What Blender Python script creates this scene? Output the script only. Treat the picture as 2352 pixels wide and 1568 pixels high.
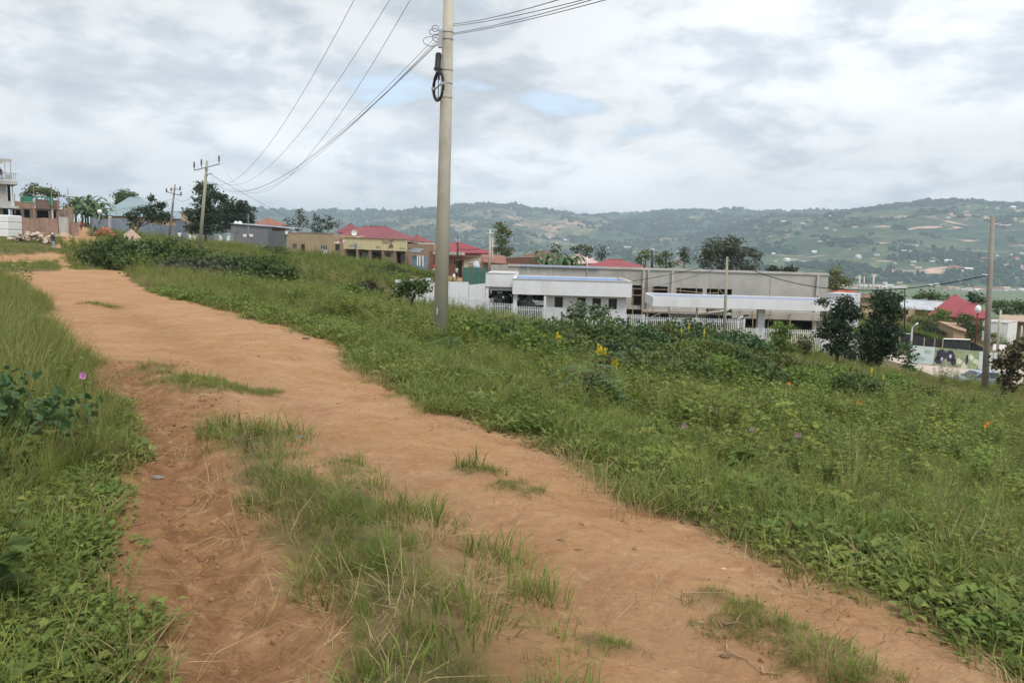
import bpy, bmesh, math, random
import numpy as np
from mathutils import Vector, Matrix

for o in list(bpy.data.objects):
    bpy.data.objects.remove(o)
SC = bpy.context.scene
COL = SC.collection
R = math.radians

# ---------------------------------------------------------------- camera
EYE = 1.7
FPX, CX, CY = 1829.0, 1176.0, 784.0          # focal length and centre for a 2352 px wide picture
PITCH, ROLL = R(6.78), R(1.5)
fwd = np.array([0, math.cos(PITCH), -math.sin(PITCH)])
r0 = np.array([1.0, 0, 0]); u0 = np.array([0, math.sin(PITCH), math.cos(PITCH)])
rgt = math.cos(ROLL) * r0 + math.sin(ROLL) * u0
upv = -math.sin(ROLL) * r0 + math.cos(ROLL) * u0
cd = bpy.data.cameras.new('camera'); cam = bpy.data.objects.new('camera', cd); COL.objects.link(cam)
m = Matrix(((rgt[0], upv[0], -fwd[0], 0), (rgt[1], upv[1], -fwd[1], 0), (rgt[2], upv[2], -fwd[2], EYE), (0, 0, 0, 1)))
cam.matrix_world = m
cd.sensor_width = 36; cd.lens = 36 * FPX / 2352; cd.clip_start = 0.05; cd.clip_end = 30000
SC.camera = cam

# ---------------------------------------------------------------- world, sun, exposure
SUN_EL, SUN_AZ = R(58), R(150)               # azimuth clockwise from +Y (view direction)
W = bpy.data.worlds.new('World'); SC.world = W; W.use_nodes = True
nt = W.node_tree; nt.nodes.clear()
def N(t, **k):
    n = nt.nodes.new(t)
    for a, b in k.items(): setattr(n, a, b)
    return n
L = nt.links.new
sky = N('ShaderNodeTexSky', sky_type='NISHITA', sun_disc=False, sun_elevation=SUN_EL, sun_rotation=SUN_AZ, dust_density=2.0)
tc = N('ShaderNodeTexCoord'); sp = N('ShaderNodeSeparateXYZ'); L(tc.outputs['Generated'], sp.inputs[0])
def M_(op, a, b=None, c=None, clamp=False):
    n = N('ShaderNodeMath', operation=op, use_clamp=clamp)
    for i, v in enumerate((a, b, c)):
        if v is None: continue
        if isinstance(v, (int, float)): n.inputs[i].default_value = v
        else: L(v, n.inputs[i])
    return n.outputs[0]
zz = M_('MAXIMUM', sp.outputs[2], 0.0)
den = M_('ADD', zz, 0.16)
cx = M_('DIVIDE', sp.outputs[0], den); cy = M_('DIVIDE', sp.outputs[1], den)
cmb = N('ShaderNodeCombineXYZ'); L(cx, cmb.inputs[0]); L(cy, cmb.inputs[1])
def noise(scale, detail, rough, off, dist=0.0, sx=1, sy=1):
    mp = N('ShaderNodeMapping'); L(cmb.outputs[0], mp.inputs[0])
    mp.inputs['Location'].default_value = off; mp.inputs['Scale'].default_value = (sx, sy, 1)
    n = N('ShaderNodeTexNoise'); L(mp.outputs[0], n.inputs['Vector'])
    n.inputs['Scale'].default_value = scale; n.inputs['Detail'].default_value = detail
    n.inputs['Roughness'].default_value = rough; n.inputs['Distortion'].default_value = dist
    return n.outputs['Fac']
def ramp(f, pts):
    n = N('ShaderNodeValToRGB'); L(f, n.inputs[0]); e = n.color_ramp.elements
    while len(e) > 1: e.remove(e[0])
    for i, (p, c) in enumerate(pts):
        x = e[0] if i == 0 else e.new(p)
        x.position = p; x.color = (c, c, c, 1) if isinstance(c, (int, float)) else (*c, 1)
    return n.outputs[0]
nA = noise(0.9, 8, 0.6, (3.1, 7.7, 0), 0.5)          # thick and thin cloud
nB = noise(1.5, 9, 0.62, (11.3, 2.2, 0), 0.35)          # cloud bodies and their grey bases
nD = noise(5.5, 8, 0.62, (1.3, 4.2, 0), 0.5)
nC = noise(0.42, 4, 0.5, (5.6, 1.9, 0), 0.15)         # large grey masses
mp3 = N('ShaderNodeMapping'); L(tc.outputs['Generated'], mp3.inputs[0]); mp3.inputs['Scale'].default_value = (1, 1, 2.3); mp3.inputs['Location'].default_value = (2.3, .7, 1.1)
def noise3(scale, det, rough, dist):
    n = N('ShaderNodeTexNoise'); L(mp3.outputs[0], n.inputs['Vector']); n.inputs['Scale'].default_value = scale; n.inputs['Detail'].default_value = det; n.inputs['Roughness'].default_value = rough; n.inputs['Distortion'].default_value = dist; return n.outputs['Fac']
nE = noise3(5.0, 9, 0.58, 0.35); nF = noise3(13.0, 7, 0.55, 0.3)
cover = ramp(M_('ADD', M_('MULTIPLY', nA, 0.5), M_('MULTIPLY', nE, 0.5)), [(0.36, 0.0), (0.42, 1.0)])
lum = ramp(M_('ADD', M_('ADD', M_('MULTIPLY', nB, 0.22), M_('MULTIPLY', nE, 0.48)), M_('MULTIPLY', nF, 0.30)), [(0.40, (5.0, 5.5, 6.1)), (0.455, (5.8, 6.25, 6.8)), (0.49, (6.8, 7.15, 7.6)), (0.505, (7.35, 7.65, 8.0)), (0.55, (8.1, 8.3, 8.55))])
grey = ramp(nC, [(0.42, 1.0), (0.58, 0.82)])
mx = N('ShaderNodeMix', data_type='RGBA', blend_type='MULTIPLY'); mx.inputs[0].default_value = 1.0
L(lum, mx.inputs[6]); L(grey, mx.inputs[7])
blue = N('ShaderNodeMix', data_type='RGBA', blend_type='MIX'); blue.inputs[0].default_value = 0.85
L(sky.outputs[0], blue.inputs[6]); blue.inputs[7].default_value = (5.6, 6.9, 8.4, 1)
m2 = N('ShaderNodeMix', data_type='RGBA', blend_type='MIX'); L(cover, m2.inputs[0]); L(blue.outputs[2], m2.inputs[6]); L(mx.outputs[2], m2.inputs[7])
hz = ramp(zz, [(0.0, 1.0), (0.06, 0.3), (0.2, 0.0)])
m3 = N('ShaderNodeMix', data_type='RGBA', blend_type='MIX'); L(M_('MULTIPLY', hz, 0.25), m3.inputs[0]); L(m2.outputs[2], m3.inputs[6]); m3.inputs[7].default_value = (6.9, 7.4, 8.0, 1)
bg = N('ShaderNodeBackground'); bg.inputs[1].default_value = 0.10; L(m3.outputs[2], bg.inputs[0])
wo = N('ShaderNodeOutputWorld'); L(bg.outputs[0], wo.inputs[0])

sl = bpy.data.lights.new('sun', 'SUN'); sl.energy = 2.0; sl.angle = R(24); sl.color = (1.0, 0.96, 0.90)
so = bpy.data.objects.new('sun', sl); COL.objects.link(so)
sd = Vector((math.sin(SUN_AZ) * math.cos(SUN_EL), math.cos(SUN_AZ) * math.cos(SUN_EL), math.sin(SUN_EL)))
so.rotation_euler = sd.to_track_quat('Z', 'Y').to_euler()
cy_ = SC.cycles; cy_.max_bounces = 5; cy_.diffuse_bounces = 3; cy_.glossy_bounces = 2; cy_.transmission_bounces = 2; cy_.volume_bounces = 1; cy_.caustics_reflective = False; cy_.caustics_refractive = False
vs = SC.view_settings; vs.view_transform = 'Standard'; vs.look = 'None'; vs.gamma = 1; vs.exposure = 0.45; vs.use_curve_mapping = False

# ---------------------------------------------------------------- picture to place
def ray(px, py):
    a = (px - CX) / FPX; b = (CY - py) / FPX
    return fwd + a * rgt + b * upv
def at(px, py, d):
    """point seen at (px,py), d metres ahead along +Y"""
    r = ray(px, py); k = d / r[1]
    return np.array([r[0] * k, d, EYE + r[2] * k])
def gz(px, py, z=0.0):
    r = ray(px, py); k = (z - EYE) / r[2]
    return np.array([r[0] * k, r[1] * k, z])
def zc(x0, y0, s):
    return lambda x, y: ((x0 + x / s) / 1.7415, (y0 + y / s) / 1.7415)
ZA = zc(0, 600, 3.1357); ZB = zc(350, 620, 2.94); ZC = zc(1000, 780, 2.94); ZD = zc(1500, 880, 3.36)
ZE = zc(1900, 980, 3.36); ZF = zc(2400, 900, 2.352); ZG = zc(3200, 950, 2.4118); ZH = zc(3500, 1150, 3.4849)

# ---------------------------------------------------------------- helpers
def tag(o, label=None, cat=None, group=None, kind=None):
    if label: o['label'] = label
    if cat: o['category'] = cat
    if group: o['group'] = group
    if kind: o['kind'] = kind
    return o
def thing(name, loc, label, cat, group=None):
    o = bpy.data.objects.new(name, None); COL.objects.link(o); o.location = Vector([float(v) for v in loc]); o.empty_display_size = .3
    return tag(o, label, cat, group)
class MB:
    """collects faces, built as ONE mesh object; coordinates in world space"""
    def __init__(s): s.v = []; s.f = []; s.mi = []; s.cur = 0
    def add(s, vs, fs):
        b = len(s.v); s.v += [tuple(float(c) for c in v) for v in vs]
        for f in fs: s.f.append(tuple(b + i for i in f)); s.mi.append(s.cur)
        return s
    def hexa(s, p):   # p: 8 points, bottom ring then top ring
        return s.add(p, [(0, 3, 2, 1), (4, 5, 6, 7), (0, 1, 5, 4), (1, 2, 6, 5), (2, 3, 7, 6), (3, 0, 4, 7)])
    def box(s, x0, x1, y0, y1, z0, z1):
        return s.hexa([(x0, y0, z0), (x1, y0, z0), (x1, y1, z0), (x0, y1, z0), (x0, y0, z1), (x1, y0, z1), (x1, y1, z1), (x0, y1, z1)])
    def tube(s, pts, rad, n=8, cap=True):
        pts = [Vector([float(c) for c in p]) for p in pts]
        if isinstance(rad, (int, float)): rad = [rad] * len(pts)
        rings = []
        for i, p in enumerate(pts):
            t = (pts[min(i + 1, len(pts) - 1)] - pts[max(i - 1, 0)]).normalized()
            a = Vector((0, 0, 1)) if abs(t.z) < .9 else Vector((1, 0, 0))
            u = t.cross(a).normalized(); w = t.cross(u)
            rings.append([p + rad[i] * (math.cos(2 * math.pi * k / n) * u + math.sin(2 * math.pi * k / n) * w) for k in range(n)])
        vs = [q for r_ in rings for q in r_]; fs = []
        for i in range(len(pts) - 1):
            for k in range(n):
                fs.append((i * n + k, i * n + (k + 1) % n, (i + 1) * n + (k + 1) % n, (i + 1) * n + k))
        if cap: fs += [tuple(range(n))[::-1], tuple((len(pts) - 1) * n + k for k in range(n))]
        return s.add(vs, fs)
    def lathe(s, c, prof, n=20):  # prof: (r,z)
        vs = []; fs = []
        for r_, z in prof:
            for k in range(n):
                a = 2 * math.pi * k / n; vs.append((c[0] + r_ * math.cos(a), c[1] + r_ * math.sin(a), c[2] + z))
        for i in range(len(prof) - 1):
            for k in range(n): fs.append((i * n + k, i * n + (k + 1) % n, (i + 1) * n + (k + 1) % n, (i + 1) * n + k))
        fs.append(tuple((len(prof) - 1) * n + k for k in range(n)))
        return s.add(vs, fs)
    def build(s, name, mat, parent=None, smooth=False, loc=None):
        me = bpy.data.meshes.new(name)
        off = Vector(parent_loc(parent)) if parent else Vector([float(c) for c in (loc if loc is not None else s.v[0])])
        me.from_pydata([tuple(Vector(v) - off) for v in s.v], [], s.f)
        mats = mat if isinstance(mat, (list, tuple)) else [mat]
        for m_ in mats: me.materials.append(m_)
        if len(mats) > 1: me.polygons.foreach_set('material_index', s.mi)
        if smooth: me.polygons.foreach_set('use_smooth', [True] * len(me.polygons))
        me.update()
        o = bpy.data.objects.new(name, me); COL.objects.link(o)
        if parent: o.parent = parent
        else: o.location = off
        return o
def parent_loc(p):
    l = Vector((0, 0, 0))
    while p is not None: l += p.location; p = p.parent
    return l
def npmesh(name, V, F, mat, parent=None, smooth=False, loc=(0, 0, 0), mi=None):
    """V (n,3), F (m,k) numpy arrays"""
    me = bpy.data.meshes.new(name); n, mm, k = len(V), len(F), F.shape[1]
    me.vertices.add(n); me.vertices.foreach_set('co', (np.asarray(V) - np.array(loc)).astype(np.float32).ravel())
    me.loops.add(mm * k); me.loops.foreach_set('vertex_index', F.astype(np.int32).ravel())
    me.polygons.add(mm); me.polygons.foreach_set('loop_start', np.arange(0, mm * k, k, dtype=np.int32))
    if smooth: me.polygons.foreach_set('use_smooth', np.ones(mm, bool))
    for m_ in (mat if isinstance(mat, (list, tuple)) else [mat]):
        if m_: me.materials.append(m_)
    if mi is not None: me.polygons.foreach_set('material_index', np.asarray(mi, np.int32))
    me.update(calc_edges=True)
    if name is None: return me
    o = bpy.data.objects.new(name, me)
    COL.objects.link(o)
    if parent is not None:
        o.parent = parent; o.location = Vector(loc) - Vector(parent_loc(parent))
    else: o.location = loc
    return o
class Fr:
    """upright facade frame through ground points A, B; s along, t away from the camera, z absolute"""
    def __init__(s, A, B):
        s.A = np.array(A[:2], float); e = np.array(B[:2], float) - s.A; s.len = float(np.hypot(*e)); s.e = e / s.len
        n = np.array([-s.e[1], s.e[0]]); s.n = n if n @ s.A > 0 else -n
        if s.n[1] < 0 and abs(s.n[1]) > .3: s.n = -s.n
    def P(s, a, t, z):
        q = s.A + s.e * a + s.n * t; return (q[0], q[1], z)
    def px(s, px, py, t=0.0):
        r = ray(px, py); A = s.A + s.n * t
        M = np.array([[r[0], -s.e[0]], [r[1], -s.e[1]]]); k, a = np.linalg.solve(M, A)
        return float(a), float(EYE + r[2] * k)
    def box(s, mb, s0, s1, t0, t1, z0, z1):
        P = s.P
        return mb.hexa([P(s0, t0, z0), P(s1, t0, z0), P(s1, t1, z0), P(s0, t1, z0), P(s0, t0, z1), P(s1, t0, z1), P(s1, t1, z1), P(s0, t1, z1)])
    def bx(s, s0, s1, t0, t1, z0, z1): return s.box(MB(), s0, s1, t0, t1, z0, z1)
    def wall(s, mb, s0, s1, t0, t1, z0, z1, holes=()):
        ss = sorted({s0, s1, *[min(max(h[i], s0), s1) for h in holes for i in (0, 1)]})
        for a, b in zip(ss, ss[1:]):
            if b - a < 1e-4: continue
            m_ = (a + b) / 2; hs = sorted([(max(h[2], z0), min(h[3], z1)) for h in holes if h[0] < m_ < h[1]])
            z = z0
            for h0, h1 in hs:
                if h0 > z + 1e-4: s.box(mb, a, b, t0, t1, z, h0)
                z = max(z, h1)
            if z < z1 - 1e-4: s.box(mb, a, b, t0, t1, z, z1)
        return mb
    def hip(s, mb, s0, s1, t0, t1, z0, z1, r0_, r1_, th=.12):
        P = s.P; tm = (t0 + t1) / 2
        v = [P(s0, t0, z0), P(s1, t0, z0), P(s1, t1, z0), P(s0, t1, z0), P(r0_, tm, z1), P(r1_, tm, z1)]
        w = [(x, y, z - th) for x, y, z in v[:4]]
        return mb.add(v + w, [(0, 1, 5, 4), (1, 2, 5), (2, 3, 4, 5), (3, 0, 4), (0, 6, 7, 1), (1, 7, 8, 2), (2, 8, 9, 3), (3, 9, 6, 0), (6, 9, 8, 7)])
    def slab(s, mb, s0, s1, t0, t1, za, zb, zc_, zd, th=.06):
        """sloping sheet: heights at (s0,t0),(s1,t0),(s1,t1),(s0,t1)"""
        P = s.P; t_ = [P(s0, t0, za), P(s1, t0, zb), P(s1, t1, zc_), P(s0, t1, zd)]
        return mb.hexa([(x, y, z - th) for x, y, z in t_] + t_)

# ---------------------------------------------------------------- materials
MATS = {}
def mat(name, col, rough=.8, vary=.25, scale=2.0, col2=None, bump=0.0, bscale=20.0, metal=0.0, dirt=None, spec=.3, rnd=0.0, trans=0.0, stripes=None, coord='Object'):
    if name in MATS: return MATS[name]
    m_ = bpy.data.materials.new(name); m_.use_nodes = True; t = m_.node_tree; t.nodes.clear()
    def n(k, **kw):
        q = t.nodes.new(k)
        for a, b in kw.items(): setattr(q, a, b)
        return q
    ln = t.links.new
    out = n('ShaderNodeOutputMaterial'); b = n('ShaderNodeBsdfPrincipled'); b.inputs['Roughness'].default_value = rough
    b.inputs['Metallic'].default_value = metal; b.inputs['Specular IOR Level'].default_value = spec
    co = n('ShaderNodeTexCoord').outputs[coord]
    nz = n('ShaderNodeTexNoise'); nz.inputs['Scale'].default_value = scale; nz.inputs['Detail'].default_value = 6; nz.inputs['Roughness'].default_value = .65; ln(co, nz.inputs['Vector'])
    rp = n('ShaderNodeMapRange'); rp.inputs[1].default_value = .32; rp.inputs[2].default_value = .68; ln(nz.outputs['Fac'], rp.inputs[0])
    c1 = tuple(min(1, c * (1 - vary)) for c in col); c2 = col2 if col2 else tuple(min(1, c * (1 + vary)) for c in col)
    mi = n('ShaderNodeMix', data_type='RGBA'); ln(rp.outputs[0], mi.inputs[0]); mi.inputs[6].default_value = (*c1, 1); mi.inputs[7].default_value = (*c2, 1)
    cur = mi.outputs[2]
    if dirt:   # (colour, amount, scale)
        n2 = n('ShaderNodeTexNoise'); n2.inputs['Scale'].default_value = dirt[2]; n2.inputs['Detail'].default_value = 8; n2.inputs['Roughness'].default_value = .7
        mp = n('ShaderNodeMapping'); mp.inputs['Scale'].default_value = (1, 1, .35); ln(co, mp.inputs[0]); ln(mp.outputs[0], n2.inputs['Vector'])
        r2 = n('ShaderNodeMapRange'); r2.inputs[1].default_value = .5; r2.inputs[2].default_value = .72; r2.inputs[4].default_value = dirt[1]; ln(n2.outputs['Fac'], r2.inputs[0])
        m3_ = n('ShaderNodeMix', data_type='RGBA'); ln(r2.outputs[0], m3_.inputs[0]); ln(cur, m3_.inputs[6]); m3_.inputs[7].default_value = (*dirt[0], 1); cur = m3_.outputs[2]
    if rnd:
        oi = n('ShaderNodeObjectInfo'); hs = n('ShaderNodeHueSaturation')
        a = n('ShaderNodeMapRange'); ln(oi.outputs['Random'], a.inputs[0]); a.inputs[3].default_value = 1 - rnd; a.inputs[4].default_value = 1 + rnd; ln(a.outputs[0], hs.inputs['Value'])
        mu = n('ShaderNodeMath', operation='MULTIPLY'); ln(oi.outputs['Random'], mu.inputs[0]); mu.inputs[1].default_value = 7.31
        fr_ = n('ShaderNodeMath', operation='FRACT'); ln(mu.outputs[0], fr_.inputs[0])
        a2 = n('ShaderNodeMapRange'); ln(fr_.outputs[0], a2.inputs[0]); a2.inputs[3].default_value = .5 - rnd * .07; a2.inputs[4].default_value = .5 + rnd * .05; ln(a2.outputs[0], hs.inputs['Hue'])
        ln(cur, hs.inputs['Color']); cur = hs.outputs[0]
    ln(cur, b.inputs['Base Color'])
    if bump or stripes:
        bp = n('ShaderNodeBump'); bp.inputs['Strength'].default_value = bump or .5; bp.inputs['Distance'].default_value = .02
        if stripes:
            wv = n('ShaderNodeTexWave'); wv.inputs['Scale'].default_value = stripes[0]; wv.bands_direction = stripes[1]; ln(co, wv.inputs['Vector']); ln(wv.outputs['Fac'], bp.inputs['Height'])
        else:
            nb = n('ShaderNodeTexNoise'); nb.inputs['Scale'].default_value = bscale; nb.inputs['Detail'].default_value = 8; ln(co, nb.inputs['Vector']); ln(nb.outputs['Fac'], bp.inputs['Height'])
        ln(bp.outputs[0], b.inputs['Normal'])
    sh = b.outputs[0]
    if trans:
        tr = n('ShaderNodeBsdfTranslucent'); ln(cur, tr.inputs[0]); ms = n('ShaderNodeMixShader'); ms.inputs[0].default_value = trans; ln(sh, ms.inputs[1]); ln(tr.outputs[0], ms.inputs[2]); sh = ms.outputs[0]
    ln(sh, out.inputs[0]); MATS[name] = m_; return m_
# ================================================================ terrain
def vnoise(x, y, seed=0):
    xi = np.floor(x).astype(np.int64); yi = np.floor(y).astype(np.int64); fx = x - xi; fy = y - yi
    fx = fx * fx * (3 - 2 * fx); fy = fy * fy * (3 - 2 * fy)
    def h(a, b):
        n = (a * 374761393 + b * 668265263 + seed * 974634777) & 0xffffffff
        n = ((n ^ (n >> 13)) * 1274126177) & 0xffffffff
        return ((n ^ (n >> 16)) & 0xffff) / 65535.0
    return (h(xi, yi) * (1 - fx) + h(xi + 1, yi) * fx) * (1 - fy) + (h(xi, yi + 1) * (1 - fx) + h(xi + 1, yi + 1) * fx) * fy
def fbm(x, y, o=5, seed=0, g=.5):
    s = 0; a = 1; t = 0
    for i in range(o): s = s + a * vnoise(x * 2 ** i + 17.3 * i, y * 2 ** i + 9.1 * i, seed + i); t += a; a *= g
    return s / t
def sst(a, b, x): t = np.clip((x - a) / (b - a), 0, 1); return t * t * (3 - 2 * t)
CP = [(0, 0, 0), (-2, 2, 0), (2, 2, 0), (-7, 0, .15), (7, 0, -.5), (0, -25, 0), (-25, -25, 1), (25, -25, -3), (-25, 5, .4), (20, 8, -2.2), (60, 0, -8), (-60, 0, 2), (0, -80, 0)]
for p in [(330, 1540), (1200, 1540), (2300, 1540), (1500, 1165), (250, 1000), (1000, 930), (150, 800), (755, 775), (60, 660), (400, 680), (0, 620), (250, 622), (60, 592)]:
    CP.append(tuple(gz(*p)))
for px, py, d in [(125, 577, 80), (0, 574, 80), (75, 555, 89), (10, 556, 92), (240, 544, 104), (165, 560, 92), (200, 545, 120), (190, 530, 150), (200, 513, 190), (20, 538, 112), (100, 537, 120), (220, 524, 165), (429, 551, 150),
                  (460, 585, 70), (400, 634, 46), (600, 650, 42), (621, 569, 155), (657, 581, 150), (768, 585, 150), (787, 598, 135), (933, 606, 130),
                  (700, 620, 90), (700, 680, 45), (800, 715, 28), (900, 650, 75), (1032, 632, 120), (1114, 647, 105), (1010, 805, 16.6), (1000, 708, 62),
                  (1280, 750, 64), (1700, 800, 60), (1890, 805, 60), (1500, 850, 30), (1200, 870, 14.6), (1900, 1150, 7.5), (2352, 1300, 5.5),
                  (2265, 902, 37), (2300, 1050, 14), (1800, 900, 22), (1990, 848, 45), (2200, 890, 46), (2080, 880, 47), (2200, 850, 72), (2100, 838, 80), (2290, 850, 80), (2240, 900, 60), (2150, 888, 62), (2200, 889, 54), (2350, 905, 60), (2100, 775, 98), (2150, 726, 125), (2338, 779, 110),
                  (2500, 1000, 25), (2600, 900, 45), (1250, 735, 85), (1850, 745, 90), (1600, 735, 95)]:
    CP.append(tuple(at(px, py, d)))
for px, z, d in [(-300, 3, 100), (0, 6, 220), (200, 6.5, 230), (450, 3, 220), (700, -1, 220), (1000, -5, 200), (1300, -8, 200), (1700, -10, 200), (2100, -12, 200), (2500, -14, 200), (3000, -13, 100), (-600, 3, 60)]:
    CP.append((ray(px, 600)[0] / ray(px, 600)[1] * d, d, z))
CP = np.array(CP); _S = 30.0
def _k(r): return np.where(r > 1e-9, r * r * np.log(np.maximum(r, 1e-9)), 0)
def _rbf():
    X = CP[:, :2] / _S; n = len(X); r = np.hypot(X[:, None, 0] - X[None, :, 0], X[:, None, 1] - X[None, :, 1])
    A = np.zeros((n + 3, n + 3)); A[:n, :n] = _k(r) + np.eye(n) * .004; A[:n, n] = 1; A[:n, n + 1:] = X; A[n, :n] = 1; A[n + 1:, :n] = X.T
    b = np.zeros(n + 3); b[:n] = CP[:, 2]; return np.linalg.solve(A, b)
_W = _rbf()
def Hn(x, y):
    x = np.asarray(x, float); y = np.asarray(y, float); sh = x.shape; x = x.ravel() / _S; y = y.ravel() / _S; o = np.full(x.shape, _W[len(CP)]) + _W[-2] * x + _W[-1] * y
    for i in range(len(CP)): o += _W[i] * _k(np.hypot(x - CP[i, 0] / _S, y - CP[i, 1] / _S))
    return o.reshape(sh)
def hzn(px): return 567 + (px - 1176) * .0262
SKA = np.array([(-3000, 560), (300, 560), (480, 520), (580, 487), (640, 495), (720, 499), (780, 492), (870, 493), (920, 495), (985, 484), (1090, 477), (1180, 480), (1240, 488), (1330, 500), (1380, 502), (1450, 497), (1560, 492), (1700, 491), (1850, 492), (2400, 520), (5000, 560)], float)
SKB = np.array([(-3000, 640), (1000, 640), (1300, 610), (1400, 578), (1500, 553), (1600, 535), (1700, 518), (1800, 503), (1900, 494), (2000, 481), (2100, 472), (2200, 470), (2352, 473), (2700, 480), (3500, 500), (5000, 540)], float)
def Hf(x, y):
    d = np.maximum(y, 1.0); px = CX + FPX * np.clip(x / d, -1.6, 1.9) / math.cos(PITCH) * 0.985; R_ = np.hypot(x, y)
    zA = (hzn(px) - np.interp(px, SKA[:, 0], SKA[:, 1])) / FPX; zB = (hzn(px) - np.interp(px, SKB[:, 0], SKB[:, 1])) / FPX
    w1 = fbm(x / 700, y / 700, 5, 3); w2 = fbm(x / 260 + 5, y / 260, 4, 9)
    rid = 1 - np.abs(2 * w1 - 1)
    def prof(zc_, R0, R1, amp):
        t = np.clip((d - R0) / (R1 - R0), 0, 1.6); up = np.where(t < 1, 1 - (1 - np.minimum(t, 1)) ** 1.25, 1 - (t - 1) * .9)
        crest = zc_ * R1; env = np.clip(np.minimum(t, 1) * (1.05 - np.minimum(t, 1)) * 4, 0, 1)
        return -65 + (crest + 65) * up + env * amp * (rid - .62) + env * amp * .35 * (w2 - .5)
    A = prof(zA, 2500, 5200, 110); B = prof(zB, 1750, 3600, 90)
    base = -65 + 3 * (w2 - .5)
    return np.maximum(np.maximum(A, B), base)
def H(x, y):
    x = np.asarray(x, float); y = np.asarray(y, float); R_ = np.hypot(x, y)
    far = Hf(x, y); cl = np.minimum(R_, 230.0) / np.maximum(R_, 1e-6); nx = x * cl; ny = y * cl
    near = Hn(nx, ny) - np.maximum(R_ - 230, 0) * .03
    w = sst(210, 900, R_)
    return near * (1 - w) + far * w
# ---- road, paths: polygons on the ground
def gt(px, py):
    r = ray(px, py); d = np.geomspace(1.5, 400, 900); x = r[0] / r[1] * d; z = EYE + r[2] / r[1] * d; u = z < Hn(x, d)
    i = int(np.argmax(u)) if u.any() else len(d) - 1
    if i > 0:
        a, b = z[i - 1] - Hn(x[i - 1], d[i - 1]), z[i] - Hn(x[i], d[i]); k = float(np.clip(a / (a - b + 1e-9), 0, 1)); dd = d[i - 1] + (d[i] - d[i - 1]) * k
    else: dd = d[0]
    return np.array([r[0] / r[1] * dd, dd, 0.0])
def poly(pts): return np.array([(gt(*p) if p[1] < 700 else gz(*p))[:2] if len(p) == 2 else at(p[0], 600, p[2])[:2] for p in pts])
RIGHT = [(2700, 1790), (2352, 1550), (2100, 1410), (1960, 1352), (1750, 1262), (1500, 1165), (1370, 1090), (1220, 1020), (1100, 965), (1000, 930), (900, 890), (800, 825), (755, 780), (680, 755), (600, 738), (500, 705), (400, 684), (335, 660), (290, 640), (280, 618)]
LEFT = [(173, 620), (152, 594), (129, 596), (128, 622), (60, 626), (-120, 634), (-500, 660), (-300, 690), (0, 664), (55, 668), (105, 725), (145, 790), (190, 860), (225, 930), (245, 1000), (255, 1100), (262, 1200), (280, 1350), (310, 1450), (330, 1568), (360, 1800)]
ROAD = [poly(RIGHT + [(173, 619)] + LEFT[1:]),
        poly([(0, 587), (119, 580), (152, 585), (135, 597), (60, 606), (0, 606), (-200, 612), (-200, 590)]),
        poly([(120, 0, 84), (150, 0, 82), (161, 0, 88), (183, 0, 86), (216, 0, 92), (232, 0, 112), (202, 0, 128), (205, 0, 190), (190, 0, 190), (178, 0, 135), (155, 0, 118), (150, 0, 112), (146, 0, 96)]),
        poly([(935, 0, 127), (1000, 0, 119), (1050, 0, 113), (1114, 0, 104), (1160, 0, 98), (1160, 0, 90), (1114, 0, 94), (1040, 0, 103), (990, 0, 108), (935, 0, 113), (900, 0, 122)])]
# behind the camera the road simply goes on
ROAD[0] = np.vstack([ROAD[0], [(-1.2, -3), (4, -30), (10, -30), (4.2, -3)]])
MID = [poly([(500, 1000), (560, 985), (640, 1010), (690, 1085), (740, 1110), (830, 1128), (930, 1165), (1000, 1200), (1100, 1270), (1200, 1345), (1270, 1440), (1350, 1568), (1400, 1700), (760, 1700), (760, 1568), (720, 1430), (600, 1270), (540, 1180), (505, 1080)])]
def _late_midt(): return poly([(520, 1010), (640, 1010), (690, 1090), (830, 1140), (900, 1250), (980, 1400), (1060, 1568), (1100, 1700), (780, 1700), (730, 1500), (610, 1270), (550, 1170)])
MIDT = _late_midt()
def inpoly(P, x, y):
    c = np.zeros(x.shape, bool); j = len(P) - 1
    for i in range(len(P)):
        xi, yi = P[i]; xj, yj = P[j]
        with np.errstate(divide='ignore', invalid='ignore'):
            c ^= ((yi > y) != (yj > y)) & (x < (xj - xi) * (y - yi) / (yj - yi + 1e-12) + xi)
        j = i
    return c
def dseg(P, x, y, closed=True):
    d = np.full(x.shape, 1e9); n = len(P)
    for i in range(n if closed else n - 1):
        a = P[i]; b = P[(i + 1) % n]; ab = b - a; L2 = ab @ ab + 1e-12
        t = np.clip(((x - a[0]) * ab[0] + (y - a[1]) * ab[1]) / L2, 0, 1)
        d = np.minimum(d, np.hypot(x - a[0] - t * ab[0], y - a[1] - t * ab[1]))
    return d
def sdf(P, x, y):  # negative inside
    d = dseg(P, x, y); return np.where(inpoly(P, x, y), -d, d)
def dirt_sd(x, y):
    d = np.full(x.shape, 1e9)
    for P in ROAD: d = np.minimum(d, sdf(P, x, y))
    mid = sdf(MID[0], x, y)
    return np.maximum(d, -mid), mid
TUFTS = [(*gz(px, py)[:2], r_) for px, py, r_ in [(345, 855, .28), (375, 868, .18), (420, 880, .35), (450, 890, .4), (470, 905, .3), (480, 882, .3), (555, 900, .3), (590, 898, .22), (610, 902, .15), (225, 710, .35), (250, 712, .3), (1090, 1088, .16), (1120, 1086, .12), (1180, 1124, .16), (1205, 1130, .14), (790, 1078, .18), (800, 1100, .12), (1632, 1383, .10), (1730, 1410, .06), (1670, 1440, .10), (1720, 1440, .09), (1760, 1450, .14), (1800, 1468, .14), (1840, 1490, .14), (1880, 1510, .15), (1920, 1540, .18), (1960, 1560, .16), (1370, 1490, .1), (1420, 1500, .08), (930, 905, .2), (870, 870, .16)]]
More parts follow.
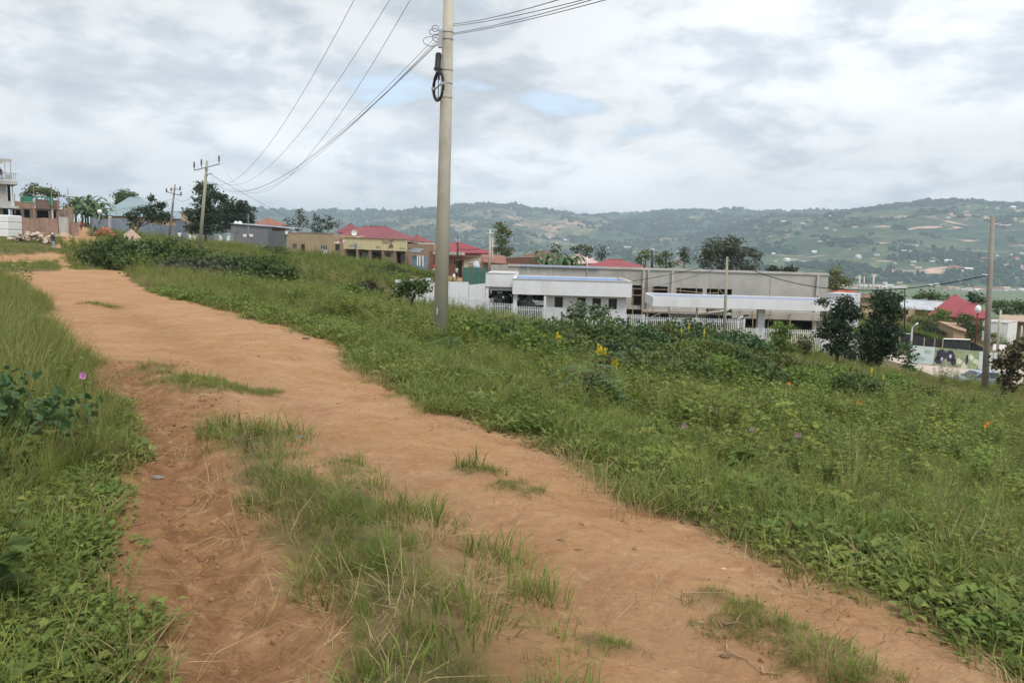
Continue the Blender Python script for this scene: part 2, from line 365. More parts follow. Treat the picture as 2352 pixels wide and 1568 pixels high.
RUTS = [(np.array([gz(*p)[:2] for p in pts]), w, dp) for pts, w, dp in [
    ([(560, 1600), (480, 1400), (430, 1250), (400, 1120), (370, 1020), (330, 930), (290, 850)], .16, .055),
    ([(700, 1600), (640, 1450), (540, 1300), (470, 1180), (440, 1080), (450, 990), (420, 930)], .14, .035),
    ([(1750, 1600), (1500, 1440), (1300, 1320), (1120, 1200), (960, 1110), (820, 1030), (700, 960), (560, 870), (420, 790), (260, 710)], .26, .05),
    ([(2352, 1700), (2000, 1500), (1700, 1350), (1500, 1260), (1250, 1130), (1000, 1010), (850, 940), (650, 840), (450, 740)], .3, .02)]]
def relief(x, y):
    """small height on top of the broad terrain, and the grassiness (0 earth .. 1 grown over)"""
    sd, mid = dirt_sd(x, y); R_ = np.hypot(x, y)
    wob = (fbm(x * 1.3, y * 1.3, 4, 21) - .5) * .7 + (fbm(x * 5, y * 5, 3, 31) - .5) * .25
    grass = sst(-.12, .22, sd + wob * np.clip(R_ / 6, .35, 1.5))
    tuft = np.zeros(x.shape)
    for tx, ty, r_ in TUFTS: tuft = np.maximum(tuft, 1 - sst(r_ * .5, r_ * 1.3, np.hypot(x - tx, y - ty)))
    grass = np.where(mid < .05, grass * (.35 + .65 * sst(.25, -.1, sdf(MIDT, x, y))), grass)
    h = .05 * (fbm(x * .8, y * .8, 4, 5) - .5) + .035 * (fbm(x * 3.5, y * 3.5, 4, 6) - .5) * (1 - grass * .5)
    h = h + .024 * (fbm(x * 14, y * 14, 3, 7) - .5)
    for P, w, dp in RUTS:
        d = dseg(P, x, y, False); h = h - dp * np.exp(-(d / w) ** 2) + dp * .45 * np.exp(-((d - w * 2.0) / (w * .6)) ** 2)
    d = dseg(RUTS[0][0], x, y, False)
    h = h - .05 * np.exp(-(d / .28) ** 2) * np.maximum(0, fbm(x * 9, y * 5, 4, 77) - .5) * 2.2 * 1.4
    h = h + .07 * sst(0, -.5, mid) * (fbm(x * 2.2, y * 2.2, 3, 88) + .3)
    h = h + .10 * grass * sst(0, 1.2, sd) + .025 * tuft
    return h * (1 - sst(60, 120, R_)), grass, tuft, sd, mid
def Z(x, y):
    x = np.atleast_1d(np.asarray(x, float)); y = np.atleast_1d(np.asarray(y, float))
    return H(x, y) + relief(x, y)[0]
def g1(px, d):
    """ground point below pixel column px at depth d"""
    q = at(px, 640, d); q = at(px + (q[2] - H(q[0], q[1])) * 0, 640, d); z = float(Z(q[0], q[1])[0]); return np.array([q[0], q[1], z])

az = np.concatenate([np.linspace(-180, -62, 60, endpoint=False), np.linspace(-62, -46, 24, endpoint=False), np.linspace(-46, 46, 760, endpoint=False), np.linspace(46, 62, 24, endpoint=False), np.linspace(62, 180, 60, endpoint=False)])
def ring_mesh(rs, name, mat_, fine):
    A_, R_ = np.meshgrid(np.radians(az), rs); x = R_ * np.sin(A_); y = R_ * np.cos(A_)
    z = H(x, y)
    extra = None
    if fine:
        h, gr, tu, sd, mid = relief(x, y); z = z + h; extra = np.maximum(gr, tu * .55); dmp = np.maximum(1.0 * np.exp(-(dseg(RUTS[0][0], x, y, False) / .62) ** 2), np.maximum(.85 * np.exp(-(dseg(RUTS[1][0], x, y, False) / .45) ** 2), .35 * np.exp(-(dseg(RUTS[2][0], x, y, False) / .35) ** 2)))
    nr, na = x.shape; V = np.stack([x.ravel(), y.ravel(), z.ravel()], 1)
    i = np.arange(nr - 1)[:, None] * na; j = np.arange(na)[None, :]; jn = (j + 1) % na
    F = np.stack([(i + j).ravel(), (i + jn).ravel(), (i + na + jn).ravel(), (i + na + j).ravel()], 1)[:, ::-1]
    if fine:
        V = np.vstack([V, [[0, 0, z[0].mean()]]])
    o = npmesh(name, V, F, mat_, smooth=True)
    if fine:
        at_ = o.data.attributes.new('grassy', 'FLOAT', 'POINT'); at_.data.foreach_set('value', np.append(extra.ravel(), 0).astype(np.float32))
        at_ = o.data.attributes.new('damp', 'FLOAT', 'POINT'); at_.data.foreach_set('value', np.append(dmp.ravel(), 0).astype(np.float32))
    return o
def nodes_of(name):
    m_ = bpy.data.materials.new(name); m_.use_nodes = True; t = m_.node_tree; t.nodes.clear()
    class Q: pass
    q = Q(); q.m = m_; q.t = t
    def n(k, **kw):
        a = t.nodes.new(k)
        for x_, b in kw.items(): setattr(a, x_, b)
        return a
    q.n = n; q.ln = t.links.new
    co = n('ShaderNodeTexCoord').outputs['Object']
    def nz(scale, det=6, rough=.6, dist=0, sc=None, rot=0, vec=None):
        v = vec or co
        if sc or rot:
            mp = n('ShaderNodeMapping'); q.ln(v, mp.inputs[0]); mp.inputs['Scale'].default_value = sc or (1, 1, 1); mp.inputs['Rotation'].default_value = (0, 0, rot); v = mp.outputs[0]
        a = n('ShaderNodeTexNoise'); a.inputs['Scale'].default_value = scale; a.inputs['Detail'].default_value = det; a.inputs['Roughness'].default_value = rough; a.inputs['Distortion'].default_value = dist; q.ln(v, a.inputs['Vector']); return a.outputs['Fac']
    def mr(f, a, b, c=0., d=1.):
        r_ = n('ShaderNodeMapRange'); r_.inputs[1].default_value = a; r_.inputs[2].default_value = b; r_.inputs[3].default_value = c; r_.inputs[4].default_value = d; q.ln(f, r_.inputs[0]); return r_.outputs[0]
    def mix(f, a, b, bt='MIX'):
        x_ = n('ShaderNodeMix', data_type='RGBA', blend_type=bt)
        for i_, v in ((0, f), (6, a), (7, b)):
            if isinstance(v, (int, float)): x_.inputs[i_].default_value = v
            elif isinstance(v, tuple): x_.inputs[i_].default_value = (*v, 1)
            else: q.ln(v, x_.inputs[i_])
        return x_.outputs[2]
    def mth(op, a, b=None):
        x_ = n('ShaderNodeMath', operation=op)
        for i_, v in enumerate((a, b)):
            if v is None: continue
            if isinstance(v, (int, float)): x_.inputs[i_].default_value = v
            else: q.ln(v, x_.inputs[i_])
        return x_.outputs[0]
    q.co, q.nz, q.mr, q.mix, q.mth = co, nz, mr, mix, mth
    return q
def finish(q, col, rough=.9, bump=None, dist=.02, strength=.6, spec=.2):
    b = q.n('ShaderNodeBsdfPrincipled'); b.inputs['Roughness'].default_value = rough; b.inputs['Specular IOR Level'].default_value = spec
    q.ln(col, b.inputs['Base Color'])
    if bump is not None:
        bp = q.n('ShaderNodeBump'); bp.inputs['Strength'].default_value = strength; bp.inputs['Distance'].default_value = dist; q.ln(bump, bp.inputs['Height']); q.ln(bp.outputs[0], b.inputs['Normal'])
    o = q.n('ShaderNodeOutputMaterial'); q.ln(b.outputs[0], o.inputs[0]); return q.m
q = nodes_of('earth_ground')
pale = (.43, .265, .140); warm = (.375, .200, .080); dark = (.33, .165, .085)
c = q.mix(q.mr(q.nz(.55, 5), .35, .65), pale, warm)
c = q.mix(q.mr(q.nz(2.2, 9, .75), .46, .66, 0, .75), c, dark)
c = q.mix(q.mr(q.nz(1.0, 6, .6, 0, (1, 3.5, 1), .6), .45, .7, 0, .4), c, (.49, .31, .175))
vo = q.n('ShaderNodeTexVoronoi', feature='DISTANCE_TO_EDGE'); vo.inputs['Scale'].default_value = 5
wv = q.n('ShaderNodeVectorMath', operation='ADD'); q.ln(q.co, wv.inputs[0]); nn = q.n('ShaderNodeTexNoise'); nn.inputs['Scale'].default_value = 4; q.ln(q.co, nn.inputs['Vector']); nsc = q.n('ShaderNodeVectorMath', operation='SCALE'); nsc.inputs['Scale'].default_value = .16; q.ln(nn.outputs['Color'], nsc.inputs[0]); q.ln(nsc.outputs[0], wv.inputs[1]); q.ln(wv.outputs[0], vo.inputs['Vector'])
crk = q.mth('MULTIPLY', q.mr(vo.outputs['Distance'], 0.0, .05, 1, 0), q.mr(q.nz(.9, 4), .5, .62))
c = q.mix(q.mth('MULTIPLY', crk, .12), c, (.30, .155, .085))
da = q.n('ShaderNodeAttribute', attribute_name='damp'); dk = q.mth('MULTIPLY', da.outputs['Fac'], q.mr(q.nz(5, 8, .75), .38, .56, .35, 1))
c = q.mix(dk, c, (.20, .100, .042))
c = q.mix(q.mth('MULTIPLY', q.mr(q.nz(16, 6, .7), .54, .64), .5), c, (.29, .15, .08))
c = q.mix(q.mth('MULTIPLY', q.mr(q.nz(5, 8, .7, 1.0, (1, 3.2, 1), .75), .53, .60), .45), c, (.31, .17, .095))
c = q.mix(q.mth('MULTIPLY', q.mr(q.nz(9, 7, .7), .56, .66), .4), c, (.56, .36, .23))
peb = q.mr(q.nz(60, 3, .6), .62, .72, 0, .5); c = q.mix(peb, c, (.30, .16, .09))
ga = q.n('ShaderNodeAttribute', attribute_name='grassy')
soil = q.mix(q.mr(q.nz(3, 6), .35, .65), (.075, .075, .028), (.19, .14, .065))
soil = q.mix(q.mr(q.nz(.12, 5), .55, .7, 0, .4), soil, (.25, .14, .07))
c = q.mix(ga.outputs['Fac'], c, soil)
bh = q.mth('ADD', q.mth('MULTIPLY', q.nz(7, 9, .65), 1.0), q.mth('MULTIPLY', crk, -.2))
bh = q.mth('ADD', bh, q.mth('MULTIPLY', q.nz(1.6, 6, .6, 0, (1, 2.5, 1), .7), .8))
bh = q.mth('ADD', bh, q.mth('MULTIPLY', q.nz(34, 6, .7), .35))
MAT_GROUND = finish(q, c, .95, bh, .06, .9)
rs = np.concatenate([np.geomspace(.35, 12, 320, endpoint=False), np.geomspace(12, 60, 110, endpoint=False), np.geomspace(60, 330, 60)])
ground = tag(ring_mesh(rs, 'ground', MAT_GROUND, True), 'reddish dirt road and the grassy earth either side of it', None, None, 'structure')

# ---- hills and valley
q = nodes_of('hill_land')
wd = q.mr(q.nz(.0042, 10, .70, .4), .44, .55)
c = q.mix(wd, (.080, .110, .052), (.016, .036, .022))
vo = q.n('ShaderNodeTexVoronoi'); vo.inputs['Scale'].default_value = .014; mp = q.n('ShaderNodeMapping'); mp.inputs['Scale'].default_value = (.6, 1.4, 1); mp.inputs['Rotation'].default_value = (0, 0, .5); q.ln(q.co, mp.inputs[0]); q.ln(mp.outputs[0], vo.inputs['Vector'])
sep = q.n('ShaderNodeSeparateColor'); q.ln(vo.outputs['Color'], sep.inputs[0])
fld = q.mix(sep.outputs[0], (.075, .115, .042), (.155, .165, .075))
c = q.mix(q.mth('MULTIPLY', q.mr(q.nz(.0022, 5), .46, .58), q.mr(sep.outputs[1], .3, .7, 0, .75)), c, fld)
c = q.mix(q.mr(q.nz(.03, 8, .75), .50, .58, 0, .85), c, (.018, .040, .020))
bare = q.mth('MULTIPLY', q.mr(q.nz(.0065, 7, .65, .5, (.7, 1.8, 1)), .575, .63), q.mr(q.nz(.0011, 2), .42, .52))
sa = q.n('ShaderNodeAttribute', attribute_name='scar'); bare = q.mth('MAXIMUM', bare, q.mth('MULTIPLY', sa.outputs['Fac'], q.mr(q.nz(.010, 8, .75, .6), .47, .55)))
c = q.mix(q.mth('MULTIPLY', bare, .9), c, (.66, .42, .31))
g_ = q.n('ShaderNodeSeparateXYZ'); q.ln(q.co, g_.inputs[0])
pch = q.mr(q.nz(.011, 9, .78), .50, .57, 0, .6); c = q.mix(pch, c, (.030, .062, .028))
flat = q.mr(g_.outputs[2], -62, -56, 1, 0)
plain = q.mix(q.mr(q.nz(.008, 7, .6, 0, (.3, 2.4, 1)), .4, .62), (.17, .165, .085), (.085, .14, .05))
c = q.mix(q.mth('MULTIPLY', flat, .9), c, plain)
MAT_HILL = finish(q, c, 1.0, q.nz(.02, 8, .7), 8.0, .5)
rs2 = np.concatenate([np.geomspace(330, 1700, 50, endpoint=False), np.linspace(1700, 6200, 230), [7200, 9000]])
az_keep = az; az = np.concatenate([np.linspace(-180, -46, 60, endpoint=False), np.linspace(-46, 46, 640, endpoint=False), np.linspace(46, 180, 60, endpoint=False)])
# stitch: first ring dips under the ground sheet a little so that no gap shows
rs2[0] = 322
hills = ring_mesh(rs2, 'hills', MAT_HILL, False)
_x, _y = hills_xy = np.array([(v.co.x, v.co.y) for v in hills.data.vertices]).T; _z = H(_x, _y); _px = CX + FPX * _x / np.maximum(_y, 1) * 1.0; _py = hzn(_px) - (_z - 1.7) / np.maximum(_y, 1) * FPX
_s = np.zeros(len(_x))
for (a, b, c_, d_) in ((1290, 522, 75, 16), (1245, 545, 50, 8), (1395, 512, 25, 6), (940, 510, 45, 10), (1130, 490, 40, 7), (1700, 512, 40, 6), (2080, 500, 60, 7), (1180, 500, 30, 7), (1050, 520, 40, 12)): _s = np.maximum(_s, np.exp(-((_px - a) / c_) ** 2 - ((_py - b) / d_) ** 2) * (_y > 1500))
_a = hills.data.attributes.new('scar', 'FLOAT', 'POINT'); _a.data.foreach_set('value', _s.astype(np.float32))
for v in range(len(az)): hills.data.vertices[v].co.z -= 1.0
az = az_keep
tag(hills, 'long green hills and flat valley floor far beyond the town', None, None, 'structure')

# ---- haze
hb = MB().box(-9600, 9600, -9600, 9600, -80, 262).build('haze', None, loc=(0, 0, 0))
hb.data.materials.clear(); hm = bpy.data.materials.new('haze_air'); hm.use_nodes = True; t_ = hm.node_tree; t_.nodes.clear()
pv = t_.nodes.new('ShaderNodeVolumePrincipled'); pv.inputs['Color'].default_value = (.72, .86, 1.0, 1); pv.inputs['Density'].default_value = 1.7e-4; pv.inputs['Anisotropy'].default_value = .2
mo = t_.nodes.new('ShaderNodeOutputMaterial'); t_.links.new(pv.outputs[0], mo.inputs['Volume']); hb.data.materials.append(hm)
tag(hb, 'pale air haze over the valley', None, None, 'stuff')
# ================================================================ buildings and street things
m_white = mat('white_render', (.69, .70, .72), .7, .05, .6, dirt=((.50, .47, .43), .5, .6))
m_whitemetal = mat('white_metal', (.64, .65, .67), .45, .04)
m_conc = mat('raw_concrete', (.41, .40, .375), .9, .16, .35, bump=.4, bscale=6, dirt=((.24, .22, .19), .6, .5))
m_conc2 = mat('pale_concrete', (.47, .455, .43), .9, .12, .6, dirt=((.28, .26, .23), .5, .8))
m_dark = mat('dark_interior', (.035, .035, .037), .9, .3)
m_pane = mat('dark_glass', (.035, .042, .048), .12, .2, spec=.6)
m_wood = mat('raw_timber', (.36, .27, .18), .9, .25, 3)
m_pole = mat('grey_wood_pole', (.26, .235, .20), .9, .2, 1.2, bump=.3, bscale=15)
m_polec = mat('concrete_pole', (.50, .46, .385), .9, .10, .9, bump=.25, bscale=14, dirt=((.25, .22, .175), .75, 1.6))
m_poleg = mat('treated_green_pole', (.33, .32, .23), .9, .15, .8)
m_wire = mat('black_cable', (.035, .035, .04), .6, .1)
m_wire2 = mat('aluminium_wire', (.16, .16, .17), .5, .1)
m_blue = mat('blue_roof_sheet', (.13, .25, .50), .5, .08, .5, stripes=(6, 'X'))
m_bluep = mat('pale_blue_sheet', (.40, .45, .56), .5, .06)
m_red = mat('maroon_roof', (.22, .060, .066), .6, .12, .25, stripes=(3, 'X'), dirt=((.16, .06, .05), .6, .35))
m_red2 = mat('bright_red_roof', (.27, .052, .060), .6, .10, .25, stripes=(3, 'X'))
m_teal = mat('teal_roof', (.22, .29, .31), .6, .08, .2, stripes=(2.5, 'X'))
m_rust = mat('rusty_roof', (.27, .13, .09), .85, .3, .8, stripes=(4, 'X'))
m_brownroof = mat('brown_roof', (.17, .085, .065), .8, .2, .6)
m_tin = mat('tin_sheet', (.52, .54, .57), .45, .12, .5, metal=.25, stripes=(5, 'X'))
m_brick = mat('red_brick', (.26, .135, .095), .95, .25, 1.5, dirt=((.20, .10, .07), .5, 2))
m_brickp = mat('pale_brick', (.33, .215, .165), .95, .25, 1.2, dirt=((.30, .17, .11), .6, .8))
m_brownw = mat('brown_plaster', (.43, .33, .215), .9, .12, .5, dirt=((.30, .22, .14), .5, .45))
m_yellow = mat('cream_plaster', (.66, .57, .34), .9, .07, .8, dirt=((.42, .34, .20), .65, .9))
m_ochre = mat('ochre_plaster', (.42, .31, .19), .9, .15, .6, dirt=((.35, .24, .14), .5, .6))
m_mud = mat('brown_column', (.28, .19, .135), .9, .15, 1)
m_greyw = mat('grey_block_wall', (.175, .185, .20), .9, .10, .6, dirt=((.25, .23, .21), .5, .5))
m_bluew = mat('blue_grey_sheet', (.25, .30, .36), .7, .08, .4, stripes=(4, 'X'))
m_netg = mat('green_net', (.05, .22, .15), .9, .25, 3)
m_cream = mat('cream_wall', (.55, .50, .40), .9, .10, .6, dirt=((.36, .30, .22), .5, .7))
m_black = mat('black_plastic', (.018, .019, .021), .22, .1, spec=.5)
m_letter = mat('white_lettering', (.75, .76, .76), .6, .05)
m_ink = mat('faded_ink', (.18, .13, .09), .9, .2)
m_pink = mat('pinkish_sheet', (.50, .36, .33), .8, .2, .8)
m_signw = mat('white_sign', (.78, .78, .77), .5, .04)
m_skin = mat('brown_skin', (.10, .055, .035), .6, .1)
m_asph = mat('pale_paving', (.46, .39, .33), .95, .07, .4)
m_insul = mat('brown_porcelain', (.06, .04, .04), .3, .1)
m_steel = mat('galvanised_steel', (.45, .45, .46), .4, .1, metal=.5)
def V3(*a): return np.array(a, float)
def frame(pL, dL, pR, dR, y=640): return Fr(at(pL, y, dL), at(pR, y, dR))
def zg(fr, a, t=0):
    p = fr.P(a, t, 0); return float(H(p[0], p[1]))
def window(fr, root, s0, s1, z0, z1, t=0.0, mf=None, mp=None, bars=0, depth=.10):
    """frame, pane as its sub-part"""
    mb = MB(); w = .06; mf = mf or m_pole; mp = mp or m_pane
    fr.box(mb, s0, s0 + w, t - .02, t + depth, z0, z1); fr.box(mb, s1 - w, s1, t - .02, t + depth, z0, z1)
    fr.box(mb, s0 + w, s1 - w, t - .02, t + depth, z0, z0 + w); fr.box(mb, s0 + w, s1 - w, t - .02, t + depth, z1 - w, z1)
    for k in range(bars):
        c = s0 + (s1 - s0) * (k + 1) / (bars + 1); fr.box(mb, c - .02, c + .02, t - .01, t + depth * .6, z0 + w, z1 - w)
    o = mb.build('window', mf, root)
    fr.bx(s0 + w + .003, s1 - w - .003, t + depth * .7, t + depth * .7 + .03, z0 + w + .003, z1 - w - .003).build('pane', mp, o)
    return o
def door(fr, root, s0, s1, z0, z1, t=0.0, m=None):
    o = fr.bx(s0, s1, t, t + .05, z0, z1).build('door', m or m_dark, root)
    fr.bx(s1 - .16, s1 - .08, t - .04, t - .002, (z0 + z1) / 2 - .05, (z0 + z1) / 2 + .05).build('handle', m_steel, o)
    return o
def root_at(fr, name, a, label, cat, group=None, t=0.0):
    p = fr.P(a, t, 0); return thing(name, (p[0], p[1], H(p[0], p[1])), label, cat, group)
def textpart(body, fr, s, z, h, m, parent, t=-.012, name='lettering', width=None):
    cu = bpy.data.curves.new('t', 'FONT'); cu.body = body; cu.size = h / .7; cu.extrude = .004
    o = bpy.data.objects.new('t', cu); COL.objects.link(o); bpy.context.view_layer.update()
    me = bpy.data.meshes.new_from_object(o.evaluated_get(bpy.context.evaluated_depsgraph_get())); bpy.data.objects.remove(o); bpy.data.curves.remove(cu)
    w = max((v.co.x for v in me.vertices), default=1); k = width / w if width else 1
    off = Vector(parent_loc(parent))
    for v in me.vertices:
        p = fr.P(s + v.co.x * k, t - v.co.z, z + v.co.y); v.co = Vector([float(c) for c in p]) - off
    me.name = name; me.materials.clear(); me.materials.append(m); o = bpy.data.objects.new(name, me); COL.objects.link(o); o.parent = parent; return o

# ---------------- kiosk: white flat-roofed building with two water tanks
def kiosk():
    fr = frame(1150, 63.2, 1452, 63.0, 660); fL = frame(1116, 69.3, 1182, 69.2, 660)
    r = root_at(fr, 'kiosk_building', 8, 'white flat-roofed kiosk with four dark windows behind the palisade fence', 'building')
    sR, zt = fr.px(*ZE(2113, 500)); s0, _ = fr.px(*ZE(508, 455)); _, zb = fr.px(*ZE(2110, 703)); gz_ = zg(fr, 8) - .3
    # parapet fascia round an open top
    mb = MB(); T = .22; D = 8.6
    fr.box(mb, s0, sR, 0, T, zb, zt); fr.box(mb, s0, sR, D - T, D, zb, zt); fr.box(mb, s0, s0 + T, T, D - T, zb, zt); fr.box(mb, sR - T, sR, T, D - T, zb, zt)
    fr.box(mb, s0 + T, sR - T, T, D - T, zb, zb + .12)
    mb.build('parapet', m_white, r)
    fr.bx(s0 - .04, sR + .04, -.05, T + .02, zt + .003, zt + .06).build('coping', m_cream, r); fr.bx(s0, sR, D - T, D + .03, zt + .003, zt + .06).build('coping', m_cream, r); fr.bx(sR - T, sR + .04, T + .02, D - T, zt + .003, zt + .06).build('coping', m_cream, r)
    mb = MB(); fr.slab(mb, s0 + T + .01, sR - T - .01, T + .01, D - T - .01, zt - .62, zt - .62, zt - .10, zt - .10); mb.build('roof', m_blue, r)
    # walls, windows
    sw0, _ = fr.px(*ZE(925, 800), .7); sw1, _ = fr.px(*ZE(2033, 800), .7)
    wins = []
    for x0, y0, x1, y1 in ((1072, 693, 1180, 838), (1374, 704, 1486, 850), (1580, 712, 1690, 856), (1797, 718, 1904, 864)):
        a, z1 = fr.px(*ZE(x0, y0), .7); b, z0 = fr.px(*ZE(x1, y1), .7); wins.append((a, b, z0, z1))
    fr.wall(MB(), sw0, sw1, .7, .95, gz_, zb, wins).build('wall', m_white, r)
    fr.bx(sw1 - .25, sw1, .953, 8.2, gz_, zb).build('wall', m_white, r)
    fr.bx(s0 + .3, sw1 - .27, 8.0, 8.2, gz_, zb).build('wall', m_white, r)
    for w in wins: window(fr, r, *w, t=.78, mf=mat('dark_frame', (.06, .065, .07), .5), mp=m_pane)
    # tank bays: back wall coloured near-black for the shade of the recess, white columns
    sc, _ = fr.px(*ZE(537, 800), .3)
    fr.bx(sc - .15, sc + .15, .3, .6, gz_, zb).build('column', m_white, r)
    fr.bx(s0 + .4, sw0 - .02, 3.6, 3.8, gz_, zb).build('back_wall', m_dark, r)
    fr.bx(sw0, sw0 + .2, .953, 3.6, gz_, zb).build('side_wall', m_white, r)
    # left block
    a0, z1 = fL.px(*ZE(145, 378)); a1, _ = fL.px(*ZE(520, 400)); _, z0 = fL.px(*ZE(200, 558))
    mb = MB(); DL = 6.5
    fL.box(mb, a0, a1 + .2, 0, .2, z0, z1); fL.box(mb, a0, a0 + .2, .2, DL, z0, z1); fL.box(mb, a0, a1 + .2, DL, DL + .2, z0, z1); fL.box(mb, a0 + .2, a1 + .1, .2, DL, z0, z0 + .1)
    mb.build('parapet', m_white, r)
    fL.bx(a0 - .04, a1 + .2, -.04, .22, z1 + .003, z1 + .06).build('coping', m_cream, r); fL.bx(a0, a1 + .2, DL, DL + .22, z1 + .003, z1 + .05).build('coping', m_cream, r)
    fL.bx(a0, a0 + .28, .1, .35, gz_ - .3, z0).build('column', m_white, r)
    _, zl = fL.px(*ZE(200, 608), .35)
    fL.bx(a0 + .29, a1 + .1, .35, .55, zl, z0).build('lintel', m_white, r)
    fL.bx(a0 + .3, a1 - .05, 3.6, 3.8, gz_ - .3, z0).build('back_wall', m_dark, r)  # near-black as well: shade of the left bay put into the wall colour
    fL.bx(a0, a0 + .2, .36, 3.58, gz_ - .3, z0).build('side_wall', m_white, r)
    # tanks are things of their own
    tl = [('tall black plastic water tank in the left bay of the white kiosk', fL, 335, 622, 1.13, 1.0, None), ('black plastic water tank beside the kiosk column, lettering in white', fr, 735, 652, 1.13, 1.0, 1)]
    for lab, F_, x, y, rad, tt, tx in tl:
        s, zt_ = F_.px(*ZE(x, y), tt - .8); p = F_.P(s, tt + .2, 0); b = gz_ - .1
        t_ = thing('water_tank', (p[0], p[1], b), lab, 'water tank', 'black water tanks under the kiosk roof')
        hh = zt_ - b; pr = [(rad, 0)]
        for k in range(7):
            z = (hh - .75) * k / 6; pr += [(rad, z), (rad * 1.0, z + .12), (rad * .985, z + .16)] if k < 6 else [(rad, z)]
        pr += [(rad * .97, hh - .6), (rad * .85, hh - .38), (rad * .6, hh - .17), (rad * .3, hh - .06)]
        MB().lathe((p[0], p[1], b), pr, 40).build('body', m_black, t_, smooth=True)
        MB().lathe((p[0], p[1], b + hh - .10), [(.27, 0), (.27, .13), (.24, .16), (.1, .19)], 20).build('lid', m_black, t_)
        for dx in (-.75, .7):
            q = F_.P(s + dx, tt - .1, b + hh - .38); MB().lathe(q, [(.05, 0), (.05, .22), (.02, .25)], 8).build('inlet_cap', m_black, t_)
        q0, q1 = F_.P(s - .25, tt - 1.05, 0), F_.P(s + .25, tt - .2, 0)
        F_.bx(s - .24, s + .24, tt - rad + .23, tt - .3, b + hh - 1.15, b + hh - .12).build('filler_neck', m_black, t_)
        F_.bx(s - .22, s + .22, tt - rad + .20, tt - rad + .30, b + hh - .11, b + hh - .07).build('neck_rim', m_steel, t_)
        if tx:
            s2, z2 = F_.px(*ZE(790, 772), tt - 1.1); textpart('AFRITANKS', F_, s2, z2, .17, m_letter, t_, t=tt - 1.12, width=1.0)
            s2, z2 = F_.px(*ZE(800, 803), tt - 1.3); textpart('10,000Lt', F_, s2, z2, .15, m_letter, t_, t=tt - 1.12, width=.85)
        else:
            s2, z2 = F_.px(*ZE(150, 738), tt - 1.3); textpart('TANKS', F_, s2 + .15, z2, .17, m_letter, t_, t=tt - 1.12, width=.5)
            s2, z2 = F_.px(*ZE(158, 765), tt - 1.3); textpart('000Lt', F_, s2 + .2, z2, .15, m_letter, t_, t=tt - 1.12, width=.42)
kiosk()

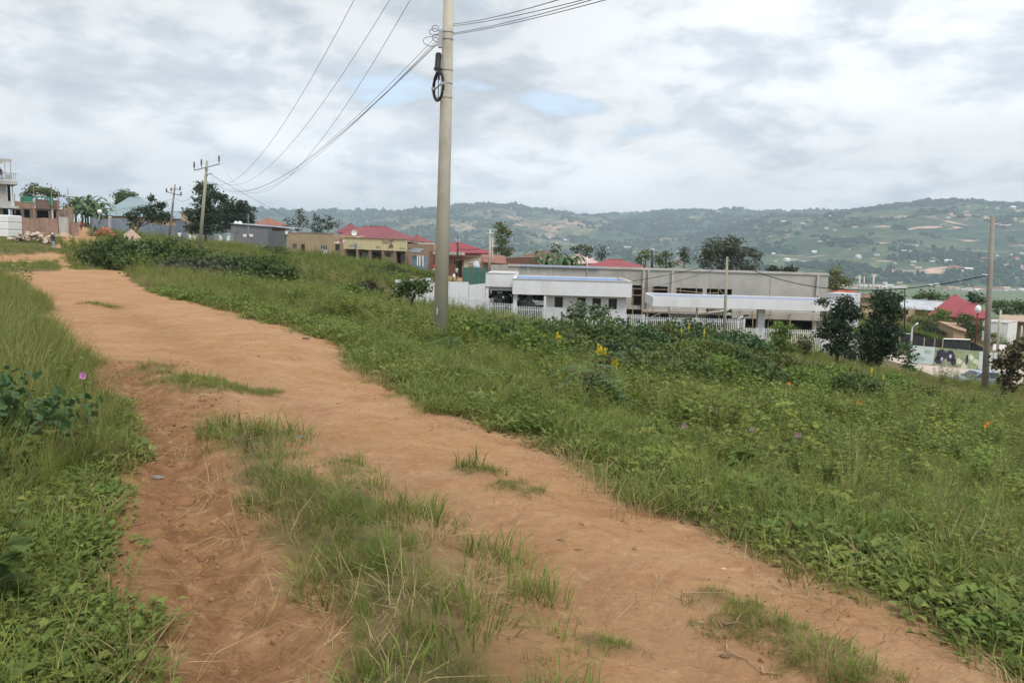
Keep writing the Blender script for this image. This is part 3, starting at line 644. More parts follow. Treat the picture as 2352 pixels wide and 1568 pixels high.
# ---------------- palisade fence
def palisade():
    fa = frame(1040, 59.5, 1320, 57.2, 700)
    fb = frame(1340, 57.0, 1995, 58.0, 740)
    roots = {id(fa): thing('palisade_fence', fa.P(0, 0, H(*fa.P(0, 0, 0)[:2])), 'white steel palisade fence stepping down the slope below the black water tanks', 'fence'), id(fb): thing('palisade_fence', fb.P(0, 0, H(*fb.P(0, 0, 0)[:2])), 'long white steel palisade fence in front of the forecourt canopy and grey hall', 'fence')}; root = roots[id(fa)]
    segs = [(fa, ZD(1000, 1000), ZD(1228, 1012), 1.75), (fa, ZD(1242, 1045), ZD(1538, 1050), 1.75), (fa, ZD(1548, 1110), ZD(1862, 1116), 1.85), (fa, ZD(1890, 1156), ZD(2262, 1162), 2.0), (fa, ZD(2300, 1166), ZD(2452, 1175), 2.0), (fa, ZE(1120, 850), ZE(1200, 860), 2.0),
            (fb, ZE(2028, 925), ZE(2284, 930), 1.9), (fb, ZF(432, 858), ZF(912, 872), 2.35), (fb, ZF(918, 872), ZF(1368, 880), 2.45), (fb, ZF(1374, 964), ZF(1486, 968), 1.75), (fb, ZF(1532, 968), ZF(1690, 972), 1.75), (fb, ZF(1700, 974), ZF(2112, 990), 1.75), (fb, ZF(2118, 990), ZF(2440, 1002), 1.75)]
    pm = None; n = 0
    for fr, (xa, ya), (xb, yb), h in segs:
        root = roots[id(fr)]
        s0, z0 = fr.px(xa, ya); s1, z1 = fr.px(xb, yb); L_ = s1 - s0; zt = (z0 + z1) / 2; g = zt - h
        mb = MB(); fr.box(mb, s0, s0 + .09, 0, .09, g - .5, zt - .02); fr.box(mb, s1 - .09, s1, 0, .09, g - .5, zt - .02)
        fr.box(mb, s0 + .09, s1 - .09, .02, .07, zt - .28, zt - .22); fr.box(mb, s0 + .09, s1 - .09, .02, .07, g + .22, g + .28)
        pan = mb.build('rail_frame', m_whitemetal, root)
        k = max(3, int(L_ / .145)); 
        for i in range(k):
            a = s0 + .09 + (L_ - .18) * (i + .5) / k; p = fr.P(a, -.012, g)
            if pm is None:
                b_ = MB(); w = .024
                b_.add([(-w, -.012, 0), (w, -.012, 0), (w, .012, 0), (-w, .012, 0), (-w, -.012, 1.62), (w, -.012, 1.62), (w, .012, 1.62), (-w, .012, 1.62), (-.034, -.012, 1.69), (.034, -.012, 1.69), (.034, .012, 1.69), (-.034, .012, 1.69), (0, 0, 1.75)],
                       [(0, 1, 5, 4), (1, 2, 6, 5), (2, 3, 7, 6), (3, 0, 4, 7), (4, 5, 9, 8), (5, 6, 10, 9), (6, 7, 11, 10), (7, 4, 8, 11), (8, 9, 12), (9, 10, 12), (10, 11, 12), (11, 8, 12)])
                o = b_.build('picket', m_whitemetal, pan, loc=(0, 0, 0)); 
                off = Vector(parent_loc(pan))
                for v in o.data.vertices: v.co += off
                pm = o.data
            else:
                o = bpy.data.objects.new('picket', pm); COL.objects.link(o); o.parent = pan
            o.location = Vector([float(c) for c in p]) - Vector(parent_loc(pan)); o.scale = (1, 1, h / 1.75); o.rotation_euler.z = math.atan2(fr.e[1], fr.e[0]); n += 1
    print('picket n', n)
    # low plinth under the right part and the white gate pillar
    s0, _ = fb.px(*ZF(1374, 1160)); s1, z = fb.px(*ZF(2440, 1196)); fb.bx(s0, s1, .1, .35, z - .6, z + .12).build('plinth', m_conc2, root)
    root = roots[id(fa)]
    s0, z1 = fa.px(*ZE(925, 800)); s1, _ = fa.px(*ZE(947, 800)); fa.bx(s0, s1, -.05, .2, z1 - 2.9, z1 + .6).build('gate_pillar', m_white, root)
    print('pickets', n)
palisade()

# ---------------- grey unfinished hall
def hall():
    fr = frame(1164, 90, 1903, 86.5, 640)
    r = root_at(fr, 'unfinished_concrete_hall', 20, 'long grey unfinished concrete building with scaffold-lined openings behind the canopy', 'building')
    sa, zt = fr.px(*ZE(440, 268)); sb, zt2 = fr.px(*ZF(2150, 484)); zt = (zt + zt2) / 2; g = zg(fr, 20) - 1.6
    ho = []
    def H_(x0, y0, x1, y1, c=ZF):
        a, z1 = fr.px(*c(x0, y0)); b, z0 = fr.px(*c(x1, y1)); ho.append((a, b, z0, z1)); return ho[-1]
    ws = [H_(305, 565, 388, 770), H_(492, 575, 636, 646), H_(720, 590, 964, 664), H_(1006, 597, 1240, 664)]
    lo = [H_(250, 790, 388, 1000), H_(445, 830, 640, 1000), H_(1000, 785, 1226, 1000), H_(1370, 870, 1486, 1060), H_(1530, 880, 1770, 1060), H_(1800, 885, 1992, 1060)]
    fr.wall(MB(), sa, sb, 0, .35, g, zt, ho).build('facade', m_conc, r)
    fr.bx(sa, sb + .04, -.12, .5, zt + .003, zt + .22).build('roof_edge', m_conc2, r)
    fr.bx(sb - .35, sb, .36, 11, g, zt).build('side_wall', m_conc2, r); fr.bx(sa, sa + .3, .36, 11, g, zt).build('side_wall', m_conc, r)
    fr.bx(sa, sb, 11, 11.3, g, zt).build('rear_wall', m_conc, r)
    # rooms: floor slab, inner wall seen through the openings
    _, zs = fr.px(*ZF(1200, 790)); fr.bx(sa + .3, sb - .36, .36, 10.9, zs - .2, zs).build('floor_slab', m_conc2, r)
    fr.bx(sa + .3, sb - .36, .36, 10.9, zt - .25, zt - .02).build('roof_slab', m_conc2, r)
    fr.bx(sa + .3, sb - .36, 6, 6.2, g, zs - .2).build('inner_wall', m_conc, r)
    fr.bx(sa + .3, sb - .36, 5, 5.2, zs + .003, zt - .26).build('inner_wall', m_brick, r)
    # piers
    for x0, x1, dp, m in ((398, 412, .35, m_conc2), (445, 458, .35, m_conc2), (668, 688, .3, m_conc2), (1600, 1606, .06, m_conc2), (1036, 1040, .05, m_conc2), (2030, 2050, .3, m_conc2)):
        a, _ = fr.px(*ZF(x0, 600)); b, _ = fr.px(*ZF(x1, 600)); fr.bx(a, b, -dp, -.003, g, zt - .02).build('pier', m, r)
    for x in (700, 1000):
        a, _ = fr.px(*ZE(x, 350)); fr.bx(a, a + .25, -.08, -.003, zt - 2.5, zt - .02).build('pier', m_conc2, r)
    # ledge over the ground floor
    a, z0 = fr.px(*ZF(390, 815)); b, _ = fr.px(*ZF(1226, 815)); fr.bx(a, b, -.9, -.003, z0, z0 + .25).build('ledge', m_conc2, r)
    a, z0 = fr.px(*ZF(1230, 868)); b, z1 = fr.px(*ZF(2100, 815)); fr.bx(a, b, -.7, -.003, z0, z0 + .85).build('beam', mat('dusty_concrete', (.41, .38, .335), .9, .14, .5), r)
    a, _ = fr.px(*ZE(612, 300)); b, _ = fr.px(*ZE(1660, 330)); fr.bx(a, b, -.25, -.125, zt + .02, zt + .26).build('blue_flashing', m_bluep, r)
    # scaffold, a thing of its own: timber uprights and ledgers
    sc = thing('timber_scaffold', fr.P(ws[0][0], -.9, zg(fr, ws[0][0])), 'thin timber scaffold lashed against the grey concrete facade', 'scaffold')
    sl_ = []
    for x, y0, y1 in ((398, 560, 1000), (452, 545, 1000), (500, 560, 830), (655, 590, 1000), (757, 585, 665), (908, 575, 665), (1115, 560, 665), (1120, 785, 1000), (1605, 780, 900), (1440, 800, 960), (1790, 830, 1010), (2005, 850, 1000), (560, 820, 1000), (310, 600, 1000), (1325, 790, 870)):
        a, z1 = fr.px(*ZF(x, y0), -.9); a2, z0 = fr.px(*ZF(x - 4, y1), -.9); MB().tube([fr.P(a2, -.9, z0), fr.P(a, -.9, z1)], .05, 6).build('upright', m_wood, sc)
    for x0, y0, x1, y1 in ((305, 597, 388, 600), (300, 660, 388, 662), (455, 605, 640, 608), (720, 615, 960, 637), (1006, 638, 1115, 640), (390, 805, 640, 815), (640, 800, 930, 806), (940, 835, 1130, 790), (1540, 888, 1800, 835), (1370, 838, 1640, 842), (250, 850, 390, 860), (1120, 600, 1170, 665), (250, 870, 330, 930), (470, 870, 580, 825)):
        a, z0 = fr.px(*ZF(x0, y0), -1.0); b, z1 = fr.px(*ZF(x1, y1), -1.0); MB().tube([fr.P(a, -1.0, z0), fr.P(b, -1.0, z1)], .045, 6).build('ledger', m_wood, sc)
    a, z0 = fr.px(*ZF(1010, 828), -1.3); p = [fr.P(a, -1.2, z0), fr.P(a + 2.2, -1.2, z0 + .35), fr.P(a + 2.5, -.4, z0 + .5), fr.P(a + .5, -.3, z0 + .1)]
    MB().hexa([(x, y, z - .04) for x, y, z in p] + p).build('plank_deck', m_conc2, sc)
    return fr
hall_fr = hall()

# ---------------- forecourt canopy
def canopy():
    fr = frame(1499, 69, 1985, 68.4, 690)
    r = root_at(fr, 'forecourt_canopy', 8, 'long white flat forecourt canopy on square columns in front of the grey hall', 'canopy')
    s0, z1 = fr.px(*ZF(500, 672)); s1, zr = fr.px(*ZF(2260, 724)); dz = zr - z1; _, z0 = fr.px(*ZF(500, 762)); D = 5.2; T = .15
    mb = MB(); fr.slab(mb, s0, s1, 0, T, z1, z1 + dz, z1 + dz, z1, z1 - z0); mb.build('fascia', m_white, r)
    mb = MB(); fr.slab(mb, s0, s1, D - T, D, z1 + .05, z1 + .05 + dz, z1 + dz + .05, z1 + .05, z1 - z0); mb.build('fascia', m_white, r)
    mb = MB(); fr.box(mb, s0, s0 + T, T, D - T, z0, z1); mb.build('fascia', m_white, r)
    mb = MB(); fr.box(mb, s1 - T, s1, T, D - T, z0 + dz, z1 + dz); mb.build('fascia', m_white, r)
    mb = MB(); fr.slab(mb, s0 + T, s1 - T, T, D - T, z0 + .12, z0 + dz + .12, z0 + dz + .12, z0 + .12, .1); mb.build('soffit', m_conc2, r)
    mb = MB(); fr.slab(mb, s0 + T, s1 - T, D - T - .02, D - T - .003, z1 - .02, z1 + dz - .02, z1 + dz - .02, z1 - .02, z1 - z0 - .2); mb.build('roof_lining', m_bluep, r)
    for x, w in ((1510, .30), (906, .07), (2130, .3), (2085, .12)):
        a, _ = fr.px(*ZF(x, 900), 1.5); fr.bx(a - w, a + w, 1.5 - w, 1.5 + w, zg(fr, a, 1.5) - .5, z0).build('column', m_white, r)
canopy()

# ---------------- slim white lamp posts with bent tops
def lampost(px, pyt, pyb, d, lab, bend=1, cat='lamp post', lamp=True):
    b = at(px, pyb, d); t = at(px + 3, pyt, d); k = t[2] - b[2]
    r = thing('lamp_post', (b[0], b[1], b[2]), lab, cat, 'white lamp posts by the forecourt')
    MB().tube([b, b + V3(0, 0, k * .82), b + V3(.06 * bend, 0, k * .9), b + V3(.22 * bend, -.1, k * .96), b + V3(.42 * bend, -.2, k)], .075, 8).build('post', m_whitemetal, r, smooth=True)
    if lamp:
        e = b + V3(.42 * bend, -.2, k); MB().box(e[0] - .12, e[0] + .22, e[1] - .1, e[1] + .1, e[2], e[2] + .12).build('camera_head', m_black, r)
lampost(*(ZF(1285, 0)[0],), ZF(0, 855)[1], 790, 55.5, 'white bent-top post with a dark camera head behind the palisade fence')
lampost(ZG(1052, 0)[0], ZG(0, 820)[1], 838, 72, 'white bent-top post standing before the printed banner wall', lamp=False)

# ---------------- white sheet fence left of the kiosk
def sheetfence():
    segs = [(ZD(270, 805), ZD(750, 778), 60, 60, 'ZD'), (ZD(752, 816), ZD(1000, 826), 61.5, 62), (ZD(1000, 828), ZD(1262, 832), 62, 62.5), (ZD(1264, 872), ZD(1484, 850), 63, 64.5)]
    r = thing('sheet_fence', g1(1000, 62), 'white corrugated sheet fence stepping up to the kiosk side', 'fence')
    for sg in segs:
        (xa, ya), (xb, yb), da, db = sg[:4]; A = at(xa, ya, da); B = at(xb, yb, db); fr = Fr(A, B); n = max(2, int(fr.len / .8))
        for i in range(n):
            s0 = fr.len * i / n; s1 = fr.len * (i + 1) / n - .012; za = A[2] + (B[2] - A[2]) * i / n; zb = A[2] + (B[2] - A[2]) * (i + 1) / n; mb = MB(); k = 8; vs = []
            for q in range(k + 1):
                s = s0 + (s1 - s0) * q / k; z = za + (zb - za) * q / k; tt = .025 * (q % 2) + .01 * ((i * 7) % 3); vs += [fr.P(s, tt, min(za, zb) - 3.2), fr.P(s, tt, z)]
            mb.add(vs, [(2 * q, 2 * q + 2, 2 * q + 3, 2 * q + 1) for q in range(k)])
            vs2 = [(x, y + .03, z) for x, y, z in vs]; mb.add(vs2, [(2 * q, 2 * q + 1, 2 * q + 3, 2 * q + 2) for q in range(k)])
            mb.build('sheet', m_whitemetal, r)
        fr.bx(0, .08, .05, .13, A[2] - 3.3, A[2] + .02).build('fence_post', m_whitemetal, r)
sheetfence()

# ---------------- yellow shop terrace
def yellow():
    fr = frame(*[ZC(1090, 0)[0], 133], *[ZC(1840, 0)[0], 127], 600)
    r = root_at(fr, 'shop_terrace', 6, 'single-storey cream shop terrace with brown columns and open verandah', 'building')
    a, z1 = fr.px(*ZC(1110, 503)); b, z1b = fr.px(*ZC(1840, 527)); _, z0 = fr.px(*ZC(1110, 632)); _, z0b = fr.px(*ZC(1840, 664)); g = min(zg(fr, 0), zg(fr, fr.len)) - .6
    mb = MB(); fr.slab(mb, a, b, 0, .25, z1, z1b, z1b, z1, z1 - z0); par = mb.build('parapet', m_yellow, r)
    mb = MB(); fr.slab(mb, a - .3, b + .1, -.12, .4, z1 + .12, z1b + .12, z1b + .12, z1 + .12, .12); mb.build('coping', m_mud, r)
    fr.bx(a, b, .26, 2.8, z0 - .12, z0 - .02).build('verandah_ceiling', m_greyw, r)
    ho = []
    for x0, y0, x1, y1 in ((1178, 668, 1246, 772), (1270, 672, 1312, 776), (1424, 676, 1552, 776), (1716, 684, 1770, 786)):
        s0, zz1 = fr.px(*ZC(x0, y0), 2.8); s1, zz0 = fr.px(*ZC(x1, y1), 2.8); ho.append((s0, s1, zz0 - 1, zz1))
    fr.wall(MB(), a, b, 2.8, 3.0, g, z0, ho).build('shop_wall', m_cream, r)
    for i, h in enumerate(ho): fr.bx(h[0] + .02, h[1] - .02, 3.3, 3.35, g, h[3]).build('door', m_dark, r)
    s0, _ = fr.px(*ZC(1575, 700), 1.2); s1, _ = fr.px(*ZC(1695, 700), 1.2); w0, w1 = fr.px(*ZC(1605, 0), 1.2)[0], fr.px(*ZC(1662, 0), 1.2)[0]
    _, q1 = fr.px(*ZC(1630, 682), 1.2); _, q0 = fr.px(*ZC(1630, 728), 1.2)
    fr.wall(MB(), s0, s1, 1.2, 1.35, g, z0b - .1, [(w0, w1, q0, q1)]).build('front_wall', m_yellow, r); window(fr, r, w0, w1, q0, q1, t=1.22, bars=2, mp=mat('grey_glass', (.16, .17, .18), .3))
    for x in (1108, 1258, 1408, 1560, 1700, 1838):
        s, _ = fr.px(*ZC(x, 700)); fr.bx(s - .22, s + .22, .02, .42, g, z0 - .02 if x < 1500 else z0b - .02).build('column', m_mud, r)
    s0, _ = fr.px(*ZC(1318, 700), 2.7); s1, _ = fr.px(*ZC(1366, 700), 2.7); _, q1 = fr.px(*ZC(1340, 672), 2.7); fr.bx(s0, s1, 2.7, 2.78, g, q1).build('wall_panel', mat('pale_grey_paint', (.55, .55, .56)), r)
    s0, q1 = fr.px(*ZC(1785, 700), 2.7); s1, q0 = fr.px(*ZC(1810, 726), 2.7); fr.bx(s0, s1, 2.74, 2.78, q0, q1).build('notice', m_signw, r)
    fr.bx(a, b, 8, 8.2, g, z1 - .5).build('rear_wall', m_cream, r); fr.bx(a - .02, a + .2, .5, 8, g, z1 - .6).build('side_wall', m_mud, r); fr.bx(b - .2, b + .02, .5, 8, g, z1b - .6).build('side_wall', m_mud, r)
    mb = MB(); fr.slab(mb, a + .2, b - .2, .5, 8, z1 - .2, z1b - .2, z1b - .9, z1 - .9); mb.build('roof', m_tin, r)
    # faded painted words and bottle drawing on the parapet
    for x, y, t_, h, w in ((1168, 608, 'BAR', .28, .85), (1478, 624, 'BAR', .28, .85), (1757, 636, 'BOUTIQUE', .22, 1.0), (1560, 558, 'RESTO', .36, 1.9), (1565, 575, 'BAR', .26, 1.2), (1622, 632, 'STAR', .2, .95), (1640, 556, 'SHOP', .3, .9)):
        s, z = fr.px(*ZC(x, y), -.01); textpart(t_, fr, s, z, h, m_ink, par, width=w)
    s, z = fr.px(*ZC(1632, 618), -.01); mb = MB(); fr.box(mb, s, s + .9, -.02, -.004, z, z + .35); fr.box(mb, s + .2, s + .7, -.02, -.004, z + .35, z + .6); fr.box(mb, s + .35, s + .5, -.02, -.004, z + .6, z + 1.1); fr.box(mb, s + .5, s + .8, -.02, -.004, z + 1.1, z + 1.3); mb.build('painted_emblem', m_ink, par)
    s, z = fr.px(*ZC(1222, 632), -.01); mb = MB(); fr.box(mb, s, s + .7, -.02, -.004, z, z + .9); mb.build('painted_emblem', mat('blue_grey_paint', (.28, .30, .36)), par)
    # plastic chair and things on the verandah
    def chair(x, y, t, lab):
        s, z = fr.px(*ZC(x, y), t); c = thing('plastic_chair', fr.P(s, t, z), lab, 'chair')
        P = fr.P; fr.bx(s - .22, s + .22, t - .2, t + .2, z + .42, z + .46).build('seat', m_whitemetal, c); fr.bx(s - .22, s - .18, t - .2, t + .2, z + .47, z + .9).build('backrest', m_whitemetal, c)
        for i in (-1, 1):
            for j in (-1, 1): fr.bx(s + i * .19 - .025, s + i * .19 + .025, t + j * .17 - .02, t + j * .17 + .02, z, z + .42).build('leg', m_whitemetal, c)
    chair(1138, 770, 1.0, 'white plastic chair on the verandah of the cream shops')
    s, z = fr.px(*ZC(1260, 780), -1.0); mb = MB().lathe(fr.P(s, -1, z - .1), [(.55, 0), (.45, .25), (.25, .5), (.05, .62)], 10); tag(mb.build('cement_pile', mat('pale_powder', (.62, .58, .52)), loc=fr.P(s, -1, z)), 'small pale heap at the foot of a brown shop column', 'heap')
    s, z = fr.px(*ZC(1233, 498), .6); d_ = thing('satellite_dish', fr.P(s, .6, z), 'pale satellite dish on top of the cream shop terrace', 'satellite dish'); q = fr.P(s, .5, z + .75)
    MB().tube([fr.P(s, .6, z - .3), fr.P(s, .6, z + .6)], .04, 6).build('mast', m_steel, d_)
    dish(q, .48, d_)
    return fr
def dish(c, rad, parent, yaw=0):
    vs = []; fs = []; n = 16; rings = [0.02, .4, .75, 1.0]
    for k in rings:
        for i in range(n):
            a = 2 * math.pi * i / n; vs.append((c[0] + rad * k * math.cos(a), c[1] - .28 * rad * (k * k) , c[2] + rad * k * math.sin(a)))
    for j in range(3):
        for i in range(n): fs.append((j * n + i, j * n + (i + 1) % n, (j + 1) * n + (i + 1) % n, (j + 1) * n + i))
    o = MB().add(vs, fs).build('dish', m_signw, parent); s = o.modifiers.new('s', 'SOLIDIFY'); s.thickness = .02
    MB().tube([(c[0], c[1], c[2]), (c[0], c[1] - .5 * rad - .1, c[2])], .02, 5).build('feed_arm', m_steel, parent)
yfr = yellow()

# ---------------- brown shop with the small lean-to
def brownshop():
    fr = frame(ZC(425, 0)[0], 152, ZC(990, 0)[0], 147, 590)
    r = root_at(fr, 'brown_house', 6, 'low brown plaster building with one door and two windows left of the cream shops', 'building')
    a, z1 = fr.px(*ZC(445, 445)); b, z1b = fr.px(*ZC(990, 465)); g = min(zg(fr, 0), zg(fr, fr.len)) - .6; z1 = max(z1, z1b)
    ho = []
    for x0, y0, x1, y1 in ((500, 572, 550, 630), (597, 578, 645, 680), (825, 592, 910, 650)):
        s0, q1 = fr.px(*ZC(x0, y0)); s1, q0 = fr.px(*ZC(x1, y1)); ho.append((s0, s1, q0, q1))
    ho[1] = (ho[1][0], ho[1][1], g, ho[1][3])
    fr.wall(MB(), 0, b, 0, .25, g, z1, ho).build('wall', m_brownw, r)
    fr.bx(-.0, .25, .26, 7, g, z1 - .3).build('side_wall', m_brownw, r); fr.bx(b - .25, b, .26, 7, g, z1 - .3).build('side_wall', m_brownw, r); fr.bx(0, b, 7, 7.2, g, z1 - .2).build('rear_wall', m_brownw, r)
    fr.bx(.27, b - .27, .4, 6.9, z1 - .5, z1 - .42).build('roof', m_tin, r)
    fr.bx(0, b, -.06, .3, z1 + .003, z1 + .1).build('coping', m_mud, r)
    window(fr, r, *ho[0], t=.05, bars=2, mp=mat('purple_curtain', (.10, .08, .12))); window(fr, r, *ho[2], t=.05, bars=3, mf=m_signw)
    door(fr, r, ho[1][0], ho[1][1], g, ho[1][3], t=.18)
    s0, q1 = fr.px(*ZC(862, 650), -.05); s1, q0 = fr.px(*ZC(905, 702), -.05); fr.bx(s0, s1, -.06, -.004, q0, q1).build('wall_board', m_signw, r)
    s, z = fr.px(*ZC(432, 530), -.3); p = fr.P(s, -.3, z - 1.8); l = thing('wall_lamp', p, 'pole lamp with a white head at the corner of the brown house', 'lamp')
    MB().tube([p, V3(*p) + V3(0, 0, 2.9)], .05, 6).build('post', m_steel, l); MB().box(p[0] - .22, p[0] + .22, p[1] - .2, p[1] + .2, p[2] + 2.9, p[2] + 3.5).build('lamp_head', m_signw, l)
    # roof strip
    s0, z0 = fr.px(*ZC(445, 425), 1.5); s1, z2 = fr.px(*ZC(590, 450), 1.5); mb = MB(); fr.slab(mb, s0, s1, 1.2, 5, z0, z2, z2, z0); mb.build('roof_sheet', m_signw, r)
    f2 = frame(ZC(1000, 0)[0], 141, ZC(1092, 0)[0], 138, 590)
    r2 = root_at(f2, 'lean_to', 1, 'narrow pinkish lean-to with a dark window between the brown house and cream shops', 'shed'); L_ = f2.len
    s0, q1 = f2.px(*ZC(1003, 585)); s1, q0 = f2.px(*ZC(1055, 655)); g = zg(f2, 1) - .7; _, zt = f2.px(*ZC(1040, 575))
    f2.wall(MB(), 0, L_, 0, .2, g, zt, [(s0, s1, q0, q1)]).build('wall', m_brownw, r2); window(f2, r2, s0, s1, q0, q1, t=.03)
    _, za = f2.px(*ZC(1000, 555)); _, zb = f2.px(*ZC(1090, 495)); mb = MB(); f2.slab(mb, -.2, L_, -.4, 4, zt + .1, zt + .1, zb + .4, zb + .1); mb.build('roof', m_pink, r2)
    f2.bx(L_ - .3, L_ - .02, -.5, -.02, g, zb).build('corner_pier', m_mud, r2)
brownshop()

# ---------------- hipped houses
def house(name, lab, pL, dL, pR, dR, pys, depth, mw, mr, ridge, over=.6, group=None, wins=(), base=None, cat='house'):
    """pys: (roof ridge y, eave y) at the middle; ridge: two fractions of the length"""
    fr = frame(pL, dL, pR, dR, 600); r = root_at(fr, name, fr.len / 2, lab, cat, group)
    mid = (pL + pR) / 2; _, zr = fr.px(mid, pys[0], depth / 2); _, ze = fr.px(mid, pys[1]); g = min(zg(fr, 0), zg(fr, fr.len), ze - 2.6) - .5; L_ = fr.len
    ho = []
    for a, b, q0, q1 in wins: ho.append((L_ * a, L_ * b, ze - 2.4 + q0, ze - 2.4 + q1))
    fr.wall(MB(), over, L_ - over, over, over + .2, g, ze, ho).build('wall', mw, r)
    for h in ho: window(fr, r, *h, t=over + .04)
    fr.bx(over, over + .2, over + .21, depth - over, g, ze - .01).build('wall', mw, r); fr.bx(L_ - over - .2, L_ - over, over + .21, depth - over, g, ze - .01).build('wall', mw, r); fr.bx(over, L_ - over, depth - over, depth - over + .2, g, ze - .01).build('wall', mw, r)
    mb = MB(); fr.hip(mb, 0, L_, 0, depth, ze, zr, L_ * ridge[0], L_ * ridge[1]); ro = mb.build('roof', mr, r)
    a, b = fr.P(L_ * ridge[0], depth / 2, zr), fr.P(L_ * ridge[1], depth / 2, zr); MB().tube([a, b], .12, 6).build('ridge_cap', mr, ro)
    return fr, r
house('maroon_roof_house', 'house with the big maroon hipped roof behind the cream shops', ZC(900, 0)[0], 172, ZC(1590, 0)[0], 168, (ZC(0, 368)[1], ZC(0, 520)[1]), 20, m_cream, m_red, (.24, .68))
house('maroon_roof_peak', 'smaller peaked maroon roof rising left above the big hipped roof', ZC(1010, 0)[0], 182, ZC(1260, 0)[0], 182, (ZC(0, 335)[1], ZC(0, 440)[1]), 9, m_cream, m_red, (.46, .56))
house('maroon_roof_house', 'narrow maroon-roofed house right of the big roof beyond the shop terrace end', ZC(1690, 0)[0], 160, ZC(1990, 0)[0], 158, (ZC(0, 470)[1], ZC(0, 600)[1]), 11, m_cream, m_red, (.36, .46))
house('red_roof_house', 'bright red roofed house half hidden behind the near pole', ZC(2000, 0)[0], 155, ZD(1010, 0)[0], 150, (ZC(0, 550)[1], ZC(0, 670)[1]), 13, m_brick, m_red2, (.36, .55))
house('teal_roof_house', 'long house with a pale teal hipped roof behind the blue-grey compound wall', ZB(160, 0)[0], 186, ZB(1010, 0)[0], 193, (ZB(0, 500)[1], ZB(0, 722)[1]), 26, m_ochre, m_teal, (.42, .60))
house('teal_annex', 'lower teal roofed annex to the right of the big teal roof', ZB(880, 0)[0], 180, ZB(1180, 0)[0], 182, (ZB(0, 665)[1], ZB(0, 745)[1]), 8, m_ochre, m_teal, (.05, .85))
house('pink_roof_house', 'small rusty brown roof peeking out behind the round dark trees', ZB(1900, 0)[0], 190, ZB(2110, 0)[0], 188, (ZB(0, 740)[1], ZB(0, 822)[1]), 9, m_brownw, m_rust, (.35, .45))
house('brown_roof_house', 'brown hipped roof above the long brick wall beyond the white kiosk', ZD(1930, 0)[0], 150, ZD(2330, 0)[0], 148, (ZD(0, 405)[1], ZD(0, 500)[1]), 13, m_mud, m_brownroof, (.40, .52))
house('red_roof_house', 'bright red roofed house beyond the grey hall beside the thin mast', ZE(1400, 0)[0], 138, ZE(2000, 0)[0], 134, (ZE(0, 192)[1], ZE(0, 312)[1]), 14, m_cream, m_red2, (.30, .62))
house('pink_tiled_house', 'pale pink roofed house left of the bright red roof behind the hall', ZE(1050, 0)[0], 140, ZE(1420, 0)[0], 138, (ZE(0, 125)[1], ZE(0, 240)[1]), 12, m_cream, m_pink, (.4, .55))
house('tin_roof_house', 'long house with a bright tin roof left of the right-hand red roof', ZG(930, 0)[0], 126, ZG(1400, 0)[0], 120, (ZG(0, 606)[1], ZG(0, 692)[1]), 8, m_ochre, m_tin, (.02, .95), wins=((.62, .72, .8, 1.6),))
house('crimson_roof_house', 'tall crimson hipped roof between dark trees left of the right-hand pole', ZG(1270, 0)[0], 118, ZG(1880, 0)[0], 114, (ZG(0, 560)[1], ZG(0, 770)[1]), 15, m_brownw, m_red2, (.38, .44))
house('crimson_roof_wing', 'lower crimson roof wing joined on the right of the tall crimson roof', ZG(1560, 0)[0], 113, ZG(1880, 0)[0], 111, (ZG(0, 640)[1], ZG(0, 775)[1]), 9, m_brownw, m_red2, (.25, .6))
house('orange_house', 'orange house corner behind the hall beside two wooden poles', ZG(480, 0)[0], 115, ZG(640, 0)[0], 113, (ZG(0, 548)[1], ZG(0, 575)[1]), 6, m_ochre, m_rust, (.1, .9))
house('red_shed', 'small red-roofed shed at the right end of the grey hall', ZG(262, 0)[0], 112, ZG(390, 0)[0], 110, (ZG(0, 490)[1], ZG(0, 522)[1]), 4, m_brick, mat('brick_red_roof', (.42, .13, .08)), (.1, .7))

# ---------------- simple walled things
def wallthing(name, lab, cat, segs, m, th=.2, depth=None, pieces=1, group=None, below=1.2, coping=None):
    """segs: [((x,y) top-left, (x,y) top-right, dL, dR)] in picture points"""
    A = at(*segs[0][0], segs[0][2]); r = thing(name, (A[0], A[1], H(A[0], A[1])), lab, cat, group)
    for pa, pb, da, db in segs:
        A = at(*pa, da); B = at(*pb, db); fr = Fr(A, B)
        for i in range(pieces):
            s0 = fr.len * i / pieces; s1 = fr.len * (i + 1) / pieces - (.02 if pieces > 1 else 0); za = A[2] + (B[2] - A[2]) * i / pieces; zb = A[2] + (B[2] - A[2]) * (i + 1) / pieces
            g = min(zg(fr, s0), zg(fr, s1)) - below; P = fr.P; t = .02 * (i % 2)
            MB().hexa([P(s0, t, g), P(s1, t, g), P(s1, t + th, g), P(s0, t + th, g), P(s0, t, za), P(s1, t, zb), P(s1, t + th, zb), P(s0, t + th, za)]).build('wall_panel', m, r)
            if coping: MB().hexa([P(s0, t - .05, za + .003), P(s1, t - .05, zb + .003), P(s1, t + th + .05, zb + .003), P(s0, t + th + .05, za + .003), P(s0, t - .05, za + .12), P(s1, t - .05, zb + .12), P(s1, t + th + .05, zb + .12), P(s0, t + th + .05, za + .12)]).build('coping', coping, r)
    return r
wallthing('compound_wall', 'blue-grey sheet compound wall stepping down in front of the teal roof', 'wall',
          [(ZB(30, 730), ZB(70, 735), 168, 160), (ZB(70, 752), ZB(240, 756), 160, 158), (ZB(262, 742), ZB(480, 750), 158, 156), (ZB(575, 780), ZB(700, 785), 155, 154), (ZB(702, 812), ZB(745, 814), 154, 153.5), (ZB(848, 822), ZB(1040, 828), 153, 152), (ZB(1042, 768), ZB(1170, 775), 151.5, 150)], m_bluew, pieces=3)
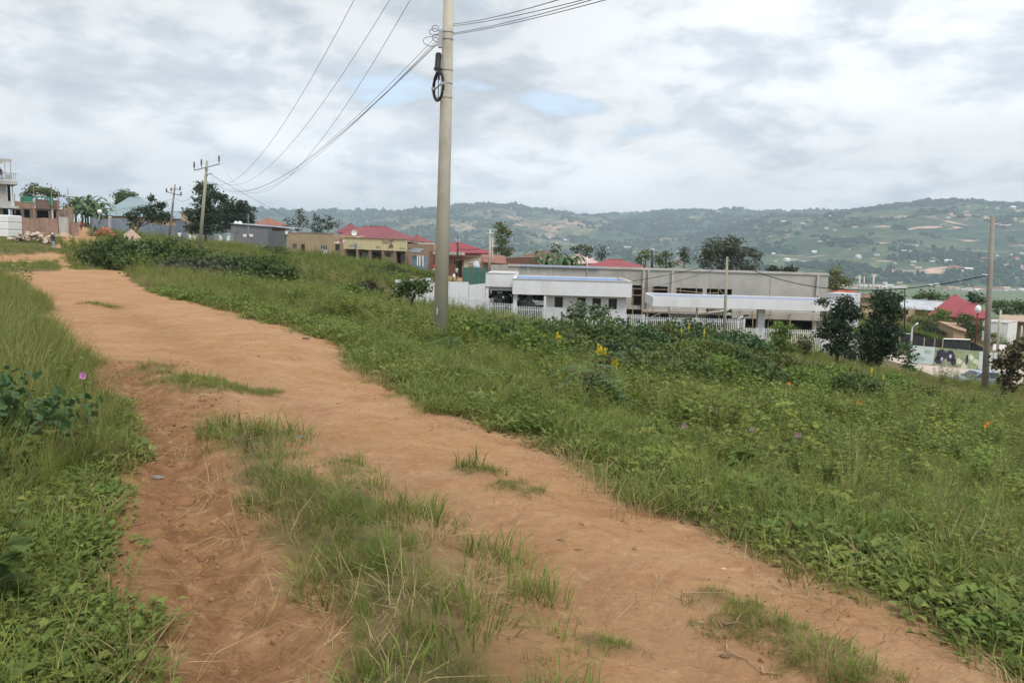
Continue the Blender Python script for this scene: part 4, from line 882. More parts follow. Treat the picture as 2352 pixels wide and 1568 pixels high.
wallthing('compound_gate', 'plain teal sheet gate in the blue-grey compound wall', 'gate', [(ZB(747, 806), ZB(846, 822), 153, 152.5)], mat('teal_sheet', (.24, .33, .36)), th=.1)
wallthing('gate_post', 'pale banded masonry post standing at the corner of the compound wall', 'post', [(ZB(243, 730), ZB(262, 730), 157, 157)], m_conc2, th=.8, coping=m_signw)
wallthing('grey_yard_wall', 'low dark grey wall left of the gate with white half moons', 'wall', [(ZB(1375, 905), ZB(1490, 912), 162, 161)], m_greyw)
wallthing('white_gate_wall', 'short white wall piece behind the dark tree', 'wall', [(ZB(1190, 935), ZB(1268, 942), 150, 150)], m_signw)
wallthing('tan_house_end', 'tan gable end between the teal annex and the tall dark tree', 'house', [(ZB(1100, 672), ZB(1185, 640), 172, 172)], m_brownw, th=4)
wallthing('brick_ruin_wall', 'long low red brick wall with broken top in front of the unfinished brick house', 'wall',
          [(ZA(100, 842), ZA(365, 850), 118, 119), (ZA(366, 868), ZA(560, 848), 119, 119.5), (ZA(561, 852), ZA(720, 860), 119.5, 120), (ZA(895, 905), ZA(990, 912), 122, 123)], m_brickp, pieces=3, th=.35)
wallthing('gate_pier', 'grey plastered pier standing in the red brick wall', 'pillar', [(ZA(736, 838), ZA(835, 842), 117, 117)], m_conc2, th=.5)
wallthing('brick_stump', 'broken brick pillar beside the open track on the left', 'pillar', [(ZA(862, 712), ZA(898, 716), 123, 123)], m_brickp, th=.5)
wallthing('brick_yard_wall', 'long brown brick yard wall behind the hall below the brown roof', 'wall', [(ZD(1760, 512), ZD(2205, 498), 128, 124)], m_brick, pieces=4, coping=m_pink)
wallthing('pale_yard_wall', 'pale plastered yard wall right of the brown brick wall', 'wall', [(ZD(2215, 505), ZD(2620, 530), 128, 124)], m_cream)
wallthing('brick_gatehouse', 'brick gatehouse wall between the red roof and near pole', 'wall', [(ZD(722, 420), ZD(838, 408), 118, 117)], m_brick, th=3)
wallthing('blue_yard_gate', 'blue-grey double gate with white posts beside the brick gatehouse', 'gate', [(ZD(500, 478), ZD(575, 478), 121, 120.6), (ZD(580, 480), ZD(712, 486), 120.6, 120)], mat('blue_gate', (.22, .30, .38)), th=.12)
for i, x in enumerate((572, 603, 645)):
    wallthing('gate_ornament', ['left', 'middle', 'right'][i] + ' curved white bar on the blue-grey yard gate', 'ornament', [(ZD(x - 7, 478), ZD(x + 7, 478), 119.8, 119.8)], m_signw, th=.1, below=-.8)
wallthing('white_yard_sheets', 'tall pale weathered sheet fence beside the wooden pole behind the kiosk', 'fence', [(ZD(1560, 598), ZD(1780, 602), 101, 99)], mat('weathered_white', (.52, .50, .47), dirt=((.33, .28, .24), .6, 1.5)), pieces=8, th=.06)
wallthing('yard_wall', 'low grey wall behind the unfinished hall', 'wall', [(ZD(1780, 592), ZD(1950, 600), 100, 98)], m_conc2)
wallthing('tin_shed', 'white tin shed beyond the right end of the grey hall', 'shed', [(ZG(262, 532), ZG(500, 545), 97, 95)], mat('white_tin', (.60, .62, .68), .5, .06), th=3, pieces=2)
wallthing('white_house', 'low white-walled house behind the right-hand pole', 'house', [(ZG(1765, 812), ZG(2010, 830), 104, 102)], m_signw, th=5, coping=m_conc2)
wallthing('yellow_house', 'ochre house at the right edge with a dark doorway', 'house', [(ZG(1950, 775), ZG(2230, 800), 110, 108)], m_ochre, th=6)
wallthing('ochre_porch', 'ochre wall stub in front of the tin-roofed house', 'wall', [(ZG(960, 690), ZG(1035, 692), 118, 117)], m_ochre, th=2)
wallthing('brown_yard_wall', 'weathered brown yard wall in front of the crimson roof', 'wall', [(ZG(1040, 760), ZG(1290, 770), 115, 113)], m_brickp)

def leanroof(name, lab, cat, pa, pb, pc, pd, da, db, th, m, mw=None, wall_h=2.4):
    """roof quad front-left, front-right, back-right, back-left in picture points"""
    A, B, C_, D_ = at(*pa, da), at(*pb, da), at(*pc, db), at(*pd, db); r = thing(name, (A[0], A[1], H(A[0], A[1])), lab, cat)
    q = [A, B, C_, D_]; MB().hexa([p - V3(0, 0, th) for p in q] + q).build('roof', m, r)
    if mw:
        q2 = [A + (C_ - A) * .06, B + (D_ - B) * .06, C_ + (A - C_) * .06, D_ + (B - D_) * .06]
        for i in range(4):
            a, b = q2[i], q2[(i + 1) % 4]; f = Fr(a, b); g = min(H(a[0], a[1]), H(b[0], b[1])) - .6
            P = f.P; MB().hexa([P(0, 0, g), P(f.len, 0, g), P(f.len, .15, g), P(0, .15, g), P(0, 0, a[2] - th - .02), P(f.len, 0, b[2] - th - .02), P(f.len, .15, b[2] - th - .02), P(0, .15, a[2] - th - .02)]).build('wall', mw, r)
    return r
leanroof('porch_roof', 'dark tin awning on a thin post right of the cream shops', 'awning', ZC(1870, 672), ZC(1990, 674), ZC(2055, 630), ZC(1850, 618), 120, 126, .08, m_black)
leanroof('rusty_lean_to', 'small shed with a rusty orange tin roof below the crimson house', 'shed', ZG(1480, 868), ZG(1605, 905), ZG(1600, 830), ZG(1330, 806), 98, 103, .08, mat('orange_rust', (.38, .25, .17), .9, .4, 1.2), m_ochre)
leanroof('yellow_house_roof', 'sun-bleached orange tin roof above the ochre house', 'roof', ZG(1950, 790), ZG(2230, 815), ZG(2230, 755), ZG(1945, 742), 107, 113, .1, mat('orange_rust2', (.40, .29, .21), .9, .3, 1))
leanroof('cream_gable_roof', 'low rusty gable roof on the cream house by the green netting', 'roof', ZD(1420, 560), ZD(1765, 585), ZD(1740, 478), ZD(1430, 456), 105, 112, .1, m_rust)
leanroof('cream_gable_eave', 'dark timber eave sloping along the cream gable', 'roof', ZD(1095, 535), ZD(1425, 462), ZD(1440, 455), ZD(1150, 528), 106.0, 109, .12, m_brownroof)

def gablehouse():   # cream gable wall by the green net
    A = at(*ZD(1195, 520), 106.5); B = at(*ZD(1420, 470), 106.2); fr = Fr(A, B); r = root_at(fr, 'cream_gable_house', 3, 'small cream gable house with a brick-filled window by the green netting', 'house')
    P = fr.P; g = min(zg(fr, 0), zg(fr, fr.len)) - .5; L_ = fr.len
    MB().hexa([P(0, 0, g), P(L_, 0, g), P(L_, .2, g), P(0, .2, g), P(0, 0, A[2] - .1), P(L_, 0, B[2] - .1), P(L_, .2, B[2] - .1), P(0, .2, A[2] - .1)]).build('gable_wall', m_cream, r)
    s0, q1 = fr.px(*ZD(1255, 582)); s1, q0 = fr.px(*ZD(1315, 622)); window(fr, r, s0, s1, q0, q1, t=-.05, mf=m_brick, mp=m_brick)
    f2 = frame(ZD(1422, 0)[0], 105.5, ZD(1760, 0)[0], 105, 600); _, z1 = f2.px(*ZD(1500, 575)); f2.bx(.1, f2.len - .3, .6, .8, zg(f2, 2) - .5, z1).build('front_wall', m_brownw, r)
    s0, _ = f2.px(*ZD(1440, 600)); s1, _ = f2.px(*ZD(1490, 600)); f2.bx(s0, s1, .4, .55, zg(f2, 1) - .4, z1 - .3).build('blue_door', m_bluew, r)
gablehouse()
def brickshop():
    fr = frame(ZD(1005, 0)[0], 115, ZD(1250, 0)[0], 113, 600); r = root_at(fr, 'brick_shop', 3, 'red brick shop with a cream parapet just right of the near pole', 'building')
    g = zg(fr, 2) - .6; _, zt = fr.px(*ZD(1100, 470)); _, zc = fr.px(*ZD(1100, 432)); L_ = fr.len + .6
    s0, q1 = fr.px(*ZD(1055, 535)); s1, q0 = fr.px(*ZD(1110, 605)); s2, q3 = fr.px(*ZD(1122, 540)); s3, _ = fr.px(*ZD(1170, 600))
    fr.wall(MB(), -3, L_, 0, .25, g, zt, [(s0, s1, q0, q1), (s2, s3, g, q3)]).build('brick_wall', m_brick, r)
    fr.bx(-3, fr.len * .75, -.3, .3, zt + .003, zc).build('parapet', m_cream, r); fr.bx(-3, L_ + .4, -.8, -.02, zt - .25, zt - .12).build('awning', m_brownroof, r)
    window(fr, r, s0, s1, q0, q1, t=.04, bars=1); door(fr, r, s2, s3, g, q3, t=.15)
    fr.bx(-3, L_, 5, 5.2, g, zt).build('rear_wall', m_brick, r); fr.bx(L_ - .2, L_, .26, 5, g, zt).build('side_wall', m_brick, r)
brickshop()
def netfence():
    r = thing('netting_fence', g1(ZD(1300, 0)[0], 97), 'green netting fence round the corner of the dirt road behind the kiosk', 'fence')
    pts = [(ZD(1185, 640), 102), (ZD(1260, 632), 100), (ZD(1340, 630), 98), (ZD(1420, 640), 96), (ZD(1490, 655), 94)]
    for (p, d), (p2, d2) in zip(pts, pts[1:]):
        A, B = at(*p, d), at(*p2, d2); fr = Fr(A, B); g0 = zg(fr, 0) - .2; g1_ = zg(fr, fr.len) - .2; P = fr.P
        MB().hexa([P(0, 0, g0), P(fr.len, 0, g1_), P(fr.len, .03, g1_), P(0, .03, g0), P(0, 0, A[2]), P(fr.len, 0, B[2]), P(fr.len, .03, B[2]), P(0, .03, A[2])]).build('netting', mat('teal_net', (.09, .27, .23), .9, .2, 2), r)
        MB().tube([P(0, -.05, g0), P(0, -.05, A[2] + .2)], .05, 6).build('stake', m_wood, r)
netfence()
p = at(*ZD(1360, 700), 99.5); b = thing('water_drum', (p[0], p[1], p[2]), 'pale blue drum standing against the green netting', 'drum'); MB().lathe(p, [(.42, 0), (.42, .9), (.36, 1.05), (.15, 1.12)], 16).build('body', mat('pale_blue_plastic', (.45, .58, .66)), b, smooth=True); MB().lathe(p + V3(0, 0, 1.13), [(.3, 0), (.3, .12), (.1, .18)], 12).build('lid', m_signw, b)

# ---------------- dark grey walled house with half-moon gate
def greyhouse():
    fr = frame(ZB(1690, 0)[0], 160, ZB(2170, 0)[0], 160, 560); r = root_at(fr, 'grey_block_house', 6, 'flat dark grey block house with two white tanks on its roof', 'building')
    _, z1 = fr.px(*ZB(1900, 830)); g = zg(fr, 6) - .8; L_ = fr.len
    fr.bx(0, L_, 0, .3, g, z1).build('wall', m_greyw, r); fr.bx(0, .3, .31, 9, g, z1).build('wall', m_greyw, r); fr.bx(L_ - .3, L_, .31, 9, g, z1).build('wall', m_greyw, r); fr.bx(0, L_, 9, 9.3, g, z1).build('wall', m_greyw, r)
    mb = MB(); fr.slab(mb, -.3, L_ + 4, -.3, 9.5, z1 + .35, z1 - .3, z1 - .1, z1 + .6); mb.build('roof', mat('grey_blue_roof', (.30, .33, .37)), r)
    f2 = frame(ZB(2135, 0)[0], 157, ZB(2325, 0)[0], 152, 560); r2 = root_at(f2, 'grey_block_annex', 2, 'grey block annex wall left of the brown house', 'building'); _, z2 = f2.px(*ZB(2200, 893)); f2.bx(0, f2.len, -.2, .1, zg(f2, 1) - .8, z2).build('wall', m_greyw, r2); f2.bx(f2.len - .3, f2.len, .12, 6, zg(f2, 1) - .8, z2 - .02).build('side_wall', m_greyw, r2)
    for x, w, lab in ((1745, .36, 'left'), (1793, .44, 'right')):
        s, z = fr.px(*ZB(x, 828), 1.5); q = fr.P(s, 1.5, z); t = thing('roof_tank', q, lab + ' of the two white round water tanks on the grey house roof', 'water tank', 'white tanks on the grey house')
        MB().lathe(q, [(w, 0), (w, .55), (w * .8, .72), (w * .3, .8)], 18).build('body', m_signw, t, smooth=True); MB().lathe(V3(*q) + V3(0, 0, .81), [(.14, 0), (.14, .08), (.05, .1)], 10).build('lid', m_signw, t)
    # gate with white half moons
    f3 = frame(ZB(1490, 0)[0], 160.5, ZB(1718, 0)[0], 159.5, 560); r3 = root_at(f3, 'half_moon_gate', 3, 'grey double gate with two white half moons left of the grey block house', 'gate'); L3 = f3.len; g = zg(f3, 3) - .3
    _, zt = f3.px(*ZB(1600, 935)); mg = mat('grey_green_gate', (.27, .32, .32)); mid = L3 * .5
    for i, (a, b) in enumerate(((0, mid - .03), (mid + .03, L3))):
        lf = f3.bx(a, b, 0, .08, g, zt).build('gate_leaf', mg, r3)
        cx_, _ = f3.px(*ZB(1548 if i == 0 else 1676, 990)); _, cz = f3.px(*ZB(1600, 990)); n = 16; sg = 1 if i == 0 else -1
        vs = [f3.P(cx_ + sg * .80 * math.sin(math.pi * k / n), -.02, cz + .84 * math.cos(math.pi * k / n)) for k in range(n + 1)]; ws = [(x, y + .018, z) for x, y, z in vs]
        MB().add(vs + ws, [tuple(range(n + 1)), *[(k, k + 1, n + 2 + k, n + 1 + k) for k in range(n)]]).build('half_moon', m_signw, lf)
    _, zr = f3.px(*ZB(1600, 875)); f3.bx(-.5, L3 + .6, .5, 5, zt + .5, zr).build('gate_canopy', m_greyw, r3)
    # sign pole in front
    s, z1 = fr.px(*ZB(1888, 690), -8); _, z0 = fr.px(*ZB(1885, 1050), -8); p = fr.P(s, -8, z0); q = fr.P(s, -8, z1); t = thing('sign_pole', p, 'dark pole with two white boards in front of the grey block house', 'sign')
    MB().tube([p, q], .11, 8).build('post', m_pole, t)
    for x0, x1 in ((1830, 1872), (1903, 1946)):
        a, zz1 = fr.px(*ZB(x0, 930), -8.2); b, zz0 = fr.px(*ZB(x1, 962), -8.2); fr.bx(a, b, -8.25, -8.15, zz0, zz1).build('sign_board', m_signw, t)
    a, zz = fr.px(*ZB(1850, 955), -8.1); b, _ = fr.px(*ZB(1925, 955), -8.1); fr.bx(a, b, -8.13, -8.05, zz - .1, zz + .1).build('crossbar', m_black, t)
greyhouse()

# ---------------- unfinished houses on the left
def leftframe():
    fr = frame(-60, 120.5, ZA(150, 0)[0], 123.5, 480); r = root_at(fr, 'concrete_frame_house', fr.len - 1, 'tall unfinished concrete frame house cut off by the left edge', 'building')
    Q = lambda x, y, t=0: fr.px(*ZA(x, y), t); g = zg(fr, fr.len) - .6
    def B(nm, x0, y0, x1, y1, t0, t1, m, pa=None):
        a, z1 = Q(x0, y0); b, z0 = Q(x1, y1); return fr.bx(a, b, t0, t1, z0, z1).build(nm, m, pa or r)
    B('ring_beam', -180, 92, 148, 150, .2, .6, m_conc); B('ring_beam', -180, 92, 60, 150, 2.9, 3.3, m_conc)
    for x0, x1 in ((55, 76), (128, 150), (-60, -40), (-180, -155)):
        B('column', x0, 150, x1, 372, .2, .6, m_conc2)
    B('parapet', 62, 305, 155, 372, .25, .5, m_conc); B('parapet', -180, 330, 60, 372, .25, .5, m_conc)
    a, z1 = Q(-180, 372); b, z0 = Q(218, 440); fr.bx(a, b, -1.0, 5.5, z0, z1).build('cornice_slab', m_conc2, r)
    B('wall', -180, 440, 94, 715, 0, .25, m_conc); B('column', 148, 440, 170, 680, 0, .3, m_conc2); B('window_shade_panel', 95, 440, 147, 680, .8, .85, m_dark); B('sill_wall', 95, 640, 147, 715, .02, .2, m_conc)  # near-black panel behind the window opening, stands in for shade inside
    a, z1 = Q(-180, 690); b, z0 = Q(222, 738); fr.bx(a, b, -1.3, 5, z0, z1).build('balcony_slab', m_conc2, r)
    B('column', 132, 738, 152, 900, 0, .4, m_conc2); B('wall', -180, 738, 50, 900, .5, .7, m_conc); B('doorway_shade_panel', 51, 738, 131, 900, 2, 2.1, m_dark); B('column', -60, 738, -40, 900, 0, .4, m_conc2)  # near-black panel in the doorway paints the shade of the room
    fr.bx(0, fr.len, 5.6, 5.8, g, Q(0, 440)[1]).build('rear_wall', m_conc, r)
    s0, z = Q(0, 320); 
    for k in range(7): a = Q(10 + k * 26, 0)[0]; MB().tube([fr.P(a, -.9, z - .6), fr.P(a + .05, -.9, z + .5)], .03, 5).build('rebar', m_pole, r)
    MB().tube([fr.P(Q(0, 0)[0], -.9, z + .35), fr.P(Q(205, 0)[0], -.9, z + .3)], .03, 5).build('guard_rail', m_pole, r)
leftframe()
def brickhouse():
    fr = frame(ZA(150, 0)[0], 129, ZA(900, 0)[0], 134, 500); r = root_at(fr, 'unfinished_brick_house', 10, 'unfinished brick house with green netting along its upper floor', 'building')
    Q = lambda x, y, t=0: fr.px(*ZA(x, y), t); g = zg(fr, 10) - .6; _, zs = Q(500, 738); _, zt = Q(500, 620)
    ho = []
    for x0, y0, x1 in ((155, 742, 262), (300, 742, 372), (460, 742, 606), (636, 745, 700)):
        a, z1 = Q(x0, y0); b, _ = Q(x1, y0); ho.append((a, b, g, z1))
    a0, b0 = Q(150, 0)[0], Q(900, 0)[0]; b1 = Q(840, 0)[0]
    fr.wall(MB(), a0, b1, 0, .3, g, zs, ho).build('ground_floor_wall', mat('grey_brown_brick', (.23, .175, .145), .95, .22, 1.4), r)
    fr.bx(a0, b1, .31, 9, zs - .2, zs + .1).build('floor_slab', m_conc, r)
    fr.bx(a0, b1, 5, 5.2, g, zs - .21).build('inner_wall', m_dark, r)  # near-black colour paints the shade seen through the ground floor openings
    fr.bx(Q(415, 0)[0], Q(715, 0)[0], -.2, .2, zs + .003, zt).build('upper_wall', mat('dark_brown_brick', (.19, .13, .11), .95, .2), r)
    fr.bx(Q(160, 0)[0], Q(414, 0)[0], 1.5, 1.8, zs + .103, zt - .4).build('upper_wall', m_brickp, r)
    fr.bx(Q(608, 0)[0], Q(632, 0)[0], -.5, -.2, g, zs).build('column', m_conc2, r); fr.bx(Q(372, 0)[0], Q(400, 0)[0], -.4, -.01, g, zs).build('column', m_brickp, r)
    # netting
    for x0, y0, x1, y1 in ((250, 578, 415, 668), (416, 578, 610, 604), (611, 590, 675, 695)):
        a, z1 = Q(x0, y0, -.5); b, z0 = Q(x1, y1, -.5); fr.bx(a, b, -.45, -.42, z0, z1).build('netting', m_netg, r)
    a, z1 = Q(745, 580, 2); b, z0 = Q(852, 655, 2); mb = MB(); fr.slab(mb, a, b, 1.5, 6, z0, z0 - .3, z1, z1); mb.build('blue_sheet_roof', mat('blue_lilac_sheet', (.30, .34, .46)), r)
    for x, y0, y1 in ((735, 560, 1000), (810, 700, 940), (845, 690, 930), (720, 600, 1000), (850, 480, 720), (255, 560, 800), (420, 430, 720), (640, 430, 720), (180, 550, 800)):
        s, z1 = Q(x, y0, -.8); _, z0 = Q(x, y1, -.8); MB().tube([fr.P(s, -.8, z0), fr.P(s, -.8, z1)], .06, 6).build('scaffold_pole', m_wood, r)
    for x0, y0, x1, y1 in ((720, 745, 900, 745), (800, 800, 890, 900), (250, 660, 440, 650)):
        s, z1 = Q(x0, y0, -.9); s2, z2 = Q(x1, y1, -.9); MB().tube([fr.P(s, -.9, z1), fr.P(s2, -.9, z2)], .06, 6).build('scaffold_pole', m_wood, r)
brickhouse()
def blockstack():
    r = thing('block_stack', g1(ZA(45, 0)[0], 100), 'white stacked bales at the left edge in front of the brick wall', 'stack'); b = at(*ZA(45, 1085), 100)
    for k, (y0, y1) in enumerate(((1085, 998), (996, 905), (903, 815))):
        p = at(*ZA(-60, y0), 100); q = at(*ZA(95 - k * 2, y1), 100); p[2] -= 1.2 if k == 0 else 0
        o = MB().box(p[0], q[0], 100, 103, p[2], q[2]).build('bale', m_signw, r); bv = o.modifiers.new('b', 'BEVEL'); bv.width = .12; bv.segments = 2
blockstack()

# ---------------- heaps
def heap(name, lab, px, py, d, w, h, m, seed, cat='heap', rough=.0):
    b = at(px, py, d); rng = np.random.RandomState(seed); n, k = 28, 10; vs = []; fs = []
    for j in range(k + 1):
        t = j / k; rr = w * (1 - t ** 1.15)
        for i in range(n):
            a = 2 * math.pi * i / n; e = 1 + .18 * math.sin(3 * a + seed) + .1 * rng.rand()
            x, y = b[0] + rr * e * math.cos(a), b[1] + rr * e * math.sin(a); z0 = float(H(x, y)) if j == 0 else 0
            vs.append((x, y, (min(z0, b[2]) - .15) if j == 0 else b[2] + h * t + rough * (rng.rand() - .5)))
    for j in range(k):
        for i in range(n): fs.append((j * n + i, j * n + (i + 1) % n, (j + 1) * n + (i + 1) % n, (j + 1) * n + i))
    return tag(MB().add(vs, fs).build(name, m, smooth=rough == 0, loc=b), lab, cat)
heap('sand_heap', 'tall pinkish sand heap beside the blue-grey compound wall', *ZA(1655, 1125), 96, 1.25, 1.25, mat('pink_sand', (.38, .28, .21), .95, .10), 3)
heap('gravel_heap', 'low spread sand heap at the foot of the brick wall', *ZA(800, 1095), 103, 1.1, .8, mat('pink_sand', (0, 0, 0)), 5)
def lumps(name, part, lab, cat, px, py, d, w, h, n, size, mats_, seed, brick=False):
    b = at(px, py, d); rng = random.Random(seed); r = thing(name, b, lab, cat)
    protos = []
    for k in range(4):
        mb = MB()
        if brick: mb.box(-.5, .5, -.25, .25, -.16, .16)
        else:
            bm = bmesh.new(); bmesh.ops.create_icosphere(bm, subdivisions=1, radius=.5)
            vs = [(v.co.x * (1 + .3 * rng.random()), v.co.y * (1 + .3 * rng.random()), v.co.z * (.6 + .3 * rng.random())) for v in bm.verts]; fs = [tuple(v.index for v in f.verts) for f in bm.faces]; bm.free(); mb.add(vs, fs)
        protos.append(mb)
    meshes = []
    for i in range(n):
        k = i % 4; u = rng.uniform(-1, 1); v = rng.uniform(-1, 1); q = max(0, 1 - u * u * .9) * h * rng.random()
        key = (k, i % len(mats_))
        if len(meshes) < 8:
            o = protos[k].build(part, mats_[i % len(mats_)], loc=(0, 0, 0)); meshes.append(o.data); 
        else: o = bpy.data.objects.new(part, meshes[i % 8]); COL.objects.link(o)
        o.parent = r; x, y = u * w, v * w * .5
        o.location = (x, y, float(Z(b[0] + x, b[1] + y)[0]) - b[2] + q + size * .35 + .05); s = size * rng.uniform(.7, 1.35); o.scale = (s, s, s); o.rotation_euler = (rng.uniform(-.6, .6), rng.uniform(-.6, .6), rng.uniform(0, 6.3))
stone = [mat('pale_stone', (.50, .41, .33), .9, .25, 3), mat('brown_stone', (.34, .24, .18), .9, .25, 3)]
lumps('stone_pile', 'stone', 'scattered pile of pale rough stones behind the man in the white cap', 'stone pile', *ZA(410, 1130), 89, 2.0, .9, 110, .42, stone, 4)
lumps('brick_pile', 'brick', 'heap of orange bricks at the bend of the far track', 'brick pile', *ZA(1310, 1085), 104, 1.1, 1.1, 120, .32, [mat('orange_brick', (.50, .19, .10), .9, .2, 3), mat('orange_brick2', (.40, .15, .09), .9, .2, 3)], 8, True)
# ================================================================ plants
RS = np.random.RandomState
def leafmat(name, c1, c2, rnd=.28, trans=.35, scale=1.5):
    return mat(name, c1, .62, .12, scale, col2=c2, rnd=rnd, trans=trans, spec=.25)
mg_grass = leafmat('grass_green', (.155, .210, .040), (.25, .285, .075))
mg_tall = leafmat('tall_grass', (.20, .215, .065), (.32, .29, .12))
mg_dry = leafmat('dry_straw', (.34, .25, .12), (.46, .36, .19), .2, .2)
mg_weed = leafmat('weed_leaf', (.14, .215, .036), (.23, .29, .060))
mg_weed2 = leafmat('weed_leaf_yellowish', (.18, .235, .040), (.27, .29, .07))
mg_herb = leafmat('low_herb_leaf', (.11, .185, .040), (.19, .25, .060))
mg_stem = leafmat('stem_green', (.13, .14, .05), (.18, .17, .07), .2, .1)
ml_dark = leafmat('dark_tree_leaf', (.030, .056, .030), (.064, .095, .042), .0, .22, .5)
ml_mid = leafmat('tree_leaf', (.070, .115, .036), (.135, .175, .055), .0, .28, .5)
ml_light = leafmat('light_leaf', (.12, .20, .040), (.21, .275, .065), .0, .35, .5)
ml_grey = leafmat('grey_green_leaf', (.07, .088, .055), (.11, .125, .075), .0, .25, .4)
ml_blue = leafmat('bluish_leaf', (.060, .120, .048), (.10, .165, .062), .0, .25, .5)
ml_olive = leafmat('olive_leaf', (.11, .145, .042), (.18, .195, .065), .0, .28, .5)
ml_brown = leafmat('brown_leaf', (.055, .048, .028), (.10, .085, .04), .0, .2, .6)
ml_pale = leafmat('pale_back_leaf', (.10, .145, .075), (.19, .23, .15), .0, .2, 2)
m_bark = mat('bark', (.12, .09, .065), .95, .3, 3)
m_yel = mat('yellow_petal', (.95, .78, .05), .6, .05, trans=.1)
m_pinkf = mat('pink_petal', (.62, .27, .52), .6, .1, trans=.3)
m_orf = mat('orange_petal', (.70, .28, .03), .6, .1, trans=.3)

def rotm(yaw, tilt, r):
    pass
def blades(n, h0, h1, w, rad, lean, seed, segs=2):
    r = RS(seed); V = []; F = []
    for i in range(n):
        a = r.rand() * 6.283; q = rad * math.sqrt(r.rand()); b = np.array([q * math.cos(a), q * math.sin(a), 0]); d = a + r.randn() * .9; l = lean * (.3 + r.rand())
        h = h0 + (h1 - h0) * r.rand(); ww = w * (.6 + .8 * r.rand()); s = np.array([-math.sin(d), math.cos(d), 0]) * ww / 2; o = np.array([math.cos(d), math.sin(d), 0])
        k = len(V)
        for j in range(segs):
            t = j / segs; p = b + o * l * h * t * t + np.array([0, 0, h * (t - .18 * l * t * t)]); V += [p - s * (1 - t * .5), p + s * (1 - t * .5)]
        V.append(b + o * l * h + np.array([0, 0, h * (1 - .30 * l)]))
        for j in range(segs - 1): F += [(k + 2 * j, k + 2 * j + 1, k + 2 * j + 3), (k + 2 * j, k + 2 * j + 3, k + 2 * j + 2)]
        e = k + 2 * (segs - 1); F.append((e, e + 1, e + 2))
    return V, F
def leaves(P, D, size, r, fold=.25, wid=.42, V=None, F=None):
    """P base points, D directions (unit); broad pointed leaves"""
    V = [] if V is None else V; F = [] if F is None else F
    for p, d, s in zip(P, D, size):
        up = np.array([0, 0, 1.0]); sd = np.cross(d, up); sd /= np.linalg.norm(sd) + 1e-6; up2 = np.cross(sd, d); k = len(V)
        up2 = up2 + sd * r.randn() * .35
        V += [p, p + d * s * .45 + sd * s * wid + up2 * s * fold * .5, p + d * s * .5, p + d * s * .45 - sd * s * wid + up2 * s * fold * .5, p + d * s - up2 * s * .15]
        F += [(k, k + 1, k + 2), (k, k + 2, k + 3), (k + 1, k + 4, k + 2), (k + 2, k + 4, k + 3)]
    return V, F
def unit(v): return v / (np.linalg.norm(v, axis=-1, keepdims=True) + 1e-9)
def stems(paths, w, V, F):
    for P in paths:
        k = len(V)
        for i, p in enumerate(P):
            ww = w * (1 - .6 * i / (len(P) - 1))
            for a in (0, 2.09, 4.19): V.append(np.array(p) + ww * np.array([math.cos(a), math.sin(a), 0]))
        for i in range(len(P) - 1):
            for a in range(3):
                b = (a + 1) % 3; q = k + 3 * i; F += [(q + a, q + b, q + 3 + b), (q + a, q + 3 + b, q + 3 + a)]
    return V, F
def weed(seed, h=.6, ns=4, nl=11, ls=.07, spread=.16):
    r = RS(seed); V = []; F = []; P = []; D = []; S = []; paths = []
    for i in range(ns):
        a = r.rand() * 6.28; b = np.array([math.cos(a), math.sin(a), 0]) * .05 * r.rand(); hh = h * (.6 + .5 * r.rand()); tip = b + np.array([math.cos(a) * spread * (.4 + r.rand()), math.sin(a) * spread * (.4 + r.rand()), hh]); m_ = (b + tip) / 2 + np.array([0, 0, hh * .08]); paths.append([b, m_, tip])
        for j in range(nl):
            t = .18 + .82 * (j + r.rand()) / nl; p = b * (1 - t) ** 2 + 2 * m_ * t * (1 - t) + tip * t * t; q = j * 2.4 + r.rand(); P.append(p); D.append([math.cos(q), math.sin(q), .25 + .5 * r.randn() * .5]); S.append(ls * (.6 + .8 * r.rand()) * (1.15 - .5 * t))
    stems(paths, .0038, V, F); n1 = len(F); leaves(P, unit(np.array(D)), S, r, V=V, F=F)
    return V, F, [1] * n1 + [0] * (len(F) - n1)
def lowherb(seed, rad=.22, n=70, ls=.04, h=.12):
    r = RS(seed); a = r.rand(n) * 6.28; q = rad * np.sqrt(r.rand(n)); P = np.stack([q * np.cos(a), q * np.sin(a), h * r.rand(n) * (1.1 - q / rad)], 1); D = unit(np.stack([np.cos(a + r.randn(n)), np.sin(a + r.randn(n)), .3 + .4 * r.rand(n)], 1))
    V, F = leaves(P, D, ls * (.6 + .8 * r.rand(n)), r, wid=.35); return V, F
def proto(V, F, mats_, mi=None, name='clump'):
    me = bpy.data.meshes.new(name); me.from_pydata([tuple(v) for v in V], [], [tuple(f) for f in F])
    for m_ in mats_: me.materials.append(m_)
    if mi: me.polygons.foreach_set('material_index', mi)
    return bpy.data.objects.new(name, me)
def pcol(name, objs):
    c = bpy.data.collections.new(name)
    for o in objs: c.objects.link(o)
    return c
